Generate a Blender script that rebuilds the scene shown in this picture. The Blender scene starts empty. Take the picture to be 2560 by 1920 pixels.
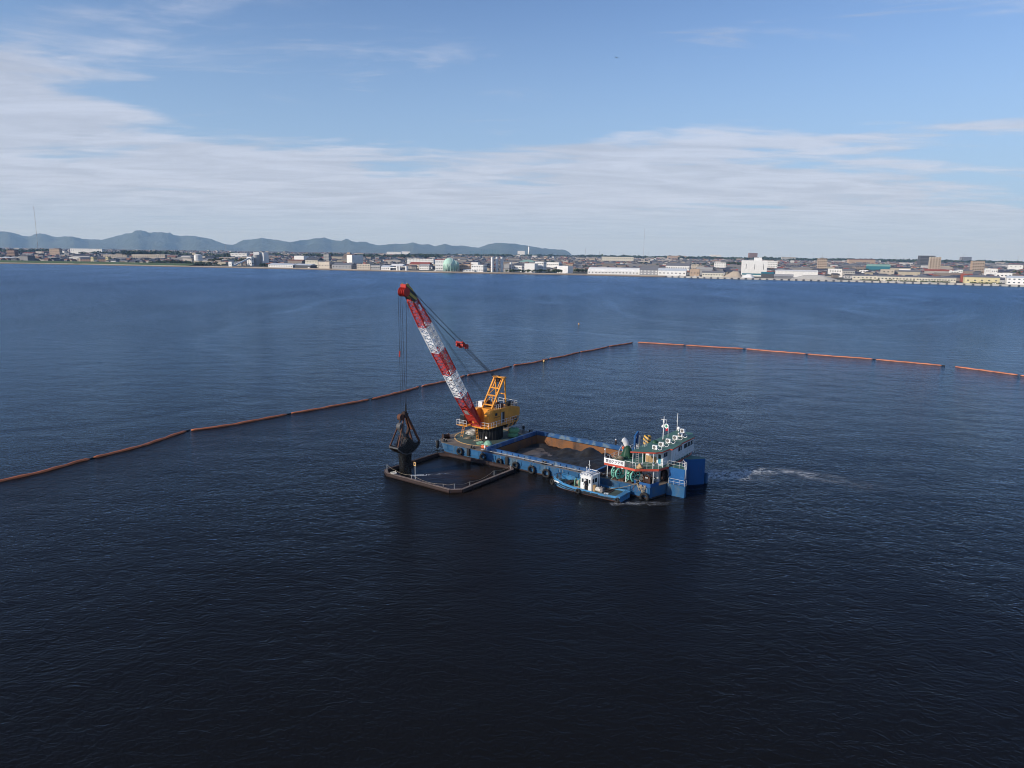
import bpy, math, random
from mathutils import Vector, Matrix, noise
random.seed(7)
R = math.radians
SC = bpy.context.scene
COL = SC.collection

# ------------------------------------------------------------------ camera
CAM_H = 38.0
PITCH = math.atan(326 / 1790.0)
ROLL = R(0.8)
FPX = 1790.0                      # focal length in pixels of the 2560 px wide photo
cam = bpy.data.cameras.new('camera')
cam.sensor_width = 36.0
cam.lens = 36.0 * FPX / 2560.0
cam.clip_start = 0.5
cam.clip_end = 90000.0
cam_ob = bpy.data.objects.new('camera', cam)
COL.objects.link(cam_ob)
cam_ob.matrix_world = Matrix.Translation((0, 0, CAM_H)) @ Matrix.Rotation(R(90) - PITCH, 4, 'X') @ Matrix.Rotation(ROLL, 4, 'Z')
SC.camera = cam_ob

# ------------------------------------------------------------------ sun, sky, exposure
SUN_EL = R(23)
SUN_DIR = Vector((-0.88, -0.47, 0)).normalized()      # towards the sun, on the ground
sun_vec = Vector((SUN_DIR.x * math.cos(SUN_EL), SUN_DIR.y * math.cos(SUN_EL), math.sin(SUN_EL)))
sun = bpy.data.lights.new('sun', 'SUN')
sun.energy = 4.6
sun.angle = R(0.6)
sun.color = (1.0, 0.92, 0.80)
sun_ob = bpy.data.objects.new('sun', sun)
COL.objects.link(sun_ob)
sun_ob.rotation_euler = sun_vec.to_track_quat('Z', 'Y').to_euler()

world = bpy.data.worlds.new('World')
SC.world = world
world.use_nodes = True
wt = world.node_tree
wt.nodes.clear()


class NT:
    """small helper to wire shader nodes"""
    def __init__(s, t): s.t = t
    def n(s, typ, **kw):
        nd = s.t.nodes.new(typ)
        for k, v in kw.items(): setattr(nd, k, v)
        return nd
    def put(s, sock, v):
        if hasattr(v, 'node'): s.t.links.new(v, sock)
        elif v is not None:
            if isinstance(v, (tuple, list)) and len(v) == 3 and sock.type == 'RGBA': v = (*v, 1)
            sock.default_value = v
    def math(s, op, a, b=None, c=None, clamp=False):
        nd = s.n('ShaderNodeMath', operation=op, use_clamp=clamp)
        s.put(nd.inputs[0], a)
        if b is not None: s.put(nd.inputs[1], b)
        if c is not None: s.put(nd.inputs[2], c)
        return nd.outputs[0]
    def vmath(s, op, a, b=None):
        nd = s.n('ShaderNodeVectorMath', operation=op)
        s.put(nd.inputs[0], a)
        if b is not None: s.put(nd.inputs[1], b)
        return nd.outputs[0]
    def noise(s, vec, scale, detail=3.0, rough=0.5, dist=0.0):
        nd = s.n('ShaderNodeTexNoise')
        if vec is not None: s.put(nd.inputs['Vector'], vec)
        nd.inputs['Scale'].default_value = scale
        nd.inputs['Detail'].default_value = detail
        nd.inputs['Roughness'].default_value = rough
        nd.inputs['Distortion'].default_value = dist
        return nd.outputs['Fac']
    def map(s, v, a, b, c=0.0, d=1.0, smooth=True):
        nd = s.n('ShaderNodeMapRange')
        nd.interpolation_type = 'SMOOTHSTEP' if smooth else 'LINEAR'
        s.put(nd.inputs['Value'], v)
        s.put(nd.inputs['From Min'], a); s.put(nd.inputs['From Max'], b)
        s.put(nd.inputs['To Min'], c); s.put(nd.inputs['To Max'], d)
        return nd.outputs['Result']
    def mix(s, f, a, b, blend='MIX'):
        nd = s.n('ShaderNodeMix', data_type='RGBA', blend_type=blend)
        s.put(nd.inputs['Factor'], f)
        s.put(nd.inputs[6], a); s.put(nd.inputs[7], b)
        return nd.outputs[2]
    def mapping(s, vec, scale=(1, 1, 1), rot=(0, 0, 0), loc=(0, 0, 0)):
        nd = s.n('ShaderNodeMapping')
        s.put(nd.inputs['Vector'], vec)
        nd.inputs['Scale'].default_value = scale
        nd.inputs['Rotation'].default_value = rot
        nd.inputs['Location'].default_value = loc
        return nd.outputs[0]


w = NT(wt)
sky = w.n('ShaderNodeTexSky', sky_type='NISHITA')
sky.sun_disc = False
sky.sun_elevation = SUN_EL
sky.sun_rotation = math.atan2(SUN_DIR.x, SUN_DIR.y)
sky.altitude = 30
sky.air_density = 1.0
sky.dust_density = 0.4
sky.ozone_density = 3.0
SKY_STRENGTH = 0.11
# thin high cloud, laid out on a flat layer overhead so that it thickens towards the horizon
tc = w.n('ShaderNodeTexCoord')
dirv = w.vmath('NORMALIZE', tc.outputs['Generated'])
sx = w.n('ShaderNodeSeparateXYZ'); w.put(sx.inputs[0], dirv)
zc = w.math('MAXIMUM', sx.outputs['Z'], 0.0)
zz = w.math('ADD', zc, 0.05)
cx = w.math('DIVIDE', sx.outputs['X'], zz)
cy = w.math('DIVIDE', sx.outputs['Y'], zz)
cp = w.n('ShaderNodeCombineXYZ'); w.put(cp.inputs[0], cx); w.put(cp.inputs[1], cy)
cpr = w.mapping(cp.outputs[0], scale=(0.62, 1.0, 1.0), rot=(0, 0, R(-14)), loc=(3.1, 1.7, 0))
big = w.noise(cpr, 0.62, 7.0, 0.56, 0.5)
fine = w.noise(w.mapping(cp.outputs[0], scale=(0.55, 1.1, 1.0), rot=(0, 0, R(-20)), loc=(9.4, 4.2, 0)), 2.1, 8.0, 0.62, 0.7)
field = w.math('ADD', w.math('MULTIPLY', big, 0.62), w.math('MULTIPLY', fine, 0.38))
# the layer is closed in the distance and breaks up overhead; it lies closer on the west (left) side
lift = w.math('MULTIPLY', sx.outputs['X'], -0.055)
billow = w.noise(w.mapping(cp.outputs[0], scale=(0.30, 0.55, 1.0), rot=(0, 0, R(8)), loc=(5.2, 0.4, 0)), 0.9, 5.0, 0.6, 0.6)
edge = w.map(w.math('SUBTRACT', w.math('SUBTRACT', zc, lift), w.math('MULTIPLY', w.math('SUBTRACT', billow, 0.5), 0.40)), 0.05, 0.21, 0.22, -0.09)
wisp = w.map(w.noise(w.mapping(cp.outputs[0], scale=(0.50, 1.0, 1.0), rot=(0, 0, R(-24)), loc=(2.7, 8.1, 0)), 1.3, 9.0, 0.66, 1.0), 0.58, 0.76, 0.0, 0.6)
cover = w.map(w.math('ADD', field, edge), 0.45, 0.62, 0.0, 1.0)
thin = w.map(zc, 0.015, 0.08, 0.45, 1.0)
alpha = w.math('MULTIPLY', w.math('MAXIMUM', w.math('MULTIPLY', cover, thin), wisp), 0.74)
shade = w.map(fine, 0.3, 0.7, 0.84, 1.10)
cloudcol = w.mix(1.0, (0.60 / SKY_STRENGTH, 0.64 / SKY_STRENGTH, 0.76 / SKY_STRENGTH), shade, 'MULTIPLY')
skycol = w.mix(1.0, sky.outputs[0], (1.05, 1.11, 1.31), 'MULTIPLY')
bg = w.n('ShaderNodeBackground')
veil = w.map(zc, 0.0, 0.36, 0.88, 0.0)
skycol = w.mix(veil, skycol, (0.34 / SKY_STRENGTH, 0.50 / SKY_STRENGTH, 0.73 / SKY_STRENGTH))
w.put(bg.inputs['Color'], w.mix(alpha, skycol, cloudcol))
bg.inputs['Strength'].default_value = SKY_STRENGTH
wo = w.n('ShaderNodeOutputWorld')
wt.links.new(bg.outputs[0], wo.inputs['Surface'])

SC.view_settings.view_transform = 'Standard'
SC.view_settings.look = 'None'
SC.view_settings.exposure = 0.0
SC.view_settings.gamma = 1.0
SC.view_settings.use_curve_mapping = False
SC.render.engine = 'CYCLES'
SC.cycles.use_denoising = True
SC.cycles.filter_width = 1.0
SC.cycles.volume_bounces = 1
SC.cycles.max_bounces = 6
SC.cycles.transparent_max_bounces = 8


# ------------------------------------------------------------------ survey helpers
def ray(px, py):
    """direction in the world of a point seen in the photo"""
    u = (px - 1280) / FPX; v = -(py - 960) / FPX
    c, s = math.cos(ROLL), math.sin(ROLL)
    uu = u * c - v * s; vv = u * s + v * c
    return Vector((uu, math.cos(PITCH) + vv * math.sin(PITCH), -math.sin(PITCH) + vv * math.cos(PITCH)))
def ground(px, py, z=0.0):
    d = ray(px, py); t = (z - CAM_H) / d.z
    return Vector((0, 0, CAM_H)) + d * t
def at_dist(px, py, Y):
    d = ray(px, py)
    return Vector((0, 0, CAM_H)) + d * (Y / d.y)

BA = R(36.0)                                   # heading of the barge
BO = Vector((-14.13, 133.22, 0))
def bw(x, y, z=0.0):
    """barge metres (x aft, y to starboard, z up) to world"""
    return Vector((BO.x + x * math.cos(BA) + y * math.sin(BA), BO.y - x * math.sin(BA) + y * math.cos(BA), z))


# ------------------------------------------------------------------ mesh builder
class MB:
    def __init__(s): s.v = []; s.f = []; s.m = []
    def add(s, vs, fs, m=0):
        o = len(s.v); s.v += [tuple(p) for p in vs]
        for f in fs:
            s.f.append([i + o for i in f]); s.m.append(m)
        return s
    def box(s, x0, x1, y0, y1, z0, z1, m=0):
        vs = [(x0, y0, z0), (x1, y0, z0), (x1, y1, z0), (x0, y1, z0), (x0, y0, z1), (x1, y0, z1), (x1, y1, z1), (x0, y1, z1)]
        return s.add(vs, [(0, 3, 2, 1), (4, 5, 6, 7), (0, 1, 5, 4), (1, 2, 6, 5), (2, 3, 7, 6), (3, 0, 4, 7)], m)
    def prism(s, poly, z0, z1, m=0, mt=None, mb=None):
        n = len(poly)
        a = sum(poly[i][0] * poly[(i + 1) % n][1] - poly[(i + 1) % n][0] * poly[i][1] for i in range(n))
        if a < 0: poly = poly[::-1]
        vs = [(p[0], p[1], z0) for p in poly] + [(p[0], p[1], z1) for p in poly]
        s.add(vs, [(i, (i + 1) % n, n + (i + 1) % n, n + i) for i in range(n)], m)
        o = len(s.v) - 2 * n
        s.f.append([o + n + i for i in range(n)]); s.m.append(m if mt is None else mt)
        s.f.append([o + n - 1 - i for i in range(n)]); s.m.append(m if mb is None else mb)
        return s
    def ring(s, poly_out, poly_in, z0, z1, m=0):
        n = len(poly_out)
        vs = [(p[0], p[1], z0) for p in poly_out] + [(p[0], p[1], z1) for p in poly_out] + [(p[0], p[1], z0) for p in poly_in] + [(p[0], p[1], z1) for p in poly_in]
        fs = []
        for i in range(n):
            j = (i + 1) % n
            fs += [(i, j, n + j, n + i), (2 * n + j, 2 * n + i, 3 * n + i, 3 * n + j), (n + i, n + j, 3 * n + j, 3 * n + i), (j, i, 2 * n + i, 2 * n + j)]
        return s.add(vs, fs, m)
    def frame(s, p, q):
        d = (Vector(q) - Vector(p)); L = d.length; d = d / max(L, 1e-9)
        up = Vector((0, 0, 1)) if abs(d.z) < 0.95 else Vector((1, 0, 0))
        a = d.cross(up).normalized(); b = a.cross(d).normalized()
        return d, a, b
    def beam(s, p, q, w, h=None, m=0):
        h = w if h is None else h
        p = Vector(p); q = Vector(q); d, a, b = s.frame(p, q)
        vs = []
        for c in (p, q):
            for (i, j) in ((-1, -1), (1, -1), (1, 1), (-1, 1)): vs.append(c + a * (i * w / 2) + b * (j * h / 2))
        return s.add(vs, [(3, 2, 1, 0), (4, 5, 6, 7), (0, 1, 5, 4), (1, 2, 6, 5), (2, 3, 7, 6), (3, 0, 4, 7)], m)
    def cyl(s, p, q, r, r2=None, n=10, m=0, cap=True):
        r2 = r if r2 is None else r2
        p = Vector(p); q = Vector(q); d, a, b = s.frame(p, q)
        vs = []
        for c, rr in ((p, r), (q, r2)):
            for i in range(n):
                t = 2 * math.pi * i / n
                vs.append(c + a * (rr * math.cos(t)) + b * (rr * math.sin(t)))
        fs = [(i, (i + 1) % n, n + (i + 1) % n, n + i) for i in range(n)]
        if cap: fs += [tuple(range(n))[::-1], tuple(range(n, 2 * n))]
        return s.add(vs, fs, m)
    def tube(s, pts, r, n=6, m=0, closed=False):
        pts = [Vector(p) for p in pts]; k = len(pts); vs = []
        rr = r if isinstance(r, (list, tuple)) else [r] * k
        for i, p in enumerate(pts):
            if closed: d = pts[(i + 1) % k] - pts[i - 1]
            else: d = pts[min(i + 1, k - 1)] - pts[max(i - 1, 0)]
            dn, a, b = s.frame(Vector((0, 0, 0)), d)
            for j in range(n):
                t = 2 * math.pi * j / n
                vs.append(p + a * (rr[i] * math.cos(t)) + b * (rr[i] * math.sin(t)))
        fs = []
        for i in range(k if closed else k - 1):
            for j in range(n):
                i2 = (i + 1) % k
                fs.append((i * n + j, i * n + (j + 1) % n, i2 * n + (j + 1) % n, i2 * n + j))
        if not closed: fs += [tuple(range(n))[::-1], tuple(range((k - 1) * n, k * n))]
        return s.add(vs, fs, m)
    def torus(s, c, axis, R0, r, nR=16, nr=7, m=0, e=1.0):
        d, a, b = s.frame((0, 0, 0), axis); c = Vector(c); vs = []; fs = []
        for i in range(nR):
            t = 2 * math.pi * i / nR; rad = a * math.cos(t) + b * math.sin(t)
            for j in range(nr):
                u = 2 * math.pi * j / nr
                vs.append(c + rad * (R0 + r * math.cos(u)) + d * (r * e * math.sin(u)))
        for i in range(nR):
            for j in range(nr):
                fs.append((i * nr + j, ((i + 1) % nR) * nr + j, ((i + 1) % nR) * nr + (j + 1) % nr, i * nr + (j + 1) % nr))
        return s.add(vs, fs, m)
    def ball(s, c, rx, ry=None, rz=None, nu=12, nv=8, m=0, z0=-1.0, jit=0.0):
        ry = rx if ry is None else ry; rz = rx if rz is None else rz
        vs = []; fs = []
        t0 = math.asin(max(-1, z0))
        for i in range(nv + 1):
            t = t0 + (math.pi / 2 - t0) * i / nv
            for j in range(nu):
                u = 2 * math.pi * j / nu
                k = 1 + (random.uniform(-jit, jit) if jit else 0)
                vs.append((c[0] + k * rx * math.cos(t) * math.cos(u), c[1] + k * ry * math.cos(t) * math.sin(u), c[2] + k * rz * math.sin(t)))
        for i in range(nv):
            for j in range(nu):
                fs.append((i * nu + j, i * nu + (j + 1) % nu, (i + 1) * nu + (j + 1) % nu, (i + 1) * nu + j))
        fs.append(tuple(range(nu))[::-1])
        return s.add(vs, fs, m)
    def rail(s, pts, h=1.05, step=1.4, r=0.032, bars=2, m=0, ends=True):
        """hand rail with posts along a line of deck points"""
        pts = [Vector(p) for p in pts]
        for k in range(1, bars + 1):
            s.tube([p + Vector((0, 0, h * k / bars)) for p in pts], r if k == bars else r * 0.8, 5, m)
        for a, b in zip(pts[:-1], pts[1:]):
            n = max(1, round((b - a).length / step))
            for i in range(n + 1):
                if i == n and b is not pts[-1]: continue
                p = a.lerp(b, i / n)
                s.cyl(p, p + Vector((0, 0, h)), r, n=5, m=m)
        return s
    def ladder(s, p, q, wdt, r=0.035, step=0.33, side=(1, 0, 0), m=0):
        p = Vector(p); q = Vector(q); sd = Vector(side) * (wdt / 2)
        s.cyl(p - sd, q - sd, r, n=5, m=m); s.cyl(p + sd, q + sd, r, n=5, m=m)
        n = int((q - p).length / step)
        for i in range(1, n + 1):
            c = p.lerp(q, i / (n + 0.5)); s.cyl(c - sd, c + sd, r * 0.8, n=5, m=m)
        return s
    def build(s, name, mats, parent=None, smooth=False):
        me = bpy.data.meshes.new(name)
        me.from_pydata(s.v, [], s.f)
        mats = mats if isinstance(mats, (list, tuple)) else [mats]
        for mt in mats: me.materials.append(mt)
        me.polygons.foreach_set('material_index', s.m)
        if smooth: me.polygons.foreach_set('use_smooth', [True] * len(s.f))
        me.update()
        o = bpy.data.objects.new(name, me)
        COL.objects.link(o)
        if parent: o.parent = parent
        return o

def tag(o, label=None, cat=None, group=None, kind=None):
    if label: o['label'] = label
    if cat: o['category'] = cat
    if group: o['group'] = group
    if kind: o['kind'] = kind
    return o
def thing(name, label, cat, loc=(0, 0, 0), rz=0.0, group=None):
    o = bpy.data.objects.new(name, None)
    o.empty_display_size = 0.5
    COL.objects.link(o)
    o.location = loc; o.rotation_euler = (0, 0, rz)
    return tag(o, label, cat, group)
def bthing(name, label, cat, x, y, z, rz=0.0, group=None):
    """a thing standing on the barge, given in barge metres"""
    return thing(name, label, cat, bw(x, y, z), rz - BA, group)
def bput(o, x, y, z, rz=0.0):
    o.location = bw(x, y, z); o.rotation_euler = (0, 0, rz - BA); return o
ORD = ['first', 'second', 'third', 'fourth', 'fifth', 'sixth', 'seventh', 'eighth', 'ninth', 'tenth', 'eleventh', 'twelfth']

# ------------------------------------------------------------------ materials
MAT = {}
def paint(name, col, wear=None, amount=0.3, scale=1.2, rough=0.5, streak=0.35, bump=0.15, spec=0.4, metal=0.0, vary=0.18, fine=9.0, runs=0.0):
    """painted or bare surface with patchy wear, streaks and grain"""
    m = bpy.data.materials.new(name); m.use_nodes = True
    t = m.node_tree; p = t.nodes['Principled BSDF']; k = NT(t)
    tc = k.n('ShaderNodeTexCoord').outputs['Object']
    n1 = k.noise(k.mapping(tc, scale=(1, 1, streak)), scale, 6.0, 0.62, 0.3)
    n2 = k.noise(tc, fine, 4.0, 0.6)
    n3 = k.noise(tc, scale * 0.35, 3.0, 0.5)
    base = k.mix(k.map(n3, 0.3, 0.7), tuple(c * (1 - vary) for c in col), tuple(min(1, c * (1 + vary)) for c in col))
    base = k.mix(k.map(n2, 0.35, 0.75, 0.0, 0.25), base, tuple(c * 0.55 for c in col))
    if wear:
        mask = k.map(k.math('ADD', k.math('MULTIPLY', n1, 0.75), k.math('MULTIPLY', n2, 0.25)), 0.66 - amount * 0.36, 0.74 - amount * 0.22)
        base = k.mix(mask, base, wear)
    if runs:                                   # thin vertical rust runs and scrapes
        rn = k.noise(k.mapping(tc, scale=(1, 1, 0.10)), 3.2, 4.0, 0.55, 0.1)
        lim = k.noise(tc, 0.45, 2.0, 0.5)
        base = k.mix(k.math('MULTIPLY', k.map(rn, 0.60, 0.70), k.map(lim, 0.42, 0.62, 0.0, runs)), base, (0.13, 0.06, 0.035))
    k.put(p.inputs['Base Color'], base)
    k.put(p.inputs['Roughness'], k.map(n2, 0.2, 0.8, max(0.05, rough - 0.12), min(1, rough + 0.15)))
    p.inputs['Specular IOR Level'].default_value = spec
    p.inputs['Metallic'].default_value = metal
    if bump:
        b = k.n('ShaderNodeBump'); b.inputs['Strength'].default_value = bump; b.inputs['Distance'].default_value = 0.05
        k.put(b.inputs['Height'], k.math('ADD', n2, n1)); k.put(p.inputs['Normal'], b.outputs[0])
    MAT[name] = m
    return m
RUST = (0.16, 0.065, 0.03)
paint('hull_blue', (0.013, 0.085, 0.20), (0.07, 0.105, 0.13), 0.48, 0.5, 0.45, 0.5, runs=0.75)
paint('blue', (0.008, 0.07, 0.215), (0.03, 0.10, 0.22), 0.3, 0.6, 0.42, 0.4)
paint('tunnel_blue', (0.006, 0.078, 0.235), (0.014, 0.10, 0.26), 0.3, 0.4, 0.4, 0.4, bump=0.05, runs=0.25)
paint('coaming_blue', (0.012, 0.080, 0.235), (0.12, 0.18, 0.24), 0.50, 0.6, 0.45, 0.6, runs=0.5)
paint('tug_blue', (0.045, 0.20, 0.40), (0.10, 0.11, 0.11), 0.42, 1.6, 0.45, 0.5, runs=0.6)
paint('deck_brown', (0.165, 0.13, 0.10), (0.09, 0.095, 0.085), 0.5, 0.7, 0.75, 1.0)
paint('deck_green', (0.065, 0.095, 0.080), (0.14, 0.115, 0.09), 0.42, 0.5, 0.75, 1.0)
paint('side_grey', (0.20, 0.185, 0.185), (0.11, 0.085, 0.065), 0.45, 0.9, 0.7, 1.0)
paint('roof_green', (0.062, 0.150, 0.118), (0.09, 0.14, 0.11), 0.3, 0.5, 0.6, 1.0)
paint('fascia_red', (0.50, 0.075, 0.04), (0.28, 0.06, 0.035), 0.25, 1.0, 0.5, runs=0.3)
paint('white', (0.70, 0.70, 0.69), (0.42, 0.38, 0.33), 0.16, 0.8, 0.5, 0.35, runs=0.3)
paint('white_clean', (0.76, 0.76, 0.75), None, 0, 1, 0.45)
paint('wall_white', (0.62, 0.63, 0.64), (0.36, 0.31, 0.26), 0.22, 0.7, 0.55, 0.25, runs=0.4)
paint('crane_yellow', (0.70, 0.285, 0.03), (0.34, 0.12, 0.03), 0.24, 0.9, 0.45, 0.3, runs=0.45)
paint('crane_red', (0.44, 0.024, 0.014), (0.24, 0.03, 0.02), 0.22, 1.0, 0.45, 0.4)
paint('crane_white', (0.78, 0.78, 0.78), (0.42, 0.38, 0.34), 0.12, 1.2, 0.5, 0.4, runs=0.35)
paint('rust', (0.115, 0.044, 0.024), (0.05, 0.028, 0.02), 0.5, 1.6, 0.85, 0.6, bump=0.4)
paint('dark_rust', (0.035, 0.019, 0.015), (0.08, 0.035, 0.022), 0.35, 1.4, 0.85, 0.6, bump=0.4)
paint('hold_rust', (0.215, 0.092, 0.036), (0.085, 0.054, 0.040), 0.55, 0.35, 0.85, 0.45, bump=0.4)
paint('hold_lower', (0.27, 0.20, 0.14), (0.10, 0.06, 0.04), 0.45, 0.5, 0.9, 0.8)
paint('grey_steel', (0.085, 0.085, 0.087), (0.15, 0.09, 0.06), 0.3, 1.5, 0.6)
paint('light_steel', (0.36, 0.36, 0.36), (0.18, 0.13, 0.10), 0.35, 1.5, 0.55)
paint('black', (0.010, 0.010, 0.011), (0.03, 0.027, 0.025), 0.3, 1.4, 0.6)
paint('rubber', (0.014, 0.014, 0.015), (0.045, 0.040, 0.036), 0.35, 3.0, 0.8, 1.0, bump=0.4)
paint('wire', (0.012, 0.012, 0.013), None, 0, 1, 0.5, bump=0)
paint('winch_green', (0.20, 0.55, 0.43), (0.05, 0.09, 0.07), 0.32, 2.0, 0.5)
paint('net_green', (0.13, 0.30, 0.15), (0.09, 0.18, 0.10), 0.4, 3.0, 0.9, 1.0, bump=0.6)
paint('rope_green', (0.22, 0.42, 0.31), (0.10, 0.20, 0.15), 0.4, 6.0, 0.9, 1.0, bump=0.5)
paint('rope_tan', (0.34, 0.28, 0.20), (0.17, 0.13, 0.09), 0.4, 6.0, 0.9, 1.0, bump=0.5)
paint('rope_white', (0.58, 0.55, 0.50), (0.3, 0.26, 0.22), 0.3, 6.0, 0.9, 1.0, bump=0.5)
paint('tarp_green', (0.012, 0.06, 0.032), (0.008, 0.035, 0.02), 0.3, 1.5, 0.55)
paint('plywood', (0.42, 0.27, 0.13), (0.28, 0.17, 0.08), 0.35, 1.3, 0.7, 2.0)
paint('teal_cloth', (0.05, 0.30, 0.40), (0.03, 0.20, 0.30), 0.4, 6.0, 0.9)
paint('orange_buoy', (0.60, 0.12, 0.04), (0.7, 0.6, 0.5), 0.2, 3.0, 0.5)
paint('red_flag', (0.55, 0.02, 0.04), None, 0, 1, 0.8)
paint('flag_green', (0.0, 0.25, 0.12), None, 0, 1, 0.8)
paint('navy', (0.012, 0.016, 0.05), None, 0, 1, 0.6)
paint('skin', (0.42, 0.24, 0.16), None, 0, 1, 0.6)
paint('cloth_dark', (0.012, 0.013, 0.02), (0.025, 0.025, 0.03), 0.3, 5, 0.9)
paint('float_orange', (0.66, 0.18, 0.065), (0.32, 0.10, 0.05), 0.36, 0.35, 0.6, 1.0)
paint('float_pale', (0.52, 0.185, 0.095), (0.34, 0.11, 0.06), 0.45, 0.35, 0.6, 1.0)
paint('mud', (0.016, 0.0145, 0.013), (0.030, 0.026, 0.022), 0.4, 0.8, 0.55, 1.0, bump=0.6)
paint('wet_mud', (0.010, 0.0095, 0.009), (0.020, 0.018, 0.016), 0.4, 1.2, 0.25, 0.15, bump=0.8)
paint('slurry', (0.13, 0.105, 0.085), (0.03, 0.026, 0.022), 0.45, 0.6, 0.35, 1.0)
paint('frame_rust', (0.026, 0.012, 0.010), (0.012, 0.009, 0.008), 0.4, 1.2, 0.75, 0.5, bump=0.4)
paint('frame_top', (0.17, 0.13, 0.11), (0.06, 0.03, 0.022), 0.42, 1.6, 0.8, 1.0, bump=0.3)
paint('ac_grille', (0.16, 0.15, 0.145), None, 0, 1, 0.7)
paint('yellow_pale', (0.58, 0.36, 0.14), (0.3, 0.17, 0.07), 0.3, 2, 0.6)

def glass(name, col=(0.02, 0.025, 0.03), rough=0.08):
    m = bpy.data.materials.new(name); m.use_nodes = True
    p = m.node_tree.nodes['Principled BSDF']
    p.inputs['Base Color'].default_value = (*col, 1); p.inputs['Roughness'].default_value = rough
    p.inputs['Specular IOR Level'].default_value = 0.6
    MAT[name] = m
    return m
glass('glass')

def stripes(name, c1, c2, freq, axis):
    """painted hazard stripes"""
    m = bpy.data.materials.new(name); m.use_nodes = True
    t = m.node_tree; p = t.nodes['Principled BSDF']; k = NT(t)
    o = k.n('ShaderNodeTexCoord').outputs['Object']
    d = k.n('ShaderNodeVectorMath', operation='DOT_PRODUCT'); k.put(d.inputs[0], o); d.inputs[1].default_value = axis
    fr = k.math('FRACT', k.math('MULTIPLY', d.outputs['Value'], freq))
    base = k.mix(k.map(fr, 0.49, 0.51, 0, 1, False), c1, c2)
    base = k.mix(k.map(k.noise(o, 2.5, 5, 0.6), 0.5, 0.75, 0, 0.5), base, (0.10, 0.07, 0.05))
    k.put(p.inputs['Base Color'], base); p.inputs['Roughness'].default_value = 0.5
    MAT[name] = m
    return m
stripes('stripe_boom', (0.42, 0.30, 0.05), (0.012, 0.012, 0.012), 1.05, (0, 0.55, 0.84))
stripes('stripe_cw', (0.60, 0.24, 0.03), (0.015, 0.012, 0.010), 1.0, (0, 0.75, -0.66))
stripes('stripe_hook', (0.62, 0.36, 0.06), (0.012, 0.012, 0.012), 1.9, (0.5, 0.3, 0.8))

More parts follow.
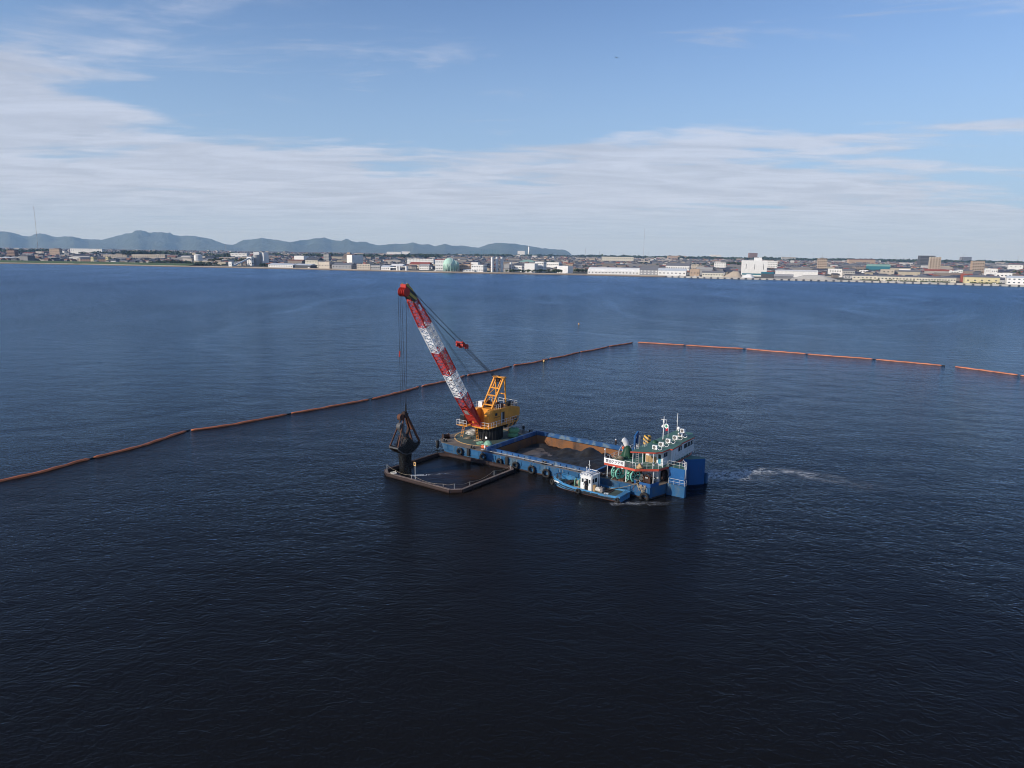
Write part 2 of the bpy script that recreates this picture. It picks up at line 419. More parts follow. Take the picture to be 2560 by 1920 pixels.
# ================================================================== THE SETTING
def water_material():
    m = bpy.data.materials.new('lake_water'); m.use_nodes = True
    t = m.node_tree; p = t.nodes['Principled BSDF']; k = NT(t)
    pos = k.n('ShaderNodeNewGeometry').outputs['Position']
    # wind ripples, a little longer across the wind, on a lazy longer wave
    w1 = k.noise(k.mapping(pos, scale=(0.8, 1.0, 1), rot=(0, 0, R(9))), 0.72, 4.0, 0.6, 0.45)
    w2 = k.noise(k.mapping(pos, scale=(0.85, 1.0, 1), rot=(0, 0, R(-14))), 2.7, 3.0, 0.6, 0.3)
    w3 = k.noise(k.mapping(pos, scale=(0.6, 1.0, 1), rot=(0, 0, R(20))), 0.13, 2.0, 0.5, 0.2)
    # calmer and rougher patches, and thin slicks drawn out by the wind
    patch = k.map(k.noise(k.mapping(pos, scale=(1.0, 0.45, 1), rot=(0, 0, R(-25))), 0.012, 6.0, 0.6, 0.6), 0.36, 0.64, 0.86, 1.12)
    band = k.noise(k.mapping(pos, scale=(0.75, 0.5, 1), rot=(0, 0, R(32)), loc=(31, 12, 0)), 0.0042, 3.0, 0.5, 0.9)
    slick = k.map(k.math('ABSOLUTE', k.math('SUBTRACT', band, 0.5)), 0.001, 0.014, 0.80, 1.0)
    # crests are sharper than troughs
    w1 = k.math('SUBTRACT', 1.0, k.math('ABSOLUTE', k.math('MULTIPLY_ADD', w1, 2.0, -1.0)))
    h = k.math('ADD', k.math('MULTIPLY', w1, 0.12), k.math('ADD', k.math('MULTIPLY', w2, 0.075), k.math('MULTIPLY', w3, 0.30)))
    # the silt fence keeps the near water calmer; the open lake beyond it is choppier
    py_ = k.n('ShaderNodeSeparateXYZ'); k.put(py_.inputs[0], pos)
    open_ = k.map(py_.outputs['Y'], 120.0, 700.0, 1.0, 3.0)
    # the floating frame shelters the water inside it
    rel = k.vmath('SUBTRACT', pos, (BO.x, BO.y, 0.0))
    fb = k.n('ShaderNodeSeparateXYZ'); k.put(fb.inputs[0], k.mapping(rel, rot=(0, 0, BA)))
    inx = k.math('MULTIPLY', k.map(fb.outputs['X'], 0.8, 2.8), k.map(fb.outputs['X'], 19.0, 17.2))
    iny = k.math('MULTIPLY', k.map(fb.outputs['Y'], -16.6, -15.0), k.map(fb.outputs['Y'], 1.0, -1.0))
    calm = k.map(k.math('MULTIPLY', inx, iny), 0.0, 1.0, 1.0, 0.42)
    h = k.math('MULTIPLY', h, calm)
    h = k.math('MULTIPLY', h, k.math('MULTIPLY', k.math('MULTIPLY', patch, slick), open_))
    b = k.n('ShaderNodeBump'); b.inputs['Strength'].default_value = 1.0; b.inputs['Distance'].default_value = 1.0
    k.put(b.inputs['Height'], h)
    t.nodes.remove(p)
    fr_ = k.n('ShaderNodeFresnel'); fr_.inputs['IOR'].default_value = 1.333; k.put(fr_.inputs['Normal'], b.outputs[0])
    fac = k.math('MULTIPLY', fr_.outputs[0], k.math('MULTIPLY_ADD', fr_.outputs[0], 1.25, 0.19))
    df = k.n('ShaderNodeBsdfDiffuse'); # patchy brown tint mixed into the diffuse colour beside the frame
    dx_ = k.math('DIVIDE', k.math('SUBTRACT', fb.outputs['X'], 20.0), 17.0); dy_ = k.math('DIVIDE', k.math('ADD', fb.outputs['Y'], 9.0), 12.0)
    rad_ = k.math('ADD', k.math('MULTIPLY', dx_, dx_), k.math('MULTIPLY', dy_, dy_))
    silt = k.math('MULTIPLY', k.map(rad_, 1.0, 0.1), k.map(k.noise(pos, 0.11, 4.0, 0.55, 0.8), 0.38, 0.66))  # mask of the brown tint: oval fade broken up by noise
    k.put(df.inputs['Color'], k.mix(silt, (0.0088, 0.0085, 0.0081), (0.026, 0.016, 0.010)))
    gl = k.n('ShaderNodeBsdfGlossy'); gl.inputs['Color'].default_value = (0.50, 0.72, 1.0, 1); k.put(gl.inputs['Roughness'], k.map(py_.outputs['Y'], 150.0, 900.0, 0.09, 0.26)); k.put(gl.inputs['Normal'], b.outputs[0])
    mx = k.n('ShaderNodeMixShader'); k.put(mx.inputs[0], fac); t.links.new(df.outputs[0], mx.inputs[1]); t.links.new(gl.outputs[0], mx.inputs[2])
    t.links.new(mx.outputs[0], t.nodes['Material Output'].inputs['Surface'])
    return m
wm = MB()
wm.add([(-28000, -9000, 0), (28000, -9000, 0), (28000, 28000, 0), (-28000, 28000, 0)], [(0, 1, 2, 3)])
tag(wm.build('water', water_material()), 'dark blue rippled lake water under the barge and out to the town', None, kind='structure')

# the shore line, left to right
SHORE = [(-2600, 1800), (-1500, 1680), (-1156, 1631), (-971, 1623), (-728, 1563), (-414, 1488), (-125, 1380), (124, 1354), (274, 1303), (358, 1253), (560, 1184), (757, 1072), (1000, 960), (1900, 600)]
def shore_y(X):
    for (x0, y0), (x1, y1) in zip(SHORE[:-1], SHORE[1:]):
        if x0 <= X <= x1: return y0 + (y1 - y0) * (X - x0) / (x1 - x0)
    return SHORE[0][1] if X < SHORE[0][0] else SHORE[-1][1]
def land_z(X, Y):
    d = Y - shore_y(max(-2600, min(1900, X * 1300 / max(Y, 1300))))
    t = max(0.0, min(1.0, d / 4200.0)); t = t * t * (3 - 2 * t)
    return 2.4 + 15.0 * t

def land_material():
    m = bpy.data.materials.new('land'); m.use_nodes = True
    t = m.node_tree; p = t.nodes['Principled BSDF']; k = NT(t)
    pos = k.n('ShaderNodeNewGeometry').outputs['Position']
    a = k.noise(pos, 0.012, 5.0, 0.6, 0.4); b = k.noise(pos, 0.09, 4.0, 0.6)
    c = k.mix(k.map(a, 0.42, 0.56), (0.04, 0.055, 0.025), (0.115, 0.105, 0.095))
    c = k.mix(k.map(b, 0.4, 0.7, 0, 0.7), c, (0.09, 0.085, 0.08))
    k.put(p.inputs['Base Color'], c); p.inputs['Roughness'].default_value = 0.9
    return m
lm = MB()
rows = [0, 12, 40, 120, 300, 700, 1300, 2100, 3000, 4200, 7000, 11000, 16000]
NXL = 90
for d in rows:
    for i in range(NXL + 1):
        X = -2600 + 4500 * i / NXL
        ys = shore_y(X); Y = ys + d
        Xs = X * (Y / ys)
        t = max(0.0, min(1.0, d / 4200.0)); t = t * t * (3 - 2 * t)
        lm.v.append((Xs, Y, 2.4 + 15.0 * t))
for r_ in range(len(rows) - 1):
    for i in range(NXL):
        o = r_ * (NXL + 1) + i
        lm.f.append((o, o + 1, o + NXL + 2, o + NXL + 1)); lm.m.append(0)
tag(lm.build('ground', land_material(), smooth=True), 'flat land of the far shore carrying the town', None, kind='structure')

# forested mountains on the horizon
def mountain_material():
    m = bpy.data.materials.new('forest_slope'); m.use_nodes = True
    t = m.node_tree; p = t.nodes['Principled BSDF']; k = NT(t)
    pos = k.n('ShaderNodeNewGeometry').outputs['Position']
    a = k.noise(pos, 0.004, 6.0, 0.65, 0.5)
    k.put(p.inputs['Base Color'], k.mix(k.map(a, 0.3, 0.7), (0.022, 0.036, 0.020), (0.05, 0.066, 0.036)))
    p.inputs['Roughness'].default_value = 1.0
    b = k.n('ShaderNodeBump'); b.inputs['Strength'].default_value = 1.0; b.inputs['Distance'].default_value = 60.0
    k.put(b.inputs['Height'], a); k.put(p.inputs['Normal'], b.outputs[0])
    return m
MM = mountain_material()
RIDGE = [(-700, 596), (-560, 584), (-430, 590), (-300, 581), (-180, 588), (-80, 584), (0, 580), (20, 580), (60, 588), (75, 590), (90, 586), (102, 583), (115, 586), (135, 591), (185, 592), (210, 597), (240, 598), (258, 600),
         (290, 589), (320, 584), (340, 583), (355, 580), (375, 582), (405, 581), (440, 586), (490, 590), (530, 598), (565, 611), (585, 612), (610, 601), (640, 597), (655, 593), (670, 596), (700, 601), (728, 606), (750, 600),
         (790, 595), (812, 594), (830, 599), (860, 602), (895, 607), (915, 607), (945, 614), (965, 612), (985, 609), (1010, 610), (1032, 605), (1050, 611), (1065, 611), (1085, 617), (1100, 614), (1112, 611), (1130, 614),
         (1165, 615), (1195, 619), (1215, 613), (1240, 607), (1280, 609), (1320, 614), (1350, 620), (1390, 623), (1412, 625), (1424, 631), (1432, 640)]
def ridge_z(px, Y):
    for (a, b), (c, d) in zip(RIDGE[:-1], RIDGE[1:]):
        if a <= px <= c:
            py = b + (d - b) * (px - a) / (c - a)
            return at_dist(px, py, Y).z
    return 0
mm = MB()
NM, ND = 560, 20
for j in range(ND + 1):
    f = j / ND                                   # 0 foot .. 0.7 crest .. 1 back
    for i in range(NM + 1):
        px = -700 + 2132 * i / NM
        Y = 15500 + 3600 * f + 350 * math.sin(i * 0.13) + 200 * math.sin(i * 0.31 + 2)
        X = at_dist(px, 620, Y).x
        zr = max(0.0, ridge_z(px, 18000))
        g = min(1.0, f / 0.7) if f <= 0.7 else max(0.0, 1 - (f - 0.7) / 0.3 * 0.8)
        spur = noise.fractal(Vector((X * 0.0011, Y * 0.0011, 3)), 1.0, 2.0, 5)
        z = zr * (g ** 0.85) * (1 + (0.48 * spur if 0 < f < 0.62 else 0.04 * spur)) + (0 if f == 0 else 15) * noise.fractal(Vector((X * 0.0042, Y * 0.0042, 5)), 0.9, 2.0, 4) * min(1.0, zr / 120)
        mm.v.append((X, Y, max(-1.0, z - (6 if f == 0 else 0))))
for j in range(ND):
    for i in range(NM):
        o = j * (NM + 1) + i
        mm.f.append((o, o + 1, o + NM + 2, o + NM + 1)); mm.m.append(0)
tag(mm.build('mountains', MM, smooth=True), 'blue hazy forested mountain range on the horizon', None, kind='structure')

# the air itself
hm = MB().box(-29000, 29000, -9500, 29500, -3.0, 640.0)
hz = bpy.data.materials.new('haze'); hz.use_nodes = True
ht = hz.node_tree; ht.nodes.clear()
hv = ht.nodes.new('ShaderNodeVolumePrincipled')
hv.inputs['Color'].default_value = (0.38, 0.63, 1.0, 1)
hv.inputs['Density'].default_value = 4.1e-5
hv.inputs['Absorption Color'].default_value = (1, 1, 1, 1)
hv.inputs['Anisotropy'].default_value = 0.0
ho = ht.nodes.new('ShaderNodeOutputMaterial'); ht.links.new(hv.outputs[0], ho.inputs['Volume'])
hob = tag(hm.build('haze', hz), 'thin blue haze in the air over lake and town', None, kind='stuff')

# ================================================================== THE BARGE
barge = bthing('dredging_barge', 'long blue steel dredging barge with open hold and white deckhouse at its stern', 'barge', 0, 0, 0)
DK = 1.9
HULL = [(-0.3, 1.3), (3.0, 1.0), (43.9, 1.0), (44.9, 4.6), (44.9, 15.6), (43.9, 19.2), (3.0, 19.2), (-0.3, 18.9), (-2.0, 17.2), (-2.7, 13.4), (-2.7, 6.8), (-2.0, 3.0)]
CX0, CX1, CY0, CY1 = 10.9, 33.5, 2.0, 17.9       # inside of the hold
COAM = 2.6
def inset(poly, d, cx=21, cy=10.1):
    out = []
    for x, y in poly: out.append((x - d * (1 if x > cx else -1), y - d * (1 if y > cy else -1)))
    return out
# hull sides with the raked bow and the red-brown boot line just above the water
lo = [(x + (0.9 if x < 0 else 0), y) for x, y in HULL]
hb = MB(); n = len(HULL)
zs = [(-1.1, lo), (0.24, lo), (DK, HULL)]
for z, pl in zs:
    for x, y in pl: hb.v.append((x, y, z))
for r_ in range(2):
    for i in range(n):
        j = (i + 1) % n
        hb.f.append((r_ * n + i, r_ * n + j, (r_ + 1) * n + j, (r_ + 1) * n + i)); hb.m.append(1 - r_)
hb.f.append(list(range(n))[::-1]); hb.m.append(1)
hull = hb.build('hull', [MAT['hull_blue'], MAT['dark_rust']], barge)
# rubbing strakes
sb = MB()
for z in (1.70, 0.75):
    sb.box(0.5, 43.6, 0.86, 0.998, z, z + 0.10)
    sb.box(0.5, 43.6, 19.202, 19.34, z, z + 0.10)
sb.build('strake', MAT['hull_blue'], hull)
rib = MB()
for i in range(22): rib.box(1.5 + i * 1.95, 1.58 + i * 1.95, 0.90, 0.999, 0.86, 1.69)
tag(rib.build('side_stiffener', MAT['hull_blue'], hull), kind='stuff')
# decks: fore deck, side decks, after deck (butted round the hold)
dm = MB()
fore = [(-0.3, 1.3), (3.0, 1.0), (CX0 - 0.3, 1.0), (CX0 - 0.3, 19.2), (3.0, 19.2), (-0.3, 18.9), (-2.0, 17.2), (-2.7, 13.4), (-2.7, 6.8), (-2.0, 3.0)]
dm.prism(fore, DK - 0.06, DK, 0)
dm.box(CX0 - 0.3, CX1 + 0.3, 1.0, CY0 - 0.3, DK - 0.06, DK, 1)
dm.box(CX0 - 0.3, CX1 + 0.3, CY1 + 0.3, 19.2, DK - 0.06, DK, 1)
aft = [(CX1 + 0.3, 1.0), (43.9, 1.0), (44.9, 4.6), (44.9, 15.6), (43.9, 19.2), (CX1 + 0.3, 19.2)]
dm.prism(aft, DK - 0.06, DK, 2)
deck = dm.build('deck', [MAT['deck_brown'], MAT['side_grey'], MAT['deck_brown']], barge)
# round green working area and its painted ring under the crane
cc = (4.75, 10.1)
gm = MB()
def circ(r, k=48): return [(cc[0] + r * math.cos(2 * math.pi * i / k), cc[1] + r * math.sin(2 * math.pi * i / k)) for i in range(k)]
keep = [(min(CX0 - 0.45, max(-2.4, x)), y) for x, y in circ(6.75)]
gm.prism(keep, DK + 0.004, DK + 0.008, 0)
gm.build('crane_area_paint', MAT['deck_green'], deck)
rm = MB(); k = 60
for i in range(k):
    a0, a1 = 2 * math.pi * i / k, 2 * math.pi * (i + 1) / k
    q = [(cc[0] + r * math.cos(a), cc[1] + r * math.sin(a)) for r, a in ((6.8, a0), (7.05, a0), (7.05, a1), (6.8, a1))]
    if all(-2.4 < x < CX0 - 0.5 for x, y in q): rm.prism(q, DK + 0.012, DK + 0.05)
rm.build('painted_ring', MAT['yellow_pale'], deck)
# coaming: four walls with a flat top flange, a pale lip pipe and dark brackets
cm = MB()
T = 0.32
cm.box(CX0 - T, CX1 + T, CY0 - T, CY0, DK, COAM)
cm.box(CX0 - T, CX1 + T, CY1, CY1 + T, DK, COAM)
cm.box(CX0 - T, CX0, CY0, CY1, DK, COAM)
cm.box(CX1, CX1 + T, CY0, CY1, DK, COAM)
coam = cm.build('coaming', MAT['coaming_blue'], barge)
fl = MB()
fl.box(CX0 - T - 0.12, CX1 + T + 0.12, CY0 - T - 0.16, CY0 - 0.02, COAM + 0.002, COAM + 0.06)
fl.box(CX0 - T - 0.12, CX1 + T + 0.12, CY1 + 0.02, CY1 + T + 0.12, COAM + 0.002, COAM + 0.06)
fl.box(CX0 - T - 0.12, CX0 - 0.02, CY0 - 0.015, CY1 + 0.015, COAM + 0.002, COAM + 0.06)
fl.box(CX1 + 0.02, CX1 + T + 0.12, CY0 - 0.015, CY1 + 0.015, COAM + 0.002, COAM + 0.06)
fl.build('coaming_flange', MAT['coaming_blue'], coam)
for (xa, xb) in ((CX0 - 1.2, 25.3), (25.9, CX1 + 0.2)):
    lp = MB(); lp.box(xa, xb, CY0 - 0.86, CY0 - 0.52, DK + 0.27, DK + 0.34); lp.build('walkway_plank', MAT['light_steel'], coam)
lp = MB()
for i in range(13): lp.box(10.2 + i * 1.85, 10.3 + i * 1.85, CY0 - 0.70, CY0 - 0.62, DK, DK + 0.268)
tag(lp.build('plank_support', MAT['black'], coam), kind='stuff')
br = MB()
for i in range(18):
    x = CX0 + 0.6 + i * 1.27
    br.box(x, x + 0.06, CY0 - T - 0.14, CY0 - T - 0.001, DK, COAM - 0.02)
tag(br.build('coaming_bracket', MAT['coaming_blue'], coam), kind='stuff')
# inside of the hold
hm_ = MB()
zf = -0.6
hm_.add([(CX0, CY0, zf), (CX1, CY0, zf), (CX1, CY0, COAM - 0.75), (CX0, CY0, COAM - 0.75)], [(3, 2, 1, 0)], 0)
for (a, b) in (((CX0 + 0.02, CY0), (CX0 + 0.02, CY1)), ((CX1 - 0.02, CY0), (CX1 - 0.02, CY1)), ((CX0, CY0 + 0.02), (CX1, CY0 + 0.02)), ((CX0, CY1 - 0.02), (CX1, CY1 - 0.02))):
    hm_.add([(a[0], a[1], zf), (b[0], b[1], zf), (b[0], b[1], COAM - 0.78), (a[0], a[1], COAM - 0.78)], [(0, 1, 2, 3)], 0)
hm_.add([(CX0, CY0, zf), (CX1, CY0, zf), (CX1, CY1, zf), (CX0, CY1, zf)], [(0, 1, 2, 3)], 1)
hm_.build('hold_lining', [MAT['hold_rust'], MAT['slurry']], barge)

# mud in the hold
NXM, NYM = 84, 60
mu = MB()
def bumpz(x, y, cx_, cy_, rx, ry, h):
    d = ((x - cx_) / rx) ** 2 + ((y - cy_) / ry) ** 2
    return h * math.exp(-d * 1.6)
for j in range(NYM + 1):
    for i in range(NXM + 1):
        x = CX0 + 0.04 + (CX1 - CX0 - 0.08) * i / NXM; y = CY0 + 0.04 + (CY1 - CY0 - 0.08) * j / NYM
        z = 0.05 + 0.35 * max(0, (x - 15) / 18) + bumpz(x, y, 25.6, 14.3, 2.6, 2.6, 2.0) + bumpz(x, y, 20.6, 14.6, 3.4, 2.2, 1.25) + bumpz(x, y, 29.5, 10, 5.0, 6.0, 1.2) \
            + bumpz(x, y, 22.5, 8.5, 5, 4.0, 0.7) + bumpz(x, y, 13.5, 16.2, 2.6, 1.2, 0.75) + bumpz(x, y, 27.5, 4.2, 4, 2, 0.6)
        z += 0.30 * noise.fractal(Vector((x * 0.55, y * 0.55, 1)), 1.0, 2.0, 4) * (0.35 if x < 15 else 1)
        mu.v.append((x, y, z))
for j in range(NYM):
    for i in range(NXM):
        o = j * (NXM + 1) + i
        mu.f.append((o, o + 1, o + NXM + 2, o + NXM + 1)); mu.m.append(0)
mo = mu.build('dredged_mud', MAT['mud'], None, smooth=True)
bput(mo, 0, 0, 0)
tag(mo, 'heaped black dredged mud filling the barge hold', 'mud heap')
# thin slurry pool at the bow end of the hold
sl = MB(); pts = []
for i in range(28):
    a = 2 * math.pi * i / 28; rr = 1 + 0.16 * math.sin(3 * a + 1) + 0.1 * math.sin(5 * a)
    pts.append((14.6 + 3.4 * rr * math.cos(a), 10.2 + 4.6 * rr * math.sin(a)))
sl.prism(pts, -0.1, 0.235)
so = sl.build('slurry_pool', MAT['slurry']); bput(so, 0, 0, 0); tag(so, 'pale streaky slurry pool beside the mud in the hold', 'slurry')

# bollards (parts of the barge)
def bollard(x, y, z=DK, along=True):
    b = MB()
    for dx in (-0.28, 0.28):
        px, py = (x + dx, y) if along else (x, y + dx)
        b.cyl((px, py, z), (px, py, z + 0.5), 0.16, n=12); b.cyl((px, py, z + 0.5), (px, py, z + 0.58), 0.2, n=12, m=1)
    b.box(x - (0.55 if along else 0.25), x + (0.55 if along else 0.25), y - (0.25 if along else 0.55), y + (0.25 if along else 0.55), z, z + 0.05)
    return b.build('bollard', [MAT['black'], MAT['side_grey']], barge)
for (x, y, al) in ((0.2, 2.0, True), (-2.1, 5.2, False), (7.4, 1.55, True), (23.6, 1.38, True), (35.0, 1.6, True), (41.6, 1.7, True), (12.0, 18.7, True), (9.0, 18.5, True), (2.0, 18.5, True), (-2.1, 15.0, False)):
    bollard(x, y, DK + 0.0, al)
# stern bulwark plates and fairlead
bwk = MB()
bwk.beam((42.0, 1.08, DK + 0.32), (43.86, 1.08, DK + 0.32), 0.08, 0.64)
bwk.beam((43.95, 1.15, DK + 0.32), (44.45, 3.0, DK + 0.32), 0.08, 0.62)
bwk.build('stern_bulwark', MAT['blue'], barge)

# ---------------- stern tunnel housings
for nm, sgn in (('tunnel_housing', 1), ('tunnel_housing', -1)):
    yo = 5.7 if sgn == 1 else 14.5
    f = MB()
    pl = [(44.95, yo), (47.6, yo), (47.75, yo + 0.5 * sgn), (46.0, yo + 2.6 * sgn), (44.95, yo + 3.2 * sgn)]
    f.prism(pl, -0.8, 4.48, 0, 1)
    fo = f.build(nm, [MAT['tunnel_blue'], MAT['roof_green']], barge)
    g = MB()
    low = [(44.95, yo - 0.62 * sgn), (48.0, yo - 0.62 * sgn), (48.0, yo - 0.004 * sgn), (44.95, yo - 0.004 * sgn)]
    g.prism(low, -0.8, 1.86)
    g.build('ledge', MAT['hull_blue'], fo)
    if sgn == 1:
        g = MB(); ry = yo - 0.55
        g.rail([(45.2, ry, 1.86), (47.9, ry, 1.86), (47.95, yo, 1.86)], 0.95, 0.9, 0.022)
        g.build('ledge_rail', MAT['white'], fo)
        g = MB()
        g.rail([(44.8, yo + 0.08, 4.48), (47.5, yo + 0.08, 4.48), (47.55, yo + 0.5, 4.48), (46.4, yo + 2.0, 4.48)], 1.0, 0.95, 0.022)
        g.build('top_rail', MAT['white'], fo)
        for dy in (0.0, 0.4):
            g = MB(); g.tube([(47.72, yo + dy, 2.9), (47.72, yo + dy, 5.45), (47.66, yo + dy, 5.58), (47.5, yo + dy, 5.6)], 0.03, 6); g.build('grab_rail', MAT['white'], fo)

# ---------------- deckhouse
UD = 4.5
UP = [(35.5, 1.2), (41.2, 1.05), (44.2, 3.4), (44.75, 5.8), (44.75, 14.4), (44.2, 16.8), (41.2, 19.15), (35.5, 19.0)]
u = MB(); u.prism(UP, UD - 0.38, UD, 0, 1, 2)
upper = u.build('upper_deck', [MAT['fascia_red'], MAT['roof_green'], MAT['wall_white']], barge)
# lower house under it
lh = MB()
lh.box(39.4, 43.6, 4.66, 15.54, DK, UD - 0.384)
lower = lh.build('lower_house_wall', MAT['wall_white'], barge)
for (y0, y1) in ((5.6, 6.5), (8.9, 11.3)):
    dr = MB(); dr.box(43.602, 43.66, y0, y1, DK + 0.1, DK + 1.95); dr.build('door', MAT['dark_rust'], lower)
dr = MB(); dr.box(40.6, 41.6, 4.60, 4.658, DK + 1.65, DK + 2.05); dr.build('vent_louvre', MAT['dark_rust'], lower)
# open posts under the upper deck
for (x, y) in ((36.0, 1.5), (39.4, 1.5), (37.6, 5.0), (36.0, 18.6), (39.4, 18.6), (36.0, 10.0), (43.4, 3.2)):
    p_ = MB(); p_.cyl((x, y, DK), (x, y, UD - 0.384), 0.075, n=8); p_.build('post', MAT['white'], barge)
# cabin
CB0, CB1, CBY0, CBY1 = 40.6, 44.3, 5.9, 17.2
RZ = 6.95
cab = MB()
cab.prism([(CB0, CBY0), (42.9, CBY0), (42.9, 5.2), (43.95, 5.2), (43.95, 7.6), (CB1, 7.6), (CB1, CBY1), (CB0, CBY1)], UD + 0.002, RZ)
cabin = cab.build('cabin_wall', MAT['wall_white'], barge)
# door with a teal curtain, windows and posts on the cabin
d_ = MB(); d_.box(43.08, 43.82, 5.135, 5.196, UD + 0.08, UD + 2.05); do = d_.build('door', MAT['white'], cabin)
d_ = MB(); d_.box(43.22, 43.68, 5.11, 5.134, UD + 0.25, UD + 1.2); d_.build('curtain', MAT['teal_cloth'], do)
d_ = MB(); d_.box(43.22, 43.68, 5.11, 5.134, UD + 1.22, UD + 1.9); d_.build('door_glass', MAT['glass'], do)
d_ = MB(); d_.box(43.12, 43.16, 5.08, 5.134, UD + 1.0, UD + 1.14); d_.build('handle', MAT['grey_steel'], do)
for (y0, y1) in ((5.5, 6.9),):
    q = MB(); q.box(43.952, 44.0, y0, y1, UD + 1.35, UD + 2.05); wo_ = q.build('window', MAT['glass'], cabin)
for (y0, y1) in ((10.6, 11.9), (13.0, 15.4), (15.8, 16.9)):
    q = MB(); q.box(44.302, 44.35, y0, y1, UD + 1.35, UD + 2.1); wo_ = q.build('window', MAT['glass'], cabin)
    q = MB(); ym = (y0 + y1) / 2
    q.box(44.352, 44.38, ym - 0.04, ym + 0.04, UD + 1.35, UD + 2.1); q.box(44.352, 44.39, y0 - 0.07, y1 + 0.07, UD + 1.27, UD + 1.34)
    q.build('frame', MAT['white'], wo_)
pw = MB(); pw.box(40.7, 42.85, CBY0 - 0.06, CBY0 - 0.004, UD + 0.05, UD + 1.15); pw.build('plywood_sheet', MAT['plywood'], cabin)
for (x, y) in ((40.45, 1.6), (43.3, 3.1), (41.9, 2.1), (44.1, 5.0), (44.55, 7.4), (40.4, 18.7), (44.2, 17.0)):
    p_ = MB(); p_.cyl((x, y, UD), (x, y, RZ + 0.02), 0.06, n=8); p_.build('post', MAT['white'], barge)
# roof
RP = [(40.15, 1.15), (43.6, 3.1), (44.3, 4.2), (44.45, 6.55), (44.9, 6.75), (44.8, 10.85), (44.55, 10.95), (44.65, 16.6), (43.2, 19.1), (40.1, 19.25)]
r_ = MB(); r_.prism(RP, RZ + 0.02, RZ + 0.25, 0, 1, 2)
roof = r_.build('roof', [MAT['fascia_red'], MAT['roof_green'], MAT['wall_white']], barge)
RT = RZ + 0.25
# rails of the upper deck
ur = MB()
ur.rail([(35.6, 12.0, UD), (35.6, 1.35, UD)], 0.95, 1.6)
ur.rail([(39.2, 1.28, UD), (41.15, 1.2, UD), (44.05, 3.5, UD), (44.6, 5.6, UD)], 0.95, 0.95)
ur.rail([(44.6, 8.9, UD), (44.6, 16.5, UD), (43.4, 17.6, UD)], 0.95, 1.1)
ur.build('upper_rail', MAT['white'], upper)
ap = MB()
ap.tube([(35.7, 5.9, UD), (35.7, 6.0, UD + 1.1), (35.75, 6.9, UD + 1.75), (35.75, 7.9, UD + 1.1), (35.8, 8.6, UD)], 0.05, 6)
ap.build('arched_rail', MAT['white'], upper)
ap = MB()
ap.tube([(36.6, 9.3, UD), (36.6, 9.3, UD + 1.2), (36.6, 9.9, UD + 1.25), (36.6, 10.0, UD)], 0.045, 6)
ap.build('hand_hoop', MAT['white'], upper)
ap = MB()
ap.cyl((35.55, 1.3, UD), (35.55, 1.3, UD + 2.1), 0.05, n=6); ap.ball((35.55, 1.3, UD + 2.2), 0.16)
ap.tube([(35.55, 1.3, UD + 1.5), (36.0, 2.6, UD + 0.95)], 0.03, 5)
ap.build('corner_staff', MAT['white'], upper)
ld = MB(); ld.ladder((40.3, 3.6, UD), (40.3, 3.3, RT + 0.9), 0.45, side=(1, 0, 0)); ld.build('roof_ladder', MAT['light_steel'], cabin)
ld = MB()
ld.tube([(40.4, 5.2, RT), (40.4, 5.2, RT + 0.95), (40.75, 5.2, RT + 1.05), (40.75, 5.2, RT)], 0.045, 6)
ld.tube([(40.4, 5.9, RT), (40.4, 5.9, RT + 0.95), (40.75, 5.9, RT + 1.05), (40.75, 5.9, RT)], 0.045, 6)
ld.build('roof_hand_hoop', MAT['white'], roof)
# name board with its lettering
nb = MB(); nb.box(35.52, 39.25, 1.10, 1.16, UD + 0.02, UD + 0.88); board = nb.build('name_board', MAT['white_clean'], upper)
def lettering(text, size, mat, name, parent, bold=0.0):
    cu = bpy.data.curves.new(name, 'FONT'); cu.body = text; cu.size = size; cu.extrude = 0.004; cu.offset = bold
    tmp = bpy.data.objects.new(name, cu); COL.objects.link(tmp)
    bpy.context.view_layer.update()
    me = bpy.data.meshes.new_from_object(tmp.evaluated_get(bpy.context.evaluated_depsgraph_get()))
    bpy.data.objects.remove(tmp)
    me.materials.clear(); me.materials.append(mat)
    xs = [v.co.x for v in me.vertices]; ys = [v.co.y for v in me.vertices]
    if xs:
        cxm, cym = (min(xs) + max(xs)) / 2, (min(ys) + max(ys)) / 2
        for v in me.vertices: v.co.x -= cxm; v.co.y -= cym
    o = bpy.data.objects.new(name, me); COL.objects.link(o); o.parent = parent
    return o, (max(xs) - min(xs) if xs else 1), (max(ys) - min(ys) if ys else 1)
lt, lw, lh_ = lettering('第20アジア号', 0.62, MAT['navy'], 'lettering', board, 0.012)
lt.rotation_euler = (R(90), 0, 0); lt.location = (37.42, 1.092, UD + 0.45); lt.scale = (3.15 / lw, 0.56 / lh_, 1)
# lower rail panel beside the board, dark slats
sp = MB()
for i in range(4): sp.box(39.35, 41.0, 1.14, 1.18, UD + 0.15 + i * 0.17, UD + 0.24 + i * 0.17)
tag(sp.build('rail_infill', MAT['grey_steel'], upper), kind='stuff')
# small lamp plates on the fascia
for x in (37.2, 38.7): 
    q = MB(); q.box(x, x + 0.4, 1.0, 1.10, UD - 0.36, UD - 0.26); q.build('lamp', MAT['white_clean'], upper)

# ================================================================== THE CRANE
CX = 4.7
crane = bthing('slewing_crane', 'yellow slewing crane with red and white lattice boom on the barge bow', 'crane', 0, 0, 0)
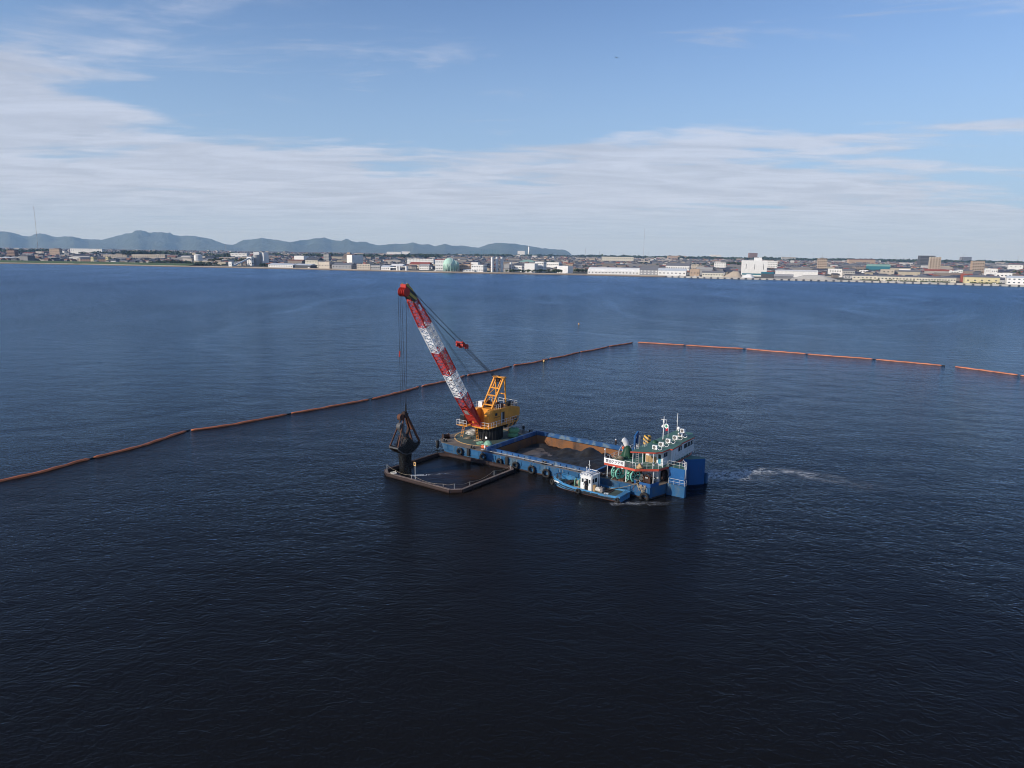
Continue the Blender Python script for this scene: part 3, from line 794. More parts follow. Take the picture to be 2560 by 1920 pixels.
# pedestal: black flared drum with vertical ribs
pd = MB(); k = 28
prof = [(DK + 0.01, 2.62), (2.4, 2.5), (3.6, 2.42), (4.3, 2.62), (4.6, 2.75)]
for z, r in prof:
    for i in range(k):
        a = 2 * math.pi * i / k
        pd.v.append((CX + r * math.cos(a), 10.1 + r * math.sin(a), z))
for j in range(len(prof) - 1):
    for i in range(k):
        pd.f.append((j * k + i, j * k + (i + 1) % k, (j + 1) * k + (i + 1) % k, (j + 1) * k + i)); pd.m.append(0)
for i in range(k):
    a = 2 * math.pi * i / k
    pd.beam((CX + 2.62 * math.cos(a), 10.1 + 2.62 * math.sin(a), DK + 0.02), (CX + 2.70 * math.cos(a), 10.1 + 2.70 * math.sin(a), 4.5), 0.12, 0.12)
ped = pd.build('pedestal', MAT['black'], crane)
q = MB(); q.box(5.75, 6.25, 7.40, 7.44, 2.35, 2.75); q.build('notice_plate', MAT['white_clean'], ped)
# slewing platform
pf = MB()
pf.prism([(CX - 2.0, 6.0), (CX + 2.0, 6.0), (CX + 2.55, 6.8), (CX + 2.55, 14.0), (CX + 2.0, 15.6), (CX - 2.0, 15.6), (CX - 2.55, 14.0), (CX - 2.55, 6.8)], 4.6, 5.0)
plat = pf.build('slewing_platform', MAT['crane_yellow'], crane)
wk = MB()
wk.box(CX + 2.552, CX + 3.35, 6.3, 15.0, 4.86, 4.94); wk.box(CX - 3.35, CX - 2.552, 6.3, 15.0, 4.86, 4.94)
wk.box(CX + 1.3, CX + 3.35, 5.6, 6.298, 4.86, 4.94); wk.box(CX - 3.9, CX - 1.3, 4.6, 6.298, 4.86, 4.94)
wk.build('walkway', MAT['crane_yellow'], plat)
rl = MB()
rl.rail([(CX + 1.4, 5.65, 4.94), (CX + 3.3, 5.65, 4.94), (CX + 3.3, 12.2, 4.94)], 1.05, 0.85)
rl.rail([(CX + 3.3, 12.6, 4.94), (CX + 3.3, 14.95, 4.94)], 1.05, 0.85)
rl.rail([(CX - 1.4, 4.65, 4.94), (CX - 3.85, 4.65, 4.94), (CX - 3.85, 6.2, 4.94), (CX - 3.3, 6.4, 4.94), (CX - 3.3, 14.9, 4.94)], 1.05, 0.9)
rl.build('walkway_rail', MAT['white'], plat)
# machinery house: side profile (y, z) swept across the width, sloped nose
hp = [(6.75, 5.0), (6.75, 7.2), (7.9, 7.95), (14.1, 7.95), (14.1, 5.0)]
def sweep(b, prof_, x0, x1, m=0):
    n_ = len(prof_)
    a_ = sum(prof_[i][0] * prof_[(i + 1) % n_][1] - prof_[(i + 1) % n_][0] * prof_[i][1] for i in range(n_))
    if a_ < 0: prof_ = prof_[::-1]
    vs = [(x0, y, z) for y, z in prof_] + [(x1, y, z) for y, z in prof_]
    b.add(vs, [(n_ + i, n_ + (i + 1) % n_, (i + 1) % n_, i) for i in range(n_)] + [tuple(range(n_))[::-1], tuple(range(n_, 2 * n_))], m)
    return b
# the house is split by a slot for the boom foot at the nose
hs = MB()
sweep(hs, hp, CX + 1.25, CX + 2.5)
sweep(hs, hp, CX - 2.5, CX - 1.25)
sweep(hs, [(9.0, 5.0), (9.0, 7.9), (14.1, 7.9), (14.1, 5.0)], CX - 1.249, CX + 1.249)
house = hs.build('machinery_house', MAT['crane_yellow'], crane)
cw = MB()
sweep(cw, [(14.102, 5.6), (14.102, 7.75), (14.9, 7.85), (16.4, 7.5), (16.9, 7.3), (16.9, 5.6)], CX - 2.5, CX + 2.5)
cwo = cw.build('rear_house', MAT['crane_yellow'], crane)
c2 = MB(); sweep(c2, [(12.6, 4.59), (12.6, 3.85), (15.4, 3.85), (16.7, 4.7), (16.7, 5.59), (15.7, 5.59), (15.7, 4.59)], CX - 2.4, CX + 2.4)
c2.build('counterweight', MAT['stripe_cw'], cwo)
# panel seams, door, window and letters on the visible side
XS = CX + 2.5
sm = MB()
for y in (8.4, 10.4, 12.2): sm.box(XS + 0.001, XS + 0.03, y, y + 0.06, 5.02, 7.9)
sm.box(XS + 0.001, XS + 0.025, 6.8, 14.0, 5.95, 6.0)
tag(sm.build('panel_seam', MAT['crane_yellow'], house), kind='stuff')
q = MB(); q.box(XS + 0.002, XS + 0.05, 10.95, 11.7, 5.1, 7.25); dd = q.build('door', MAT['black'], house)
q = MB(); q.box(XS + 0.051, XS + 0.10, 10.55, 10.93, 5.1, 7.2); q.build('door_leaf', MAT['light_steel'], dd)
q = MB(); q.box(XS + 0.002, XS + 0.05, 8.7, 9.35, 6.85, 7.35); wdo = q.build('window', MAT['glass'], house)
q = MB(); q.box(XS + 0.0015, XS + 0.06, 8.62, 9.43, 6.77, 6.83); q.build('sill', MAT['crane_yellow'], wdo)
q = MB()
for i in range(9): q.box(XS + 0.002, XS + 0.02, 8.3 + i * 0.22, 8.44 + i * 0.22, 6.42, 6.56)
tag(q.build('painted_lettering', MAT['rust'], house), kind='stuff')
tm = MB()
tm.box(CX + 1.3, CX + 2.4, 7.95, 8.6, 7.96, 8.02)
tm.build('hatch', MAT['crane_yellow'], house)
# operator's cab on the far side and roof gear
oc = MB(); oc.box(CX - 3.5, CX - 2.56, 5.3, 6.9, 5.0, 6.9); cabo = oc.build('operator_cab', MAT['grey_steel'], crane)
q = MB(); q.box(CX - 2.3, CX - 1.3, 9.3, 10.6, 7.955, 9.1); q.build('roof_cabinet', MAT['white'], house)
oc = MB(); oc.box(CX - 3.45, CX - 2.6, 5.24, 5.298, 5.7, 6.8); oc.build('window', MAT['glass'], cabo)
tr = MB()
tr.rail([(CX + 2.2, 9.0, 7.95), (CX + 2.2, 10.8, 7.95)], 0.95, 0.6)
tr.rail([(CX - 2.4, 7.9, 7.95), (CX - 2.4, 16.3, 7.6), (CX + 2.3, 16.3, 7.6), (CX + 2.3, 14.2, 7.8)], 1.1, 1.2)
tr.rail([(CX + 0.4, 12.0, 7.95), (CX - 1.5, 12.0, 7.95)], 1.6, 0.9)
tr.build('roof_rail', MAT['white'], house)
nbd = MB(); nbd.box(CX + 0.2, CX + 2.4, 16.40, 16.45, 7.75, 8.35); nbd.build('name_panel', MAT['light_steel'], cwo)
wn = MB()
wn.cyl((CX - 1.1, 11.3, 8.35), (CX + 1.1, 11.3, 8.35), 0.55, n=14); wn.cyl((CX - 1.2, 11.3, 8.35), (CX - 1.1, 11.3, 8.35), 0.75, n=16); wn.cyl((CX + 1.1, 11.3, 8.35), (CX + 1.2, 11.3, 8.35), 0.75, n=16)
wn.box(CX + 1.25, CX + 1.9, 11.0, 12.2, 7.955, 8.7)
wn.build('hoist_winch', MAT['rust'], house)
mt_ = MB(); mt_.cyl((CX + 1.6, 13.6, 8.4), (CX + 1.6, 15.2, 8.4), 0.42, n=12); mt_.box(CX + 1.2, CX + 2.0, 13.6, 15.2, 7.955, 8.1)
mt_.build('exhaust_drum', MAT['black'], house)
# A-frame gantry
ag = MB()
AZ, AY = 13.6, 13.2
for x in (CX - 1.15, CX + 1.15):
    ag.beam((x, 9.3, 7.9), (x, AY, AZ), 0.30, 0.30)
    ag.beam((x, 14.0, 7.75), (x, AY + 0.25, AZ), 0.24, 0.24)
for t_ in (0.12, 0.42, 0.66, 0.98):
    y = 9.3 + (AY - 9.3) * t_; z = 7.9 + (AZ - 7.9) * t_
    ag.beam((CX - 1.15, y, z), (CX + 1.15, y, z), 0.24, 0.24)
for t0_, t1_ in ((0.12, 0.42), (0.42, 0.66)):
    p0 = Vector((CX, 9.3 + (AY - 9.3) * t1_, 7.9 + (AZ - 7.9) * t1_))
    for sx_ in (-1, 1):
        ag.beam((CX + 1.1 * sx_, 9.3 + (AY - 9.3) * t0_, 7.9 + (AZ - 7.9) * t0_), p0, 0.13, 0.13)
for sx_ in (-0.62, 0.62): ag.beam((CX + sx_, 9.3 + (AY - 9.3) * 0.66, 7.9 + (AZ - 7.9) * 0.66), (CX + sx_, AY, AZ - 0.1), 0.16, 0.16)
ag.beam((CX - 1.1, 13.75, 10.3), (CX + 1.1, 13.75, 10.3), 0.2, 0.2)
ag.beam((CX - 1.5, AY + 0.1, AZ + 0.1), (CX + 1.5, AY + 0.1, AZ + 0.1), 0.7, 0.22)
gantry = ag.build('a_frame', MAT['crane_yellow'], crane)
sh = MB()
for x in (-0.35, 0.0, 0.35): sh.cyl((CX + x - 0.09, AY - 0.25, AZ - 0.45), (CX + x + 0.09, AY - 0.25, AZ - 0.45), 0.42, n=18)
sh.cyl((CX - 0.04, AY, AZ + 0.22), (CX + 0.04, AY, AZ + 0.22), 0.25, n=12)
sh.build('sheave', MAT['dark_rust'], gantry)
# access ladders and stays
la = MB(); la.ladder((CX - 0.5, 7.0, DK), (CX - 0.5, 6.6, 4.9), 0.5, side=(1, 0, 0)); la.build('ladder', MAT['crane_yellow'], crane)
la = MB(); la.ladder((CX + 2.9, 12.9, 2.0), (CX + 2.9, 12.9, 4.9), 0.5, side=(0, 1, 0)); la.build('ladder', MAT['crane_yellow'], crane)
la = MB(); la.ladder((CX - 3.4, 5.6, 2.3), (CX - 3.0, 5.9, 4.9), 0.5, side=(1, 0, 0)); la.build('ladder', MAT['crane_yellow'], crane)

# ---------------- boom
BF = Vector((CX, 6.15, 5.05)); BT = Vector((CX, -12.75, 32.05))
bd = (BT - BF).normalized(); bx_ = Vector((1, 0, 0)); bn = bx_.cross(bd).normalized()      # bn: upper side of the boom
if bn.z < 0: bn = -bn
BL = (BT - BF).length
def boom_dim(t):
    if t < 0.16: w_ = 2.5 - (2.5 - 1.75) * t / 0.16; d_ = 0.55 + (1.75 - 0.55) * t / 0.16
    elif t < 0.74: w_, d_ = 1.75, 1.75
    else: s_ = (t - 0.74) / 0.26; w_ = 1.75 - 0.65 * s_; d_ = 1.75 - 0.85 * s_
    return w_, d_
def corner(t, sx_, sn):
    w_, d_ = boom_dim(t)
    return BF + bd * (BL * t) + bx_ * (sx_ * w_ / 2) + bn * (sn * d_ / 2)
secs = [(0.02, 0.255, 'crane_red', 4), (0.255, 0.425, 'crane_white', 4), (0.425, 0.59, 'crane_red', 4), (0.59, 0.765, 'crane_white', 4), (0.765, 0.93, 'crane_red', 4)]
names_ = ['red plated foot section of the boom', 'lower white lattice section of the boom', 'middle red lattice section of the boom', 'upper white lattice section of the boom', 'red lattice section below the boom head']
for (t0_, t1_, mname, nb_), lab in zip(secs, names_):
    b = MB()
    C4 = ((-1, -1), (1, -1), (1, 1), (-1, 1))
    for (sx_, sn) in C4: b.beam(corner(t0_, sx_, sn), corner(t1_, sx_, sn), 0.17, 0.17)
    for i in range(nb_):
        ta = t0_ + (t1_ - t0_) * i / nb_; tb = t0_ + (t1_ - t0_) * (i + 1) / nb_; tm_ = (ta + tb) / 2
        for f in range(4):
            A = C4[f]; B_ = C4[(f + 1) % 4]
            b.cyl(corner(ta, *A), corner(tm_, *B_), 0.055, n=5); b.cyl(corner(tm_, *B_), corner(tb, *A), 0.055, n=5)
            b.cyl(corner(ta, *A), corner(ta, *B_), 0.05, n=5)
            b.cyl(corner(tm_, *A), corner(tm_, *B_), 0.04, n=5)
        b.cyl(corner(ta, -1, -1), corner(ta, 1, 1), 0.04, n=5)
    if t0_ < 0.1:
        # plated lower part
        for (s0, s1) in ((-1, 1), (1, -1)): pass
        for sx_ in (-1, 1):
            v_ = [corner(0.0, sx_, -1), corner(0.155, sx_, -1), corner(0.155, sx_, 1), corner(0.0, sx_, 1)]
            v2 = [p + bx_ * (-0.06 * sx_) for p in v_]
            b.add(v_ + v2, [(0, 1, 2, 3), (7, 6, 5, 4), (0, 4, 5, 1), (1, 5, 6, 2), (2, 6, 7, 3), (3, 7, 4, 0)])
        v_ = [corner(0.055, -1, -1), corner(0.055, 1, -1), corner(0.15, 1, -1), corner(0.15, -1, -1)]
        v2 = [p + bn * 0.05 for p in v_]
        b.add(v_ + v2, [(3, 2, 1, 0), (4, 5, 6, 7), (0, 1, 5, 4), (1, 2, 6, 5), (2, 3, 7, 6), (3, 0, 4, 7)])
        b.cyl(corner(0.0, -1, 0), corner(0.0, 1, 0), 0.24, n=12)
    so_ = b.build('boom_section', MAT[mname], crane); so_['label'] = lab
    if t0_ < 0.1:
        g = MB(); o_ = -bn * 0.03
        v_ = [corner(0.115, -0.55, -1) + o_, corner(0.115, 0.55, -1) + o_, corner(0.15, 0.55, -1) + o_, corner(0.15, -0.55, -1) + o_]
        v2 = [p - bn * 0.03 for p in v_]
        g.add(v_ + v2, [(0, 1, 2, 3), (7, 6, 5, 4), (0, 4, 5, 1), (1, 5, 6, 2), (2, 6, 7, 3), (3, 7, 4, 0)])
        g.build('boom_plate', MAT['light_steel'], so_)
    if t0_ > 0.7:
        g = MB()
        pc = [(BF + bd * (BL * t_) + bx_ * (boom_dim(t_)[0] / 2 + 0.11) + bn * n_) for t_, n_ in ((0.862, -0.05), (0.862, 0.35), (0.895, 0.35), (0.895, -0.05))]
        pc2 = [p + bx_ * 0.03 for p in pc]
        g.add(pc + pc2, [(0, 1, 2, 3), (7, 6, 5, 4), (0, 4, 5, 1), (1, 5, 6, 2), (2, 6, 7, 3), (3, 7, 4, 0)])
        g.build('boom_notice', MAT['white_clean'], so_)
# catwalk along the boom's lower face
cwk = MB()
for t0_ in range(10):
    a = 0.2 + t0_ * 0.055
    cwk.beam(corner(a, 0, 0.75), corner(a + 0.05, 0, 0.75), 0.42, 0.05)
cwk.build('boom_catwalk', MAT['light_steel'], crane)
# boom head: striped cheek plates, sheaves, red end box
hd = MB()
for sx_ in (-1, 1):
    v_ = [corner(0.925, sx_, -1.05), corner(1.015, sx_, -1.05), corner(1.03, sx_, 0.5), corner(0.985, sx_, 1.25), corner(0.925, sx_, 1.05)]
    v2 = [p + bx_ * (0.10 * sx_) for p in v_]; n_ = 5
    fs = [tuple(range(n_)), tuple(range(2 * n_ - 1, n_ - 1, -1))] + [(i, (i + 1) % n_, n_ + (i + 1) % n_, n_ + i) for i in range(n_)]
    hd.add(v_ + v2, fs)
head = hd.build('boom_head', MAT['stripe_boom'], crane)
hx = MB()
cA = BT + bn * 0.1; 
hx.beam(BT + bd * 0.55 - bx_ * 0.6, BT + bd * 0.55 + bx_ * 0.6, 0.9, 0.55)
hx.build('head_frame', MAT['crane_red'], head); hx = MB()
hx.beam(BT - bd * 0.3 - bn * 0.45 - bx_ * 0.5, BT - bd * 0.3 - bn * 0.45 + bx_ * 0.5, 0.3, 0.3)
hx.build('head_crossbar', MAT['crane_red'], head); hx = MB()
hx.beam(BT - bd * 2.2 - bn * 0.3 - bx_ * 0.55, BT - bd * 2.2 - bn * 0.3 + bx_ * 0.55, 0.9, 0.3)
hx.build('head_crossbar', MAT['crane_red'], head)
SHV = Vector((CX, -13.35, 31.5))
for x in (-0.62, -0.2, 0.2, 0.62):
    s_ = MB(); s_.cyl(SHV + bx_ * (x - 0.1), SHV + bx_ * (x + 0.1), 0.72, n=24); s_.torus(SHV + bx_ * x, (1, 0, 0), 0.72, 0.07, 24, 5)
    s_.build('sheave', MAT['crane_red'], head)

# ---------------- ropes
def rope(name, pts, r, parent, mat='wire', sag=0.0):
    b = MB()
    if sag and len(pts) == 2:
        p, q_ = Vector(pts[0]), Vector(pts[1]); pts = []
        for i in range(11):
            t_ = i / 10; v = p.lerp(q_, t_); v.z -= sag * 4 * t_ * (1 - t_); pts.append(v)
    b.tube(pts, r, 5)
    return b.build(name, MAT[mat], parent)
GX, GY = CX - 0.1, -13.45                       # the grab hangs here
GT = 11.1                                        # top of the grab
rope('hoist_rope', [(CX - 0.62, -14.05, 31.5), (GX - 0.45, GY - 0.4, GT)], 0.03, crane)
rope('hoist_rope', [(CX - 0.2, -14.05, 31.5), (GX - 0.15, GY - 0.15, GT + 0.6)], 0.03, crane)
rope('closing_rope', [(CX + 0.2, -14.05, 31.5), (GX + 0.12, GY + 0.1, GT + 1.2)], 0.03, crane)
rope('closing_rope', [(CX + 0.62, -13.3, 30.8), (GX + 0.25, GY + 0.15, GT + 1.2)], 0.03, crane)
rope('tag_line', [(CX + 0.3, -12.4, 30.6), (CX + 0.2, -12.6, 28.3)], 0.03, crane)
BR = Vector((CX, 1.6, 21.3))                     # bridle between pendants and luffing ropes
APX = Vector((CX, AY - 0.3, AZ - 0.4))
for x in (-0.75, 0.75):
    rope('pendant', [BT - bd * 1.2 + bn * 0.6 + bx_ * (x * 0.8), BR + Vector((x, -0.9, 0.75))], 0.055, crane, sag=0.1)
for x in (-0.65, -0.25, 0.25, 0.65):
    rope('luffing_rope', [BR + Vector((x, 0.7, -0.5)), APX + Vector((x * 0.6, 0, 0))], 0.042, crane, sag=0.12)
rope('hoist_rope', [BT - bd * 2.0 + bn * 0.9, Vector((CX - 0.3, 10.6, 8.6))], 0.03, crane, sag=0.2)
rope('hoist_rope', [BT - bd * 2.0 + bn * 0.9 + bx_ * 0.4, Vector((CX + 0.3, 10.6, 8.6))], 0.03, crane, sag=0.35)
bb = MB()
dv = (APX - BR).normalized()
for x in (-0.72, 0.72):
    bb.beam(BR - dv * 0.95 + bx_ * x, BR + dv * 0.75 + bx_ * x, 0.16, 0.42)
    bb.cyl(BR + dv * 0.6 + bx_ * (x - 0.14), BR + dv * 0.6 + bx_ * (x + 0.14), 0.45, n=16)
    bb.cyl(BR - dv * 0.5 + Vector((0, 0, -0.35)) + bx_ * (x - 0.14), BR - dv * 0.5 + Vector((0, 0, -0.35)) + bx_ * (x + 0.14), 0.36, n=16)
bb.beam(BR - bx_ * 0.72, BR + bx_ * 0.72, 0.22, 0.3)
bb.beam(BR - dv * 0.9 - bx_ * 0.72, BR - dv * 0.9 + bx_ * 0.72, 0.2, 0.2)
bb.build('bridle_block', MAT['crane_red'], crane)
q = MB(); q.cyl((GX - 0.53, GY - 0.47, 20.6), (GX - 0.50, GY - 0.42, 21.6), 0.13, n=8); q.build('rope_socket', MAT['crane_red'], crane)

# ================================================================== THE GRAB
grab = bthing('clamshell_grab', 'rusty dark clamshell grab hanging from the crane ropes over the floating frame', 'grab bucket', GX, GY, 0.0)
# shells: side profile in (y, z); each shell is a curved scoop
for sgn in (-1, 1):
    pr = [(0.02, 3.95), (0.55, 3.92), (1.2, 4.1), (1.9, 4.5), (2.55, 5.05), (2.75, 5.45), (2.45, 5.62), (1.7, 5.45), (0.95, 5.75), (0.25, 6.7), (0.02, 6.7)]
    b = MB(); sweep(b, [(y * sgn, z) for y, z in pr], -1.0, 1.0)
    s_ = b.build('shell', MAT['wet_mud'], grab)
    e = MB()
    for x in (-1.03, 1.03): 
        pts_ = [(x, y * sgn, z) for y, z in pr[:7]]
        e.tube(pts_, 0.09, 5)
    e.beam((-1.05, 2.72 * sgn, 5.35), (1.05, 2.72 * sgn, 5.35), 0.16, 0.26)
    e.build('shell_rim', MAT['grey_steel'], s_)
    w_ = MB()
    for x in (-0.5, 0.0, 0.5): w_.tube([(x, y * sgn * 1.01, z - 0.03) for y, z in pr[1:6]], 0.06, 5)
    w_.build('wear_rib', MAT['dark_rust'], s_)
# arms from the head to the outer corners of the shells
for (sx_, sy) in ((-1, -1), (1, -1), (-1, 1), (1, 1)):
    a = MB()
    top_ = (0.22 * sx_, 0.28 * sy, 10.55); bot = (0.92 * sx_, 2.62 * sy, 5.5)
    a.beam(top_, bot, 0.16 if sy < 0 else 0.24, 0.20 if sy < 0 else 0.34)
    a.build('arm', MAT['rust'], grab)
web = MB()
v_ = [(-0.2, 0.35, 10.4), (0.2, 0.35, 10.4), (0.62, 1.65, 7.7), (-0.62, 1.65, 7.7)]; v2 = [(x, y + 0.12, z) for x, y, z in v_]
web.add(v_ + v2, [(0, 1, 2, 3), (7, 6, 5, 4), (0, 4, 5, 1), (1, 5, 6, 2), (2, 6, 7, 3), (3, 7, 4, 0)])
web.build('arm_web', MAT['rust'], grab)
hd2 = MB()
hd2.box(-0.45, 0.45, -0.45, 0.45, 10.2, 10.9); hd2.box(-0.3, 0.3, -0.3, 0.3, 10.9, 11.15)
hd2.build('head_block', MAT['dark_rust'], grab)
s_ = MB(); s_.cyl((-0.35, -0.95, 10.35), (0.35, -0.95, 10.35), 0.55, n=18); s_.beam((0, -0.95, 10.5), (0, 0, 10.7), 0.3, 0.4); s_.build('head_sheave', MAT['rust'], grab)
lb = MB()
lb.beam((0, -1.25, 8.55), (0, 0.1, 6.3), 0.75, 0.55); lb.cyl((-0.4, -1.05, 8.75), (0.4, -1.05, 8.75), 0.62, n=18)
lb.build('closing_block', MAT['grey_steel'], grab)
lk = MB()
lk.beam((-0.5, -0.9, 7.2), (-0.5, -1.6, 5.2), 0.14, 0.14); lk.beam((0.5, -0.9, 7.2), (0.5, -1.6, 5.2), 0.14, 0.14)
lk.beam((0, 0.2, 6.3), (0, 0.9, 8.0), 0.5, 0.3); lk.box(-0.55, 0.55, -0.4, 0.5, 6.2, 6.9)
lk.build('hinge_link', MAT['dark_rust'], grab)
cr = MB(); cr.cyl((0.12, 0.1, 10.9), (0.12, 0.1, 12.4), 0.09, n=6); cr.cyl((0.25, 0.15, 10.9), (0.25, 0.15, 12.4), 0.07, n=6); cr.build('rope_socket', MAT['black'], grab)
# water and mud pouring out of the closed shells
fm = MB(); nr, nz = 30, 26
for j in range(nz + 1):
    t_ = j / nz; z = 4.3 - 4.45 * t_
    for i in range(nr):
        a = 2 * math.pi * i / nr
        wob = 1 + 0.10 * noise.noise(Vector((math.cos(a) * 2.6, math.sin(a) * 2.6, z * 0.35))) + 0.05 * noise.noise(Vector((math.cos(a) * 9, math.sin(a) * 9, z * 0.8)))
        rx = (1.12 - 0.14 * math.sin(math.pi * t_) + (0.12 if t_ > 0.93 else 0)) * wob; ry = (1.28 - 0.34 * t_) * wob
        fm.v.append((rx * math.cos(a), ry * math.sin(a), z))
for j in range(nz):
    for i in range(nr):
        fm.f.append((j * nr + i, (j + 1) * nr + i, (j + 1) * nr + (i + 1) % nr, j * nr + (i + 1) % nr)); fm.m.append(0)
fo_ = fm.build('falling_water', MAT['wet_mud'], None, smooth=True); bput(fo_, GX, GY, 0)
tag(fo_, 'thick dark column of muddy water pouring from the closed grab', 'muddy water')

# ================================================================== FLOATING FRAME under the grab
fr = bthing('floating_frame', 'rusty square floating steel frame beside the barge enclosing the dredged water', 'floating frame', 0, 0, 0)
FC = [(2.9, -16.1), (17.2, -16.1), (18.55, -14.8), (18.55, -0.9), (17.0, 0.25), (3.4, -0.35), (1.3, -1.4), (1.3, -14.9)]
for i in range(8):
    a = Vector((*FC[i], 0.22)); b_ = Vector((*FC[(i + 1) % 8], 0.22)); L_ = (b_ - a).length
    nm = 'frame_side' if L_ > 5 else 'frame_corner'
    m_ = MB(); m_.cyl(a, b_, 0.34, n=12)
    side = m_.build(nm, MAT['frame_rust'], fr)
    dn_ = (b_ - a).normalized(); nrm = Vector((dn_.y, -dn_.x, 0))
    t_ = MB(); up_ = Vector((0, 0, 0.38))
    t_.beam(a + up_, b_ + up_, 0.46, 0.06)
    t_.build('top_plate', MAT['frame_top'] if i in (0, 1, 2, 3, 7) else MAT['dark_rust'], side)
    if L_ > 5:
        h_ = MB(); k = int(L_ / 2.3)
        for j in range(1, k): 
            p = a.lerp(b_, j / k); h_.beam(p + Vector((0, 0, -0.34)) + nrm * 0.08, p + Vector((0, 0, 0.34)) + nrm * 0.08, 0.09, 0.70)
        tag(h_.build('stiffener', MAT['dark_rust'], side), kind='stuff')
def fr_post(x, y, h, r=0.024):
    p = MB(); p.cyl((x, y, 0.6), (x, y, 0.6 + h), r, n=6); return p.build('rail_post', MAT['white'], fr)
PP = [(2.0, -15.3, 1.1), (4.7, -15.95, 0.75), (8.5, -15.95, 0.7), (15.5, -15.9, 0.5), (17.6, -15.6, 0.9), (18.3, -12.5, 0.6), (18.45, -6.2, 1.0), (18.3, -1.2, 0.7)]
for x, y, h in PP: fr_post(x, y, h)
rp = MB()
pts_ = []
for (x0, y0, h0), (x1, y1, h1) in zip(PP[:-1], PP[1:]):
    for j in range(6):
        t_ = j / 6; pts_.append((x0 + (x1 - x0) * t_, y0 + (y1 - y0) * t_, 0.6 + h0 + (h1 - h0) * t_ - 0.45 * 4 * t_ * (1 - t_) * min(1, abs(x1 - x0 + y1 - y0) / 6)))
rp.tube(pts_, 0.02, 5); rp.build('rail_rope', MAT['rope_tan'], fr)
sg = MB(); sg.cyl((9.2, -15.8, 0.6), (9.2, -15.8, 3.4), 0.045, n=6); sgp = sg.build('sign_post', MAT['white'], fr)
sg = MB(); sg.box(8.95, 9.45, -15.88, -15.84, 2.95, 3.6); bo_ = sg.build('sign_plate', MAT['yellow_pale'], sgp)
sg = MB(); sg.box(9.08, 9.32, -15.90, -15.882, 3.1, 3.45); sg.build('sign_symbol', MAT['navy'], sgp)
# loose rope heap on its near left corner
def rope_pile(name, label, cat, mat, x, y, z, rad, loops, r=0.035, flat=0.25, group=None):
    b = MB()
    for i in range(loops):
        rr = rad * random.uniform(0.35, 1.0); ox, oy = random.uniform(-0.35, 0.35) * rad, random.uniform(-0.35, 0.35) * rad
        pts_ = []
        ph = random.uniform(0, 6.28); e = random.uniform(0.6, 1.0); tl = random.uniform(-flat, flat)
        for j in range(16):
            a = 2 * math.pi * j / 16
            pts_.append((ox + rr * math.cos(a), oy + rr * e * math.sin(a), r + flat * rad * i / loops + abs(tl * rr * math.sin(a + ph)) * 0.7))
        b.tube(pts_, r, 5, closed=True)
    o = b.build(name, MAT[mat]); bput(o, x, y, z, random.uniform(0, 3))
    return tag(o, label, cat, group)
rope_pile('rope_pile', 'white rope tangle lying on the left corner of the floating frame', 'rope', 'rope_white', 4.2, -15.9, 0.62, 0.6, 9)

# ================================================================== TUG
tug = bthing('work_boat', 'small bright blue work boat with white wheelhouse moored alongside the barge', 'boat', 27.9, -1.45, 0)
# half breadth by length station (x, half width at gunwale, gunwale height)
ST = [(0.0, 0.75, 1.55), (0.35, 1.15, 1.5), (1.2, 1.6, 1.35), (2.6, 1.92, 1.15), (4.5, 2.05, 0.98), (7.5, 2.08, 0.88), (10.5, 2.05, 0.90), (12.2, 1.95, 0.95), (13.0, 1.8, 0.98)]
th = MB(); ns = len(ST)
rings = []
for (x, hw, gz) in ST:
    kx = 0.55 if x < 1.0 else 0.0
    xs = x + (0.5 * (1 - x / 3) if x < 3 else 0)
    rings.append([(xs + 0.25, -hw * 0.72, -0.5), (xs, -hw * 0.9, 0.12), (x, -hw, gz - 0.30), (x, -hw, gz), (x, -hw + 0.16, gz), (x, -hw + 0.16, 0.62), (x, hw - 0.16, 0.62), (x, hw - 0.16, gz), (x, hw, gz), (x, hw, gz - 0.30), (xs, hw * 0.9, 0.12), (xs + 0.25, hw * 0.72, -0.5)])
for rg in rings: th.v += rg
K = 12
mcol = [1, 0, 0, 0, 0, 2, 0, 0, 0, 0, 1, 1]
for i in range(ns - 1):
    for j in range(K):
        j2 = (j + 1) % K
        th.f.append((i * K + j, (i + 1) * K + j, (i + 1) * K + j2, i * K + j2)); th.m.append(mcol[j])
th.f.append((0, 1, 2, 3, 4, 5, 6, 7, 8, 9, 10, 11)); th.m.append(0)
o_ = (ns - 1) * K
th.f.append([o_ + j for j in range(K)][::-1]); th.m.append(0)
tb = th.build('hull', [MAT['tug_blue'], MAT['rust'], MAT['deck_green']], tug)
# fender strakes and freeing slots
fs_ = MB()
for sgn in (-1, 1):
    fs_.tube([(x, sgn * (hw + 0.06), gz - 0.42) for x, hw, gz in ST], 0.075, 6)
    fs_.tube([(x + (0.2 if x < 2 else 0), sgn * (hw * 0.96 + 0.05), max(0.28, gz - 0.80)) for x, hw, gz in ST], 0.065, 6)
fs_.build('rubbing_strake', MAT['rubber'], tb)
sl_ = MB()
for x in (3.2, 6.6, 8.0): sl_.box(x, x + 1.2, -2.13, -2.055, 0.56, 0.68)
tag(sl_.build('freeing_port', MAT['black'], tb), kind='stuff')
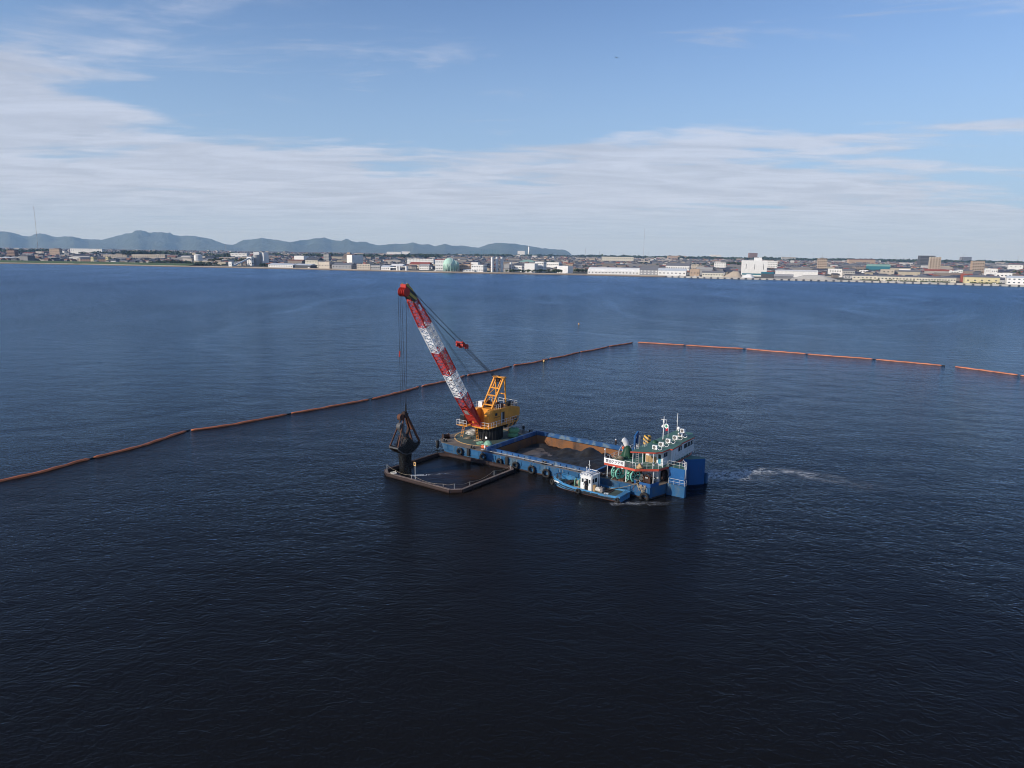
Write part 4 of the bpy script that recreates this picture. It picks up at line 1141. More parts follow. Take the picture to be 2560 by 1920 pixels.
# bow rail / bulwark frame and raised stern cap
br_ = MB()
pts_ = [(2.6, -1.9, 1.2), (1.2, -1.55, 1.45), (0.35, -1.1, 1.68), (0.05, -0.6, 1.75), (0.05, 0.6, 1.75), (0.35, 1.1, 1.68), (1.2, 1.55, 1.45), (2.6, 1.9, 1.2)]
br_.tube(pts_, 0.07, 6)
br_.build('bow_rail', MAT['tug_blue'], tb)
ba = MB(); ba.box(12.15, 12.95, -1.7, 1.7, 0.625, 0.90); ba.build('stern_locker', MAT['tug_blue'], tb)
hp_ = MB(); hp_.tube([(9.6, -1.7, 0.62), (9.9, -1.7, 1.15), (10.8, -1.2, 1.5), (11.8, 0.2, 1.62), (12.6, 1.4, 1.45)], 0.06, 6); hp_.build('towing_bar', MAT['black'], tb)
nm_ = MB()
for i in range(5): nm_.box(0.55 + i * 0.30, 0.72 + i * 0.30, -1.62 - 0.09 * i, -1.60 - 0.09 * i, 0.98, 1.22)
tag(nm_.build('bow_lettering', MAT['white_clean'], tb), kind='stuff')
hatch = MB(); hatch.box(2.3, 3.3, -0.9, 0.9, 0.625, 0.95); hatch.box(8.9, 10.4, -0.2, 1.3, 0.625, 0.72); hatch.build('hatch', MAT['dark_rust'], tb)
# wheelhouse
wh = MB()
WX0, WX1, WY0, WY1, WZ0, WZ1 = 5.6, 7.55, -1.35, 1.05, 0.625, 2.95
wh.box(WX0, WX1, WY0, WY1, WZ0, WZ1)
who = wh.build('wheelhouse', MAT['white'], tug)
wr = MB(); wr.box(WX0 - 0.1, WX1 + 0.1, WY0 - 0.1, WY1 + 0.1, WZ1 + 0.002, WZ1 + 0.10); wro = wr.build('roof', MAT['white_clean'], who)
rr_ = MB()
for y in (WY0, WY1): rr_.tube([(WX0 - 0.05, y, WZ1 - 0.3), (WX0 - 0.02, y, WZ1 + 0.3), (WX0 + 0.3, y, WZ1 + 0.45), (WX1 - 0.2, y, WZ1 + 0.42), (WX1 + 0.15, y, WZ1 + 0.2), (WX1 + 0.2, y, WZ0)], 0.05, 6)
rr_.tube([(WX0 + 0.3, WY0, WZ1 + 0.45), (WX0 + 0.3, WY1, WZ1 + 0.45)], 0.045, 6); rr_.tube([(WX1 - 0.2, WY0, WZ1 + 0.42), (WX1 - 0.2, WY1, WZ1 + 0.42)], 0.045, 6)
for i in range(3): rr_.box(WX0 + 0.3 + i * 0.5, WX0 + 0.5 + i * 0.5, WY0 + 0.2, WY1 - 0.2, WZ1 + 0.11, WZ1 + 0.22)
rr_.build('roof_rail', MAT['white_clean'], wro)
tm2 = MB(); tm2.cyl((6.7, -0.6, WZ1 + 0.1), (6.7, -0.6, WZ1 + 2.3), 0.045, n=6); tm2.beam((6.5, -0.6, WZ1 + 1.7), (6.9, -0.6, WZ1 + 1.7), 0.05); tm2.ball((6.7, -0.6, WZ1 + 2.35), 0.09)
tm2.cyl((5.8, 0.2, WZ1 + 0.1), (5.8, 0.2, WZ1 + 0.9), 0.04, n=6); tm2.ball((5.8, 0.2, WZ1 + 0.95), 0.12); tm2.build('mast', MAT['white_clean'], wro)
dw = MB(); dw.box(6.35, 7.0, WY0 - 0.012, WY0 - 0.002, WZ0 + 0.06, WZ0 + 1.9); dw.build('door_opening', MAT['black'], who)
for (x0, x1) in ((5.8, 6.15), (7.1, 7.42)):
    q = MB(); q.box(x0, x1, WY0 - 0.03, WY0 - 0.003, 1.85, 2.45); q.build('window', MAT['glass'], who)
for (y0, y1) in ((-1.1, -0.45), (-0.2, 0.5)):
    q = MB(); q.box(WX1 + 0.003, WX1 + 0.03, y0, y1, 1.75, 2.45); q.build('window', MAT['glass'], who)
q = MB(); q.box(WX0 - 0.03, WX0 - 0.003, -1.1, 0.9, 1.85, 2.5); q.build('window', MAT['glass'], who)

def tyre(label, x, y, z, R0=0.55, r=0.2, axis=(0, 1, 0), ropes=True, grp='tyre fenders hung along the barge side'):
    b = MB(); b.torus((0, 0, 0), axis, R0, r, 18, 8, e=1.15)
    o = b.build('tyre_fender', MAT['rubber'], None, smooth=True); bput(o, x, y, z); tag(o, label, 'tyre', grp)
    if ropes:
        q = MB()
        for dx in (-0.25, 0.25):
            q.cyl((dx if axis[1] else 0, dx if axis[0] else 0, R0 * 0.7), (dx * 1.3 if axis[1] else 0, dx * 1.3 if axis[0] else 0, DK - z + 0.02), 0.025, n=5)
        q.build('hanging_chain', MAT['light_steel'], o)
    return o
tx = [5.0, 10.6, 14.4, 18.0, 21.5, 24.6, 27.6]
for i, x in enumerate(tx):
    tyre(f'black tyre fender on the near barge side, {ORD[i]} from the bow', x, 0.62, [1.1, 1.05, 0.8, 0.85, 0.7, 0.62, 0.62][i], [0.55, 0.55, 0.5, 0.5, 0.6, 0.66, 0.64][i])
tyre('dark tyre fender hanging at the rounded bow corner of the barge', -2.0, 2.2, 0.95, 0.6, 0.24, (0.8, 0.6, 0))
tyre('large tyre fender half sunk at the stern corner of the barge', 43.2, 0.62, 0.30, 0.62, 0.24)
tyre('black tyre fender at the bow corner of the blue work boat', 28.2, -3.0, 0.75, 0.40, 0.16, (0.5, 0.85, 0), False, 'tyre fenders on the work boat')
tyre('black tyre fender on the middle of the work boat side', 33.6, -3.72, 0.50, 0.30, 0.13, (0, 1, 0), False, 'tyre fenders on the work boat')
tyre('black tyre fender at the stern corner of the work boat', 40.6, -3.55, 0.42, 0.32, 0.14, (0.4, 0.9, 0), False, 'tyre fenders on the work boat')
# vertical timber fenders on the near barge side
for i, x in enumerate((6.9, 15.9)):
    b = MB(); b.box(-0.22, 0.22, -0.22, 0.0, -1.3, 0.1); b.box(-0.30, 0.30, -0.10, 0.0, -1.1, 0.0); b.cyl((0.3, -0.15, -1.2), (0.3, -0.15, 0.1), 0.13, n=8)
    o = b.build('rubber_fender', MAT['rubber']); bput(o, x, 0.9, 1.85); tag(o, f'upright dark rubber fender block on the near barge side, {ORD[i]} from the bow', 'fender')

# ================================================================== PEOPLE (small on deck)
def person(label, x, y, z, rz, helmet=True, arms=((0.24, 0.05), (0.24, 0.05)), vest=None):
    root = bthing('person', label, 'person', x, y, z, rz)
    me = bpy.data.meshes.new('body')
    V = [(0, 0, 0.94), (0, 0.0, 1.18), (0, 0.0, 1.40), (0, 0.01, 1.52), (0, 0.02, 1.64), (0, 0.02, 1.74),            # pelvis chest neck head
         (-0.10, 0, 0.88), (-0.12, 0.02, 0.48), (-0.12, -0.02, 0.08), (-0.13, 0.14, 0.04),
         (0.10, 0, 0.88), (0.12, 0.02, 0.48), (0.13, -0.02, 0.08), (0.14, 0.14, 0.04),
         (-0.20, 0, 1.42), (-0.20 - arms[0][0] * 0.4, 0.02, 1.14), (-0.20 - arms[0][0] * 0.4, arms[0][1] + 0.12, 0.90),
         (0.20, 0, 1.42), (0.20 + arms[1][0] * 0.4, 0.02, 1.14), (0.20 + arms[1][0] * 0.4, arms[1][1] + 0.12, 0.90)]
    E_ = [(0, 1), (1, 2), (2, 3), (3, 4), (4, 5), (0, 6), (6, 7), (7, 8), (8, 9), (0, 10), (10, 11), (11, 12), (12, 13), (2, 14), (14, 15), (15, 16), (2, 17), (17, 18), (18, 19)]
    RD = [0.15, 0.155, 0.15, 0.06, 0.10, 0.08, 0.105, 0.075, 0.055, 0.05, 0.105, 0.075, 0.055, 0.05, 0.075, 0.055, 0.04, 0.075, 0.055, 0.04]
    me.from_pydata(V, E_, [])
    ob = bpy.data.objects.new('body', me); COL.objects.link(ob)
    sk = ob.modifiers.new('skin', 'SKIN')
    for i, sv in enumerate(me.skin_vertices[0].data):
        sv.radius = (RD[i], RD[i]); sv.use_root = (i == 0)
    sd = ob.modifiers.new('sub', 'SUBSURF'); sd.levels = 1; sd.render_levels = 1
    bpy.context.view_layer.update()
    m2 = bpy.data.meshes.new_from_object(ob.evaluated_get(bpy.context.evaluated_depsgraph_get()))
    bpy.data.objects.remove(ob)
    m2.materials.clear()
    for mm_ in ('cloth_dark', 'skin', 'black'): m2.materials.append(MAT[mm_])
    for pl in m2.polygons:
        pl.use_smooth = True
        c = pl.center
        pl.material_index = 1 if (c.z > 1.53 or (abs(c.x) > 0.22 and c.z < 0.95)) else (2 if c.z < 0.12 else 0)
    body = bpy.data.objects.new('body', m2); COL.objects.link(body); body.parent = root
    if helmet:
        h_ = MB(); h_.ball((0, 0.02, 1.70), 0.135, 0.15, 0.15, 12, 6, z0=0.0); h_.cyl((0, 0.05, 1.695), (0, 0.05, 1.715), 0.165, n=14)
        h_.build('helmet', MAT['white_clean'], root, smooth=True)
    if vest:
        v_ = MB(); v_.box(-0.21, 0.21, -0.17, 0.18, 1.02, 1.42); v_.build('life_vest', MAT[vest], root)
    return root
person('person in dark clothes and white helmet standing on the deck right of the crane', 8.1, 17.1, DK, R(200))
person('person in dark clothes and white helmet standing by the far side of the hold', 28.4, 18.75, DK, R(150), arms=((0.5, 0.1), (0.3, 0.0)))
person('person in dark clothes standing in the doorway of the work boat wheelhouse', 27.9 + 6.65, -1.45 - 1.55, 0.625, R(180), helmet=True)

# ================================================================== GEAR ON THE BARGE
def bale(label, x, y, z, rz, s=1.0):
    b = MB(); nu, nv = 20, 12
    for i in range(nv + 1):
        t_ = -math.pi / 2 + math.pi * i / nv
        for j in range(nu):
            u_ = 2 * math.pi * j / nu
            sx_ = abs(math.cos(u_)) ** 0.6 * (1 if math.cos(u_) > 0 else -1); sy = abs(math.sin(u_)) ** 0.6 * (1 if math.sin(u_) > 0 else -1)
            ct = abs(math.cos(t_)) ** 0.5; st = abs(math.sin(t_)) ** 0.7 * (1 if t_ > 0 else -1)
            k_ = 1 + 0.09 * noise.noise(Vector((sx_ * 3, sy * 3, st * 3 + z)))
            b.v.append((1.05 * s * k_ * ct * sx_, 0.8 * s * k_ * ct * sy, 0.46 * s * (1 + st * k_)))
    for i in range(nv):
        for j in range(nu): b.f.append((i * nu + j, i * nu + (j + 1) % nu, (i + 1) * nu + (j + 1) % nu, (i + 1) * nu + j)); b.m.append(0)
    o = b.build('net_bale', MAT['net_green'], None, smooth=True); bput(o, x, y, z, rz); tag(o, label, 'net bale', 'green net bales behind the crane')
    c_ = MB()
    for dx in (-0.45, 0.3): c_.torus((dx, 0, 0.46 * s), (1, 0, 0.05), 0.66 * s, 0.03, 16, 5)
    c_.build('binding_rope', MAT['rope_green'], o)
    return o
bale('lower green net bale on the deck behind the crane', 8.3, 13.2, DK, R(20))
bale('upper green net bale stacked on another behind the crane', 8.3, 13.5, DK + 0.86, R(38), 1.05)
rope_pile('rope_pile', 'large white and grey rope heap left of the crane pedestal', 'rope', 'rope_white', 0.6, 9.6, DK, 1.15, 22, 0.05, 0.55)
rope_pile('rope_pile', 'pale rope coil lying on the bow deck in front of the rope heap', 'rope', 'rope_tan', 1.9, 6.6, DK, 0.8, 10, 0.04, 0.25)
rope_pile('rope_pile', 'flat tan rope coil in front of the crane ladder', 'rope', 'rope_tan', 4.5, 6.5, DK, 0.75, 9, 0.04, 0.12)
rope_pile('rope_pile', 'pale green rope coil on the deck in front of the crane pedestal', 'rope', 'rope_green', 6.4, 5.0, DK, 0.8, 12, 0.045, 0.3)
rope_pile('rope_pile', 'tan rope coil on deck right of the green bundle', 'rope', 'rope_tan', 9.6, 6.6, DK, 0.7, 9, 0.04, 0.2)
rope_pile('rope_pile', 'white tangled rope on the deck beside the green coil', 'rope', 'rope_white', 7.4, 5.1, DK, 0.6, 8, 0.035, 0.2)
b = MB(); b.ball((0, 0, 0.30), 0.85, 0.7, 0.75, 18, 8, z0=-0.4, jit=0.07)
o = b.build('net_bundle', MAT['rope_green'], None, smooth=True); bput(o, 8.6, 4.7, DK); tag(o, 'pale mint green net bundle beside the bow end of the hold', 'net bundle')
b = MB(); b.cyl((-0.5, 0, 0.32), (0.5, 0, 0.32), 0.32, n=14); b.ball((-0.5, 0, 0.32), 0.32); b.ball((0.5, 0, 0.32), 0.32); b.cyl((-0.1, 0, 0.32), (0.15, 0, 0.32), 0.33, n=14, m=1)
o = b.build('buoy', [MAT['orange_buoy'], MAT['white_clean']], None, smooth=True); bput(o, 9.3, 2.9, DK, R(25)); tag(o, 'orange and white buoy at the bow corner of the hold', 'buoy')
b = MB(); b.box(-0.35, 0.35, -0.5, 0.5, 0, 0.75); b.box(-0.38, 0.38, -0.53, 0.53, 0.75, 0.82)
o = b.build('deck_locker', MAT['blue']); bput(o, 1.4, 12.8, DK); tag(o, 'small blue locker on the deck behind the white rope heap', 'locker')
# mooring winch at the bow: dark machinery by the rounded bow
b = MB(); b.box(-0.8, 0.8, -0.4, 0.4, 0, 0.2); b.cyl((-0.6, 0, 0.55), (0.6, 0, 0.55), 0.36, n=14); b.cyl((-0.68, 0, 0.55), (-0.6, 0, 0.55), 0.5, n=14); b.cyl((0.6, 0, 0.55), (0.68, 0, 0.55), 0.5, n=14)
o = b.build('bow_winch', MAT['dark_rust']); bput(o, -1.3, 3.9, DK, R(70)); tag(o, 'dark rusty mooring winch on the rounded bow', 'winch')

def winch(label, x, y, rz):
    root = bthing('mooring_winch', label, 'winch', x, y, DK, rz, 'green mooring winches under the deckhouse'); root.scale = (1.15, 1.15, 1.15)
    b = MB(); b.box(-0.95, 0.95, -0.7, 0.7, 0.0, 0.16); b.build('bed', MAT['dark_rust'], root)
    b = MB(); b.cyl((-0.15, 0, 0.95), (0.75, 0, 0.95), 0.40, n=18); b.build('drum', MAT['rubber'], root)
    for x_ in (-0.22, 0.78):
        b = MB(); b.torus((x_, 0, 0.95), (1, 0, 0), 0.80, 0.10, 26, 6)
        for k_ in range(6):
            a = k_ * math.pi / 3; b.beam((x_, 0, 0.95), (x_, 0.8 * math.cos(a), 0.95 + 0.8 * math.sin(a)), 0.09)
        b.build('flange', MAT['winch_green'], root)
    b = MB(); b.cyl((-0.85, 0, 0.75), (-0.32, 0, 0.75), 0.36, n=14); b.cyl((-0.95, 0.25, 0.6), (-0.4, 0.25, 0.6), 0.25, n=12); b.ball((-0.95, 0, 0.75), 0.3); b.build('gear_case', MAT['winch_green'], root)
    b = MB()
    for x_ in (-0.6, -0.1, 0.65): b.box(x_, x_ + 0.1, -0.5, 0.5, 0.16, 0.62)
    b.build('side_frame', MAT['winch_green'], root)
    b = MB(); b.tube([(0.3, -0.4, 1.25), (0.3, -0.75, 0.9), (0.2, -0.8, 0.4), (0.1, -1.0, 0.05)], 0.05, 6); b.build('rope_tail', MAT['rope_green'], root)
    return root
winch('green mooring winch beside the hold end under the deckhouse', 37.3, 2.4, R(-25))
winch('green mooring winch nearer the stern behind the white post', 39.9, 2.6, R(-25))
# rusty engine driven machinery further aft
root = bthing('deck_engine', 'brown rusty engine and winch machinery on the stern deck against the white wall', 'machinery', 42.2, 3.2, DK)
b = MB(); b.box(-1.0, 0.9, -0.5, 0.5, 0.0, 0.25); b.box(-0.2, 0.75, -0.42, 0.42, 0.25, 0.95); b.build('bed_block', MAT['dark_rust'], root)
b = MB(); 
for y_ in (-0.45, 0.45): b.tube([(-0.25, y_, 0.2), (-0.25, y_, 1.15), (0.1, y_, 1.45), (0.6, y_, 1.3), (0.85, y_, 0.8), (0.85, y_, 0.2)], 0.07, 6)
b.build('guard_frame', MAT['rust'], root)
b = MB(); b.cyl((-0.75, -0.4, 0.6), (-0.75, 0.4, 0.6), 0.34, n=14); b.box(-0.95, -0.55, -0.2, 0.2, 0.9, 1.3); b.build('drum', MAT['grey_steel'], root)
b = MB(); b.box(0.0, 0.45, -0.46, -0.425, 0.85, 1.1); b.build('plate', MAT['light_steel'], root)
b = MB(); b.box(-0.45, -0.2, -0.7, -0.4, 0.02, 0.4); o = b.build('fuel_can', MAT['yellow_pale']); bput(o, 42.0, 2.7, DK); tag(o, 'small yellow fuel can in front of the rusty machinery', 'can')
b = MB(); b.tube([(0, 0, 0.1), (0.05, 0, 0.9), (0.35, 0, 1.1), (0.55, 0, 0.8)], 0.11, 8); o = b.build('suction_hose', MAT['rubber']); bput(o, 43.1, 3.6, DK); tag(o, 'black bent hose standing right of the rusty machinery', 'hose')
b = MB(); b.cyl((0, 0, 0), (0, 0, 0.45), 0.2, n=12); b.torus((0, 0, 0.45), (0, 0, 1), 0.2, 0.02, 14, 5); o = b.build('bucket', MAT['white_clean']); bput(o, 40.9, 3.6, DK); tag(o, 'small white bucket on the stern deck between winch and machinery', 'bucket')
b = MB(); b.cyl((0, 0, 0), (0, 0, 0.62), 0.28, n=14); b.cyl((0, 0, 0.62), (0, 0, 0.66), 0.30, n=14, m=1); o = b.build('drum_barrel', [MAT['blue'], MAT['side_grey']]); bput(o, 41.0, 1.9, DK); tag(o, 'short blue barrel at the near edge of the stern deck', 'barrel')
b = MB(); b.torus((0, 0, 0), (0, 1, 0), 0.55, 0.14, 20, 8)
o = b.build('lifebuoy', MAT['dark_rust'], None, smooth=True); bput(o, 40.1, 4.50, DK + 1.35); tag(o, 'dark red ring buoy hung on the white wall behind the winch', 'lifebuoy')
b = MB(); b.torus((0, 0, 0), (1, 0, 0), 0.8, 0.2, 20, 8); b.cyl((-0.1, 0, 0), (0.1, 0, 0), 0.75, n=20)
o = b.build('cable_reel', MAT['dark_rust'], None, smooth=True); bput(o, 44.1, 6.0, DK + 0.85); tag(o, 'big dark cable reel at the stern corner behind the house', 'reel')
b = MB(); b.box(-0.6, 0.6, -0.5, 0.5, 0, 0.12); b.box(-0.5, 0.5, -0.4, 0.4, 0.12, 0.2); o = b.build('hatch_cover', MAT['rust']); bput(o, 38.4, 1.9, DK); tag(o, 'low rusty hatch cover between the two green winches', 'hatch')
b = MB()
for i in range(5): b.box(-1.2, 1.2, -0.5 + 0.22 * i, -0.32 + 0.22 * i, 0.0, 0.09)
o = b.build('timber_stack', MAT['dark_rust']); bput(o, 35.2, 2.6, DK, R(8)); tag(o, 'low stack of dark timber beside the stern end of the hold', 'timber')
# mooring rope tangle over the stern corner and line to the boat
b = MB()
for i in range(8):
    x0 = random.uniform(-0.6, 0.5); pts_ = []
    for j in range(9):
        t_ = j / 8; pts_.append((x0 + 0.8 * t_ + random.uniform(-0.08, 0.08), -0.12 - 0.12 * math.sin(3 * t_), 0.3 - (0.5 + 0.9 * (i % 3) / 2) * math.sin(math.pi * t_)))
    b.tube(pts_, 0.05, 5)
o = b.build('mooring_rope', MAT['rope_tan']); bput(o, 42.2, 1.0, DK); tag(o, 'tan mooring rope hanging in loops over the stern side of the barge', 'rope')
b = MB(); p0, p1 = Vector((0, 0, 0)), Vector((-3.6, -3.1, -1.0)); pts_ = []
for j in range(10):
    t_ = j / 9; v = p0.lerp(p1, t_); v.z -= 0.35 * 4 * t_ * (1 - t_) * 0.5; pts_.append(v)
b.tube(pts_, 0.05, 5); o = b.build('mooring_line', MAT['rope_tan']); bput(o, 41.9, 1.2, DK + 0.45); tag(o, 'thin mooring line stretched from the barge to the work boat stern', 'rope')
# gear on the upper deck
root = bthing('cowl_ventilator', 'white curved cowl ventilator beside the green tarpaulin on the upper deck', 'ventilator', 36.2, 7.7, UD)
b = MB(); b.cyl((0, 0, 0), (0, 0, 1.2), 0.24, n=14); b.build('stem', MAT['white'], root)
b = MB(); nu, nv = 14, 9
for i in range(nv + 1):
    t_ = i / nv; a = t_ * 1.5; rr = 0.36 + 0.40 * t_
    c_ = Vector((-0.75 * (1 - math.cos(a)) * 0.9, 0, 1.15 + 1.35 * math.sin(a))); dx = Vector((math.cos(a), 0, math.sin(a) * 0.55))
    for j in range(nu):
        u_ = 2 * math.pi * j / nu; b.v.append(c_ + dx * (rr * math.cos(u_)) + Vector((0, rr * math.sin(u_) * 0.95, 0)))
for i in range(nv):
    for j in range(nu): b.f.append((i * nu + j, i * nu + (j + 1) % nu, (i + 1) * nu + (j + 1) % nu, (i + 1) * nu + j)); b.m.append(0)
b.f.append([nv * nu + j for j in range(nu)]); b.m.append(0)
b.build('cowl', MAT['white'], root, smooth=True)
root = bthing('covered_gear', 'tall gear under a dark green tarpaulin on the upper deck', 'tarpaulin', 37.1, 6.3, UD)
b = MB(); nu = 26; pr = [(0, 1.05), (0.25, 1.1), (0.9, 0.85), (1.5, 0.62), (1.95, 0.35), (2.05, 0.02)]
for i, (z, r) in enumerate(pr):
    for j in range(nu):
        a = 2 * math.pi * j / nu; k_ = 1 + 0.10 * math.sin(a * 7 + i * 0.4) * (1 - i / 6) + 0.05 * math.sin(a * 3)
        b.v.append((r * k_ * math.cos(a), r * k_ * math.sin(a), z))
for i in range(len(pr) - 1):
    for j in range(nu): b.f.append((i * nu + j, i * nu + (j + 1) % nu, (i + 1) * nu + (j + 1) % nu, (i + 1) * nu + j)); b.m.append(0)
b.build('tarpaulin', MAT['tarp_green'], root, smooth=True)
b = MB(); b.torus((0, 0, 0.2), (0, 0, 1), 1.08, 0.04, 24, 5); b.build('lashing', MAT['rope_green'], root)
b = MB(); b.box(0, 0.12, -1.6, 1.6, 0.0, 2.2)
for i in range(9): b.box(-0.05, 0.0, -1.55 + i * 0.38, -1.45 + i * 0.38, 0.0, 2.2)
o = b.build('tarpaulin_screen', MAT['tarp_green']); bput(o, 40.35, 7.2, UD, 0); tag(o, 'dark green tarpaulin screen hung under the roof edge', 'tarpaulin')
rope_pile('rope_pile', 'brown rope heap behind the name board on the upper deck', 'rope', 'rope_tan', 36.5, 4.2, UD, 0.8, 14, 0.04, 0.55)
b = MB(); b.ball((0, 0, 0.28), 0.28); b.torus((0, 0, 0.28), (0, 0, 1), 0.28, 0.03, 16, 5); o = b.build('mooring_float', MAT['orange_buoy'], None, smooth=True); bput(o, 36.0, 6.9, UD + 1.05); tag(o, 'orange round float hung on the upper deck rail by the ventilator', 'float')
b = MB(); b.cyl((0, 0, 0.0), (0.75, 0.1, 0.55), 0.35, 0.5, n=12); o = b.build('wicker_tub', MAT['plywood']); bput(o, 41.2, 1.75, UD); tag(o, 'tan tub lying on its side behind the corner rail of the upper deck', 'tub')
b = MB(); b.cyl((0, 0, 0), (0, 0, 0.3), 0.15, 0.2, n=10); b.ball((0, 0, 0.45), 0.28, 0.28, 0.22, 10, 6, m=1, jit=0.15); o = b.build('potted_plant', [MAT['white_clean'], MAT['tarp_green']]); bput(o, 42.7, 4.6, UD); tag(o, 'small potted plant on the upper deck by the cabin door', 'plant')
# folded deck crane with a striped hook block
root = bthing('deck_crane', 'blue folding deck crane with yellow and black striped block behind the roof', 'deck crane', 36.1, 11.0, UD)
b = MB(); b.cyl((0, 0, 0), (0, 0, 0.5), 0.5, n=14); b.beam((0, 0, 0.5), (0, 0, 2.6), 0.34, 0.34); b.build('column', MAT['blue'], root)
b = MB(); b.beam((0, 0, 2.5), (0.25, 0.7, 3.3), 0.3, 0.34); b.beam((0.25, 0.7, 3.2), (0.1, 0.4, 0.9), 0.24, 0.28); b.build('jib', MAT['blue'], root)
b = MB(); b.box(-0.25, 0.35, 0.8, 1.4, 0.4, 2.4); b.build('control_box', MAT['white'], root)
root2 = bthing('hook_block', 'yellow and black striped hook block housing behind the green roof', 'hook block', 37.5, 12.9, UD)
b = MB(); b.cyl((-0.5, 0, 2.0), (0.5, 0, 2.0), 0.62, n=18); b.box(-0.45, 0.45, -0.5, 0.5, 0.2, 1.6); b.build('housing', MAT['stripe_hook'], root2)
b = MB(); b.box(-0.55, 0.55, -0.6, 0.6, 0, 0.2); b.build('base', MAT['black'], root2)
# masts and roof gear
root = bthing('signal_mast', 'white signal mast with crossbar and round white lamp on the green roof', 'mast', 41.2, 11.2, RT)
b = MB(); b.cyl((0, 0, 0), (0, 0, 4.1), 0.085, 0.06, n=8); b.beam((-0.55, 0, 3.55), (0.55, 0, 3.55), 0.07); b.cyl((0.5, 0, 3.0), (0.5, 0, 3.55), 0.02, n=5); b.build('pole', MAT['white_clean'], root)
b = MB(); b.cyl((0, 0, 3.05), (0, 0, 3.45), 0.16, n=10); b.cyl((-0.1, 0, 2.2), (-0.1, 0, 2.6), 0.22, n=12); b.beam((-0.4, 0, 2.35), (0.1, 0, 2.35), 0.12); b.build('lamp', MAT['white_clean'], root)
b = MB(); b.cyl((0, 0, 0), (0, 0, 0.1), 0.2, n=10); b.build('foot', MAT['black'], root)
root = bthing('safety_flag', 'round white safety flag with a green cross on the signal mast', 'flag', 41.75, 11.0, RT + 2.55)
b = MB(); k_ = 18; 
vs = [(0.40 * math.cos(2 * math.pi * i / k_), 0.06 * math.sin(4 * math.pi * i / k_), 0.42 * math.sin(2 * math.pi * i / k_)) for i in range(k_)]
b.add([(x, y - 0.015, z) for x, y, z in vs] + [(x, y + 0.015, z) for x, y, z in vs], [tuple(range(k_)), tuple(range(2 * k_ - 1, k_ - 1, -1))] + [((i + 1) % k_, i, k_ + i, k_ + (i + 1) % k_) for i in range(k_)])
b.build('cloth', MAT['white_clean'], root)
b = MB(); b.box(-0.07, 0.07, -0.10, -0.075, -0.24, 0.24); b.box(-0.24, 0.24, -0.104, -0.079, -0.07, 0.07); b.build('green_cross', MAT['flag_green'], root)
root = bthing('red_flag', 'small red flag on a thin white staff on the green roof', 'flag', 40.9, 13.9, RT)
b = MB(); b.cyl((0, 0, 0), (0, 0, 2.0), 0.035, n=6); b.build('staff', MAT['white_clean'], root)
b = MB(); nx = 8
for i in range(nx + 1):
    for z in (1.05, 1.95): b.v.append((-0.05 - 0.055 * i, 0.07 * math.sin(i * 0.9), z - 0.05 * i * (1 if z > 1.5 else 0.4)))
for i in range(nx): b.f.append((2 * i, 2 * i + 2, 2 * i + 3, 2 * i + 1)); b.m.append(0)
fo = b.build('cloth', MAT['red_flag'], root); md = fo.modifiers.new('solid', 'SOLIDIFY'); md.thickness = 0.015
root = bthing('aerial_mast', 'thin white aerial mast with small dome at the far end of the green roof', 'mast', 40.4, 18.9, RT)
b = MB(); b.cyl((0, 0, 0), (0, 0, 3.2), 0.05, n=7); b.beam((-0.25, 0, 1.75), (0.1, 0, 1.75), 0.05); b.build('pole', MAT['white_clean'], root)
b = MB(); b.cyl((0.4, -0.2, 0), (0.4, -0.2, 0.25), 0.14, n=10); b.ball((0.4, -0.2, 0.5), 0.28, 0.28, 0.34); b.build('radome', MAT['white_clean'], root, smooth=True)
root = bthing('lamp_post', 'thin lamp post with white top rising behind the deckhouse roof', 'lamp post', 38.4, 18.4, UD)
b = MB(); b.cyl((0, 0, 0), (0, 0, 3.5), 0.04, n=6); b.build('pole', MAT['grey_steel'], root)
b = MB(); b.cyl((0, 0, 3.5), (0, 0, 3.75), 0.13, n=10); b.build('lantern', MAT['white_clean'], root)
rail_ = MB(); rail_.rail([(38.8, 17.2, UD), (40.0, 17.4, UD), (40.0, 19.0, UD)], 1.9, 0.8); rail_.build('far_rail', MAT['white'], upper)
b = MB(); nu = 14
for i, (z, r) in enumerate(((0, 0.62), (0.35, 0.58), (0.55, 0.35), (0.6, 0.02))):
    for j in range(nu):
        a = 2 * math.pi * j / nu; b.v.append((r * math.cos(a) * (1 + 0.07 * math.sin(3 * a)), r * math.sin(a), z))
for i in range(3):
    for j in range(nu): b.f.append((i * nu + j, i * nu + (j + 1) % nu, (i + 1) * nu + (j + 1) % nu, (i + 1) * nu + j)); b.m.append(0)
o = b.build('covered_hatch', MAT['tarp_green'], None, smooth=True); o.scale = (0.8, 0.8, 0.7); bput(o, 40.9, 8.7, RT); tag(o, 'dark green covered dome on the front edge of the roof', 'cover')

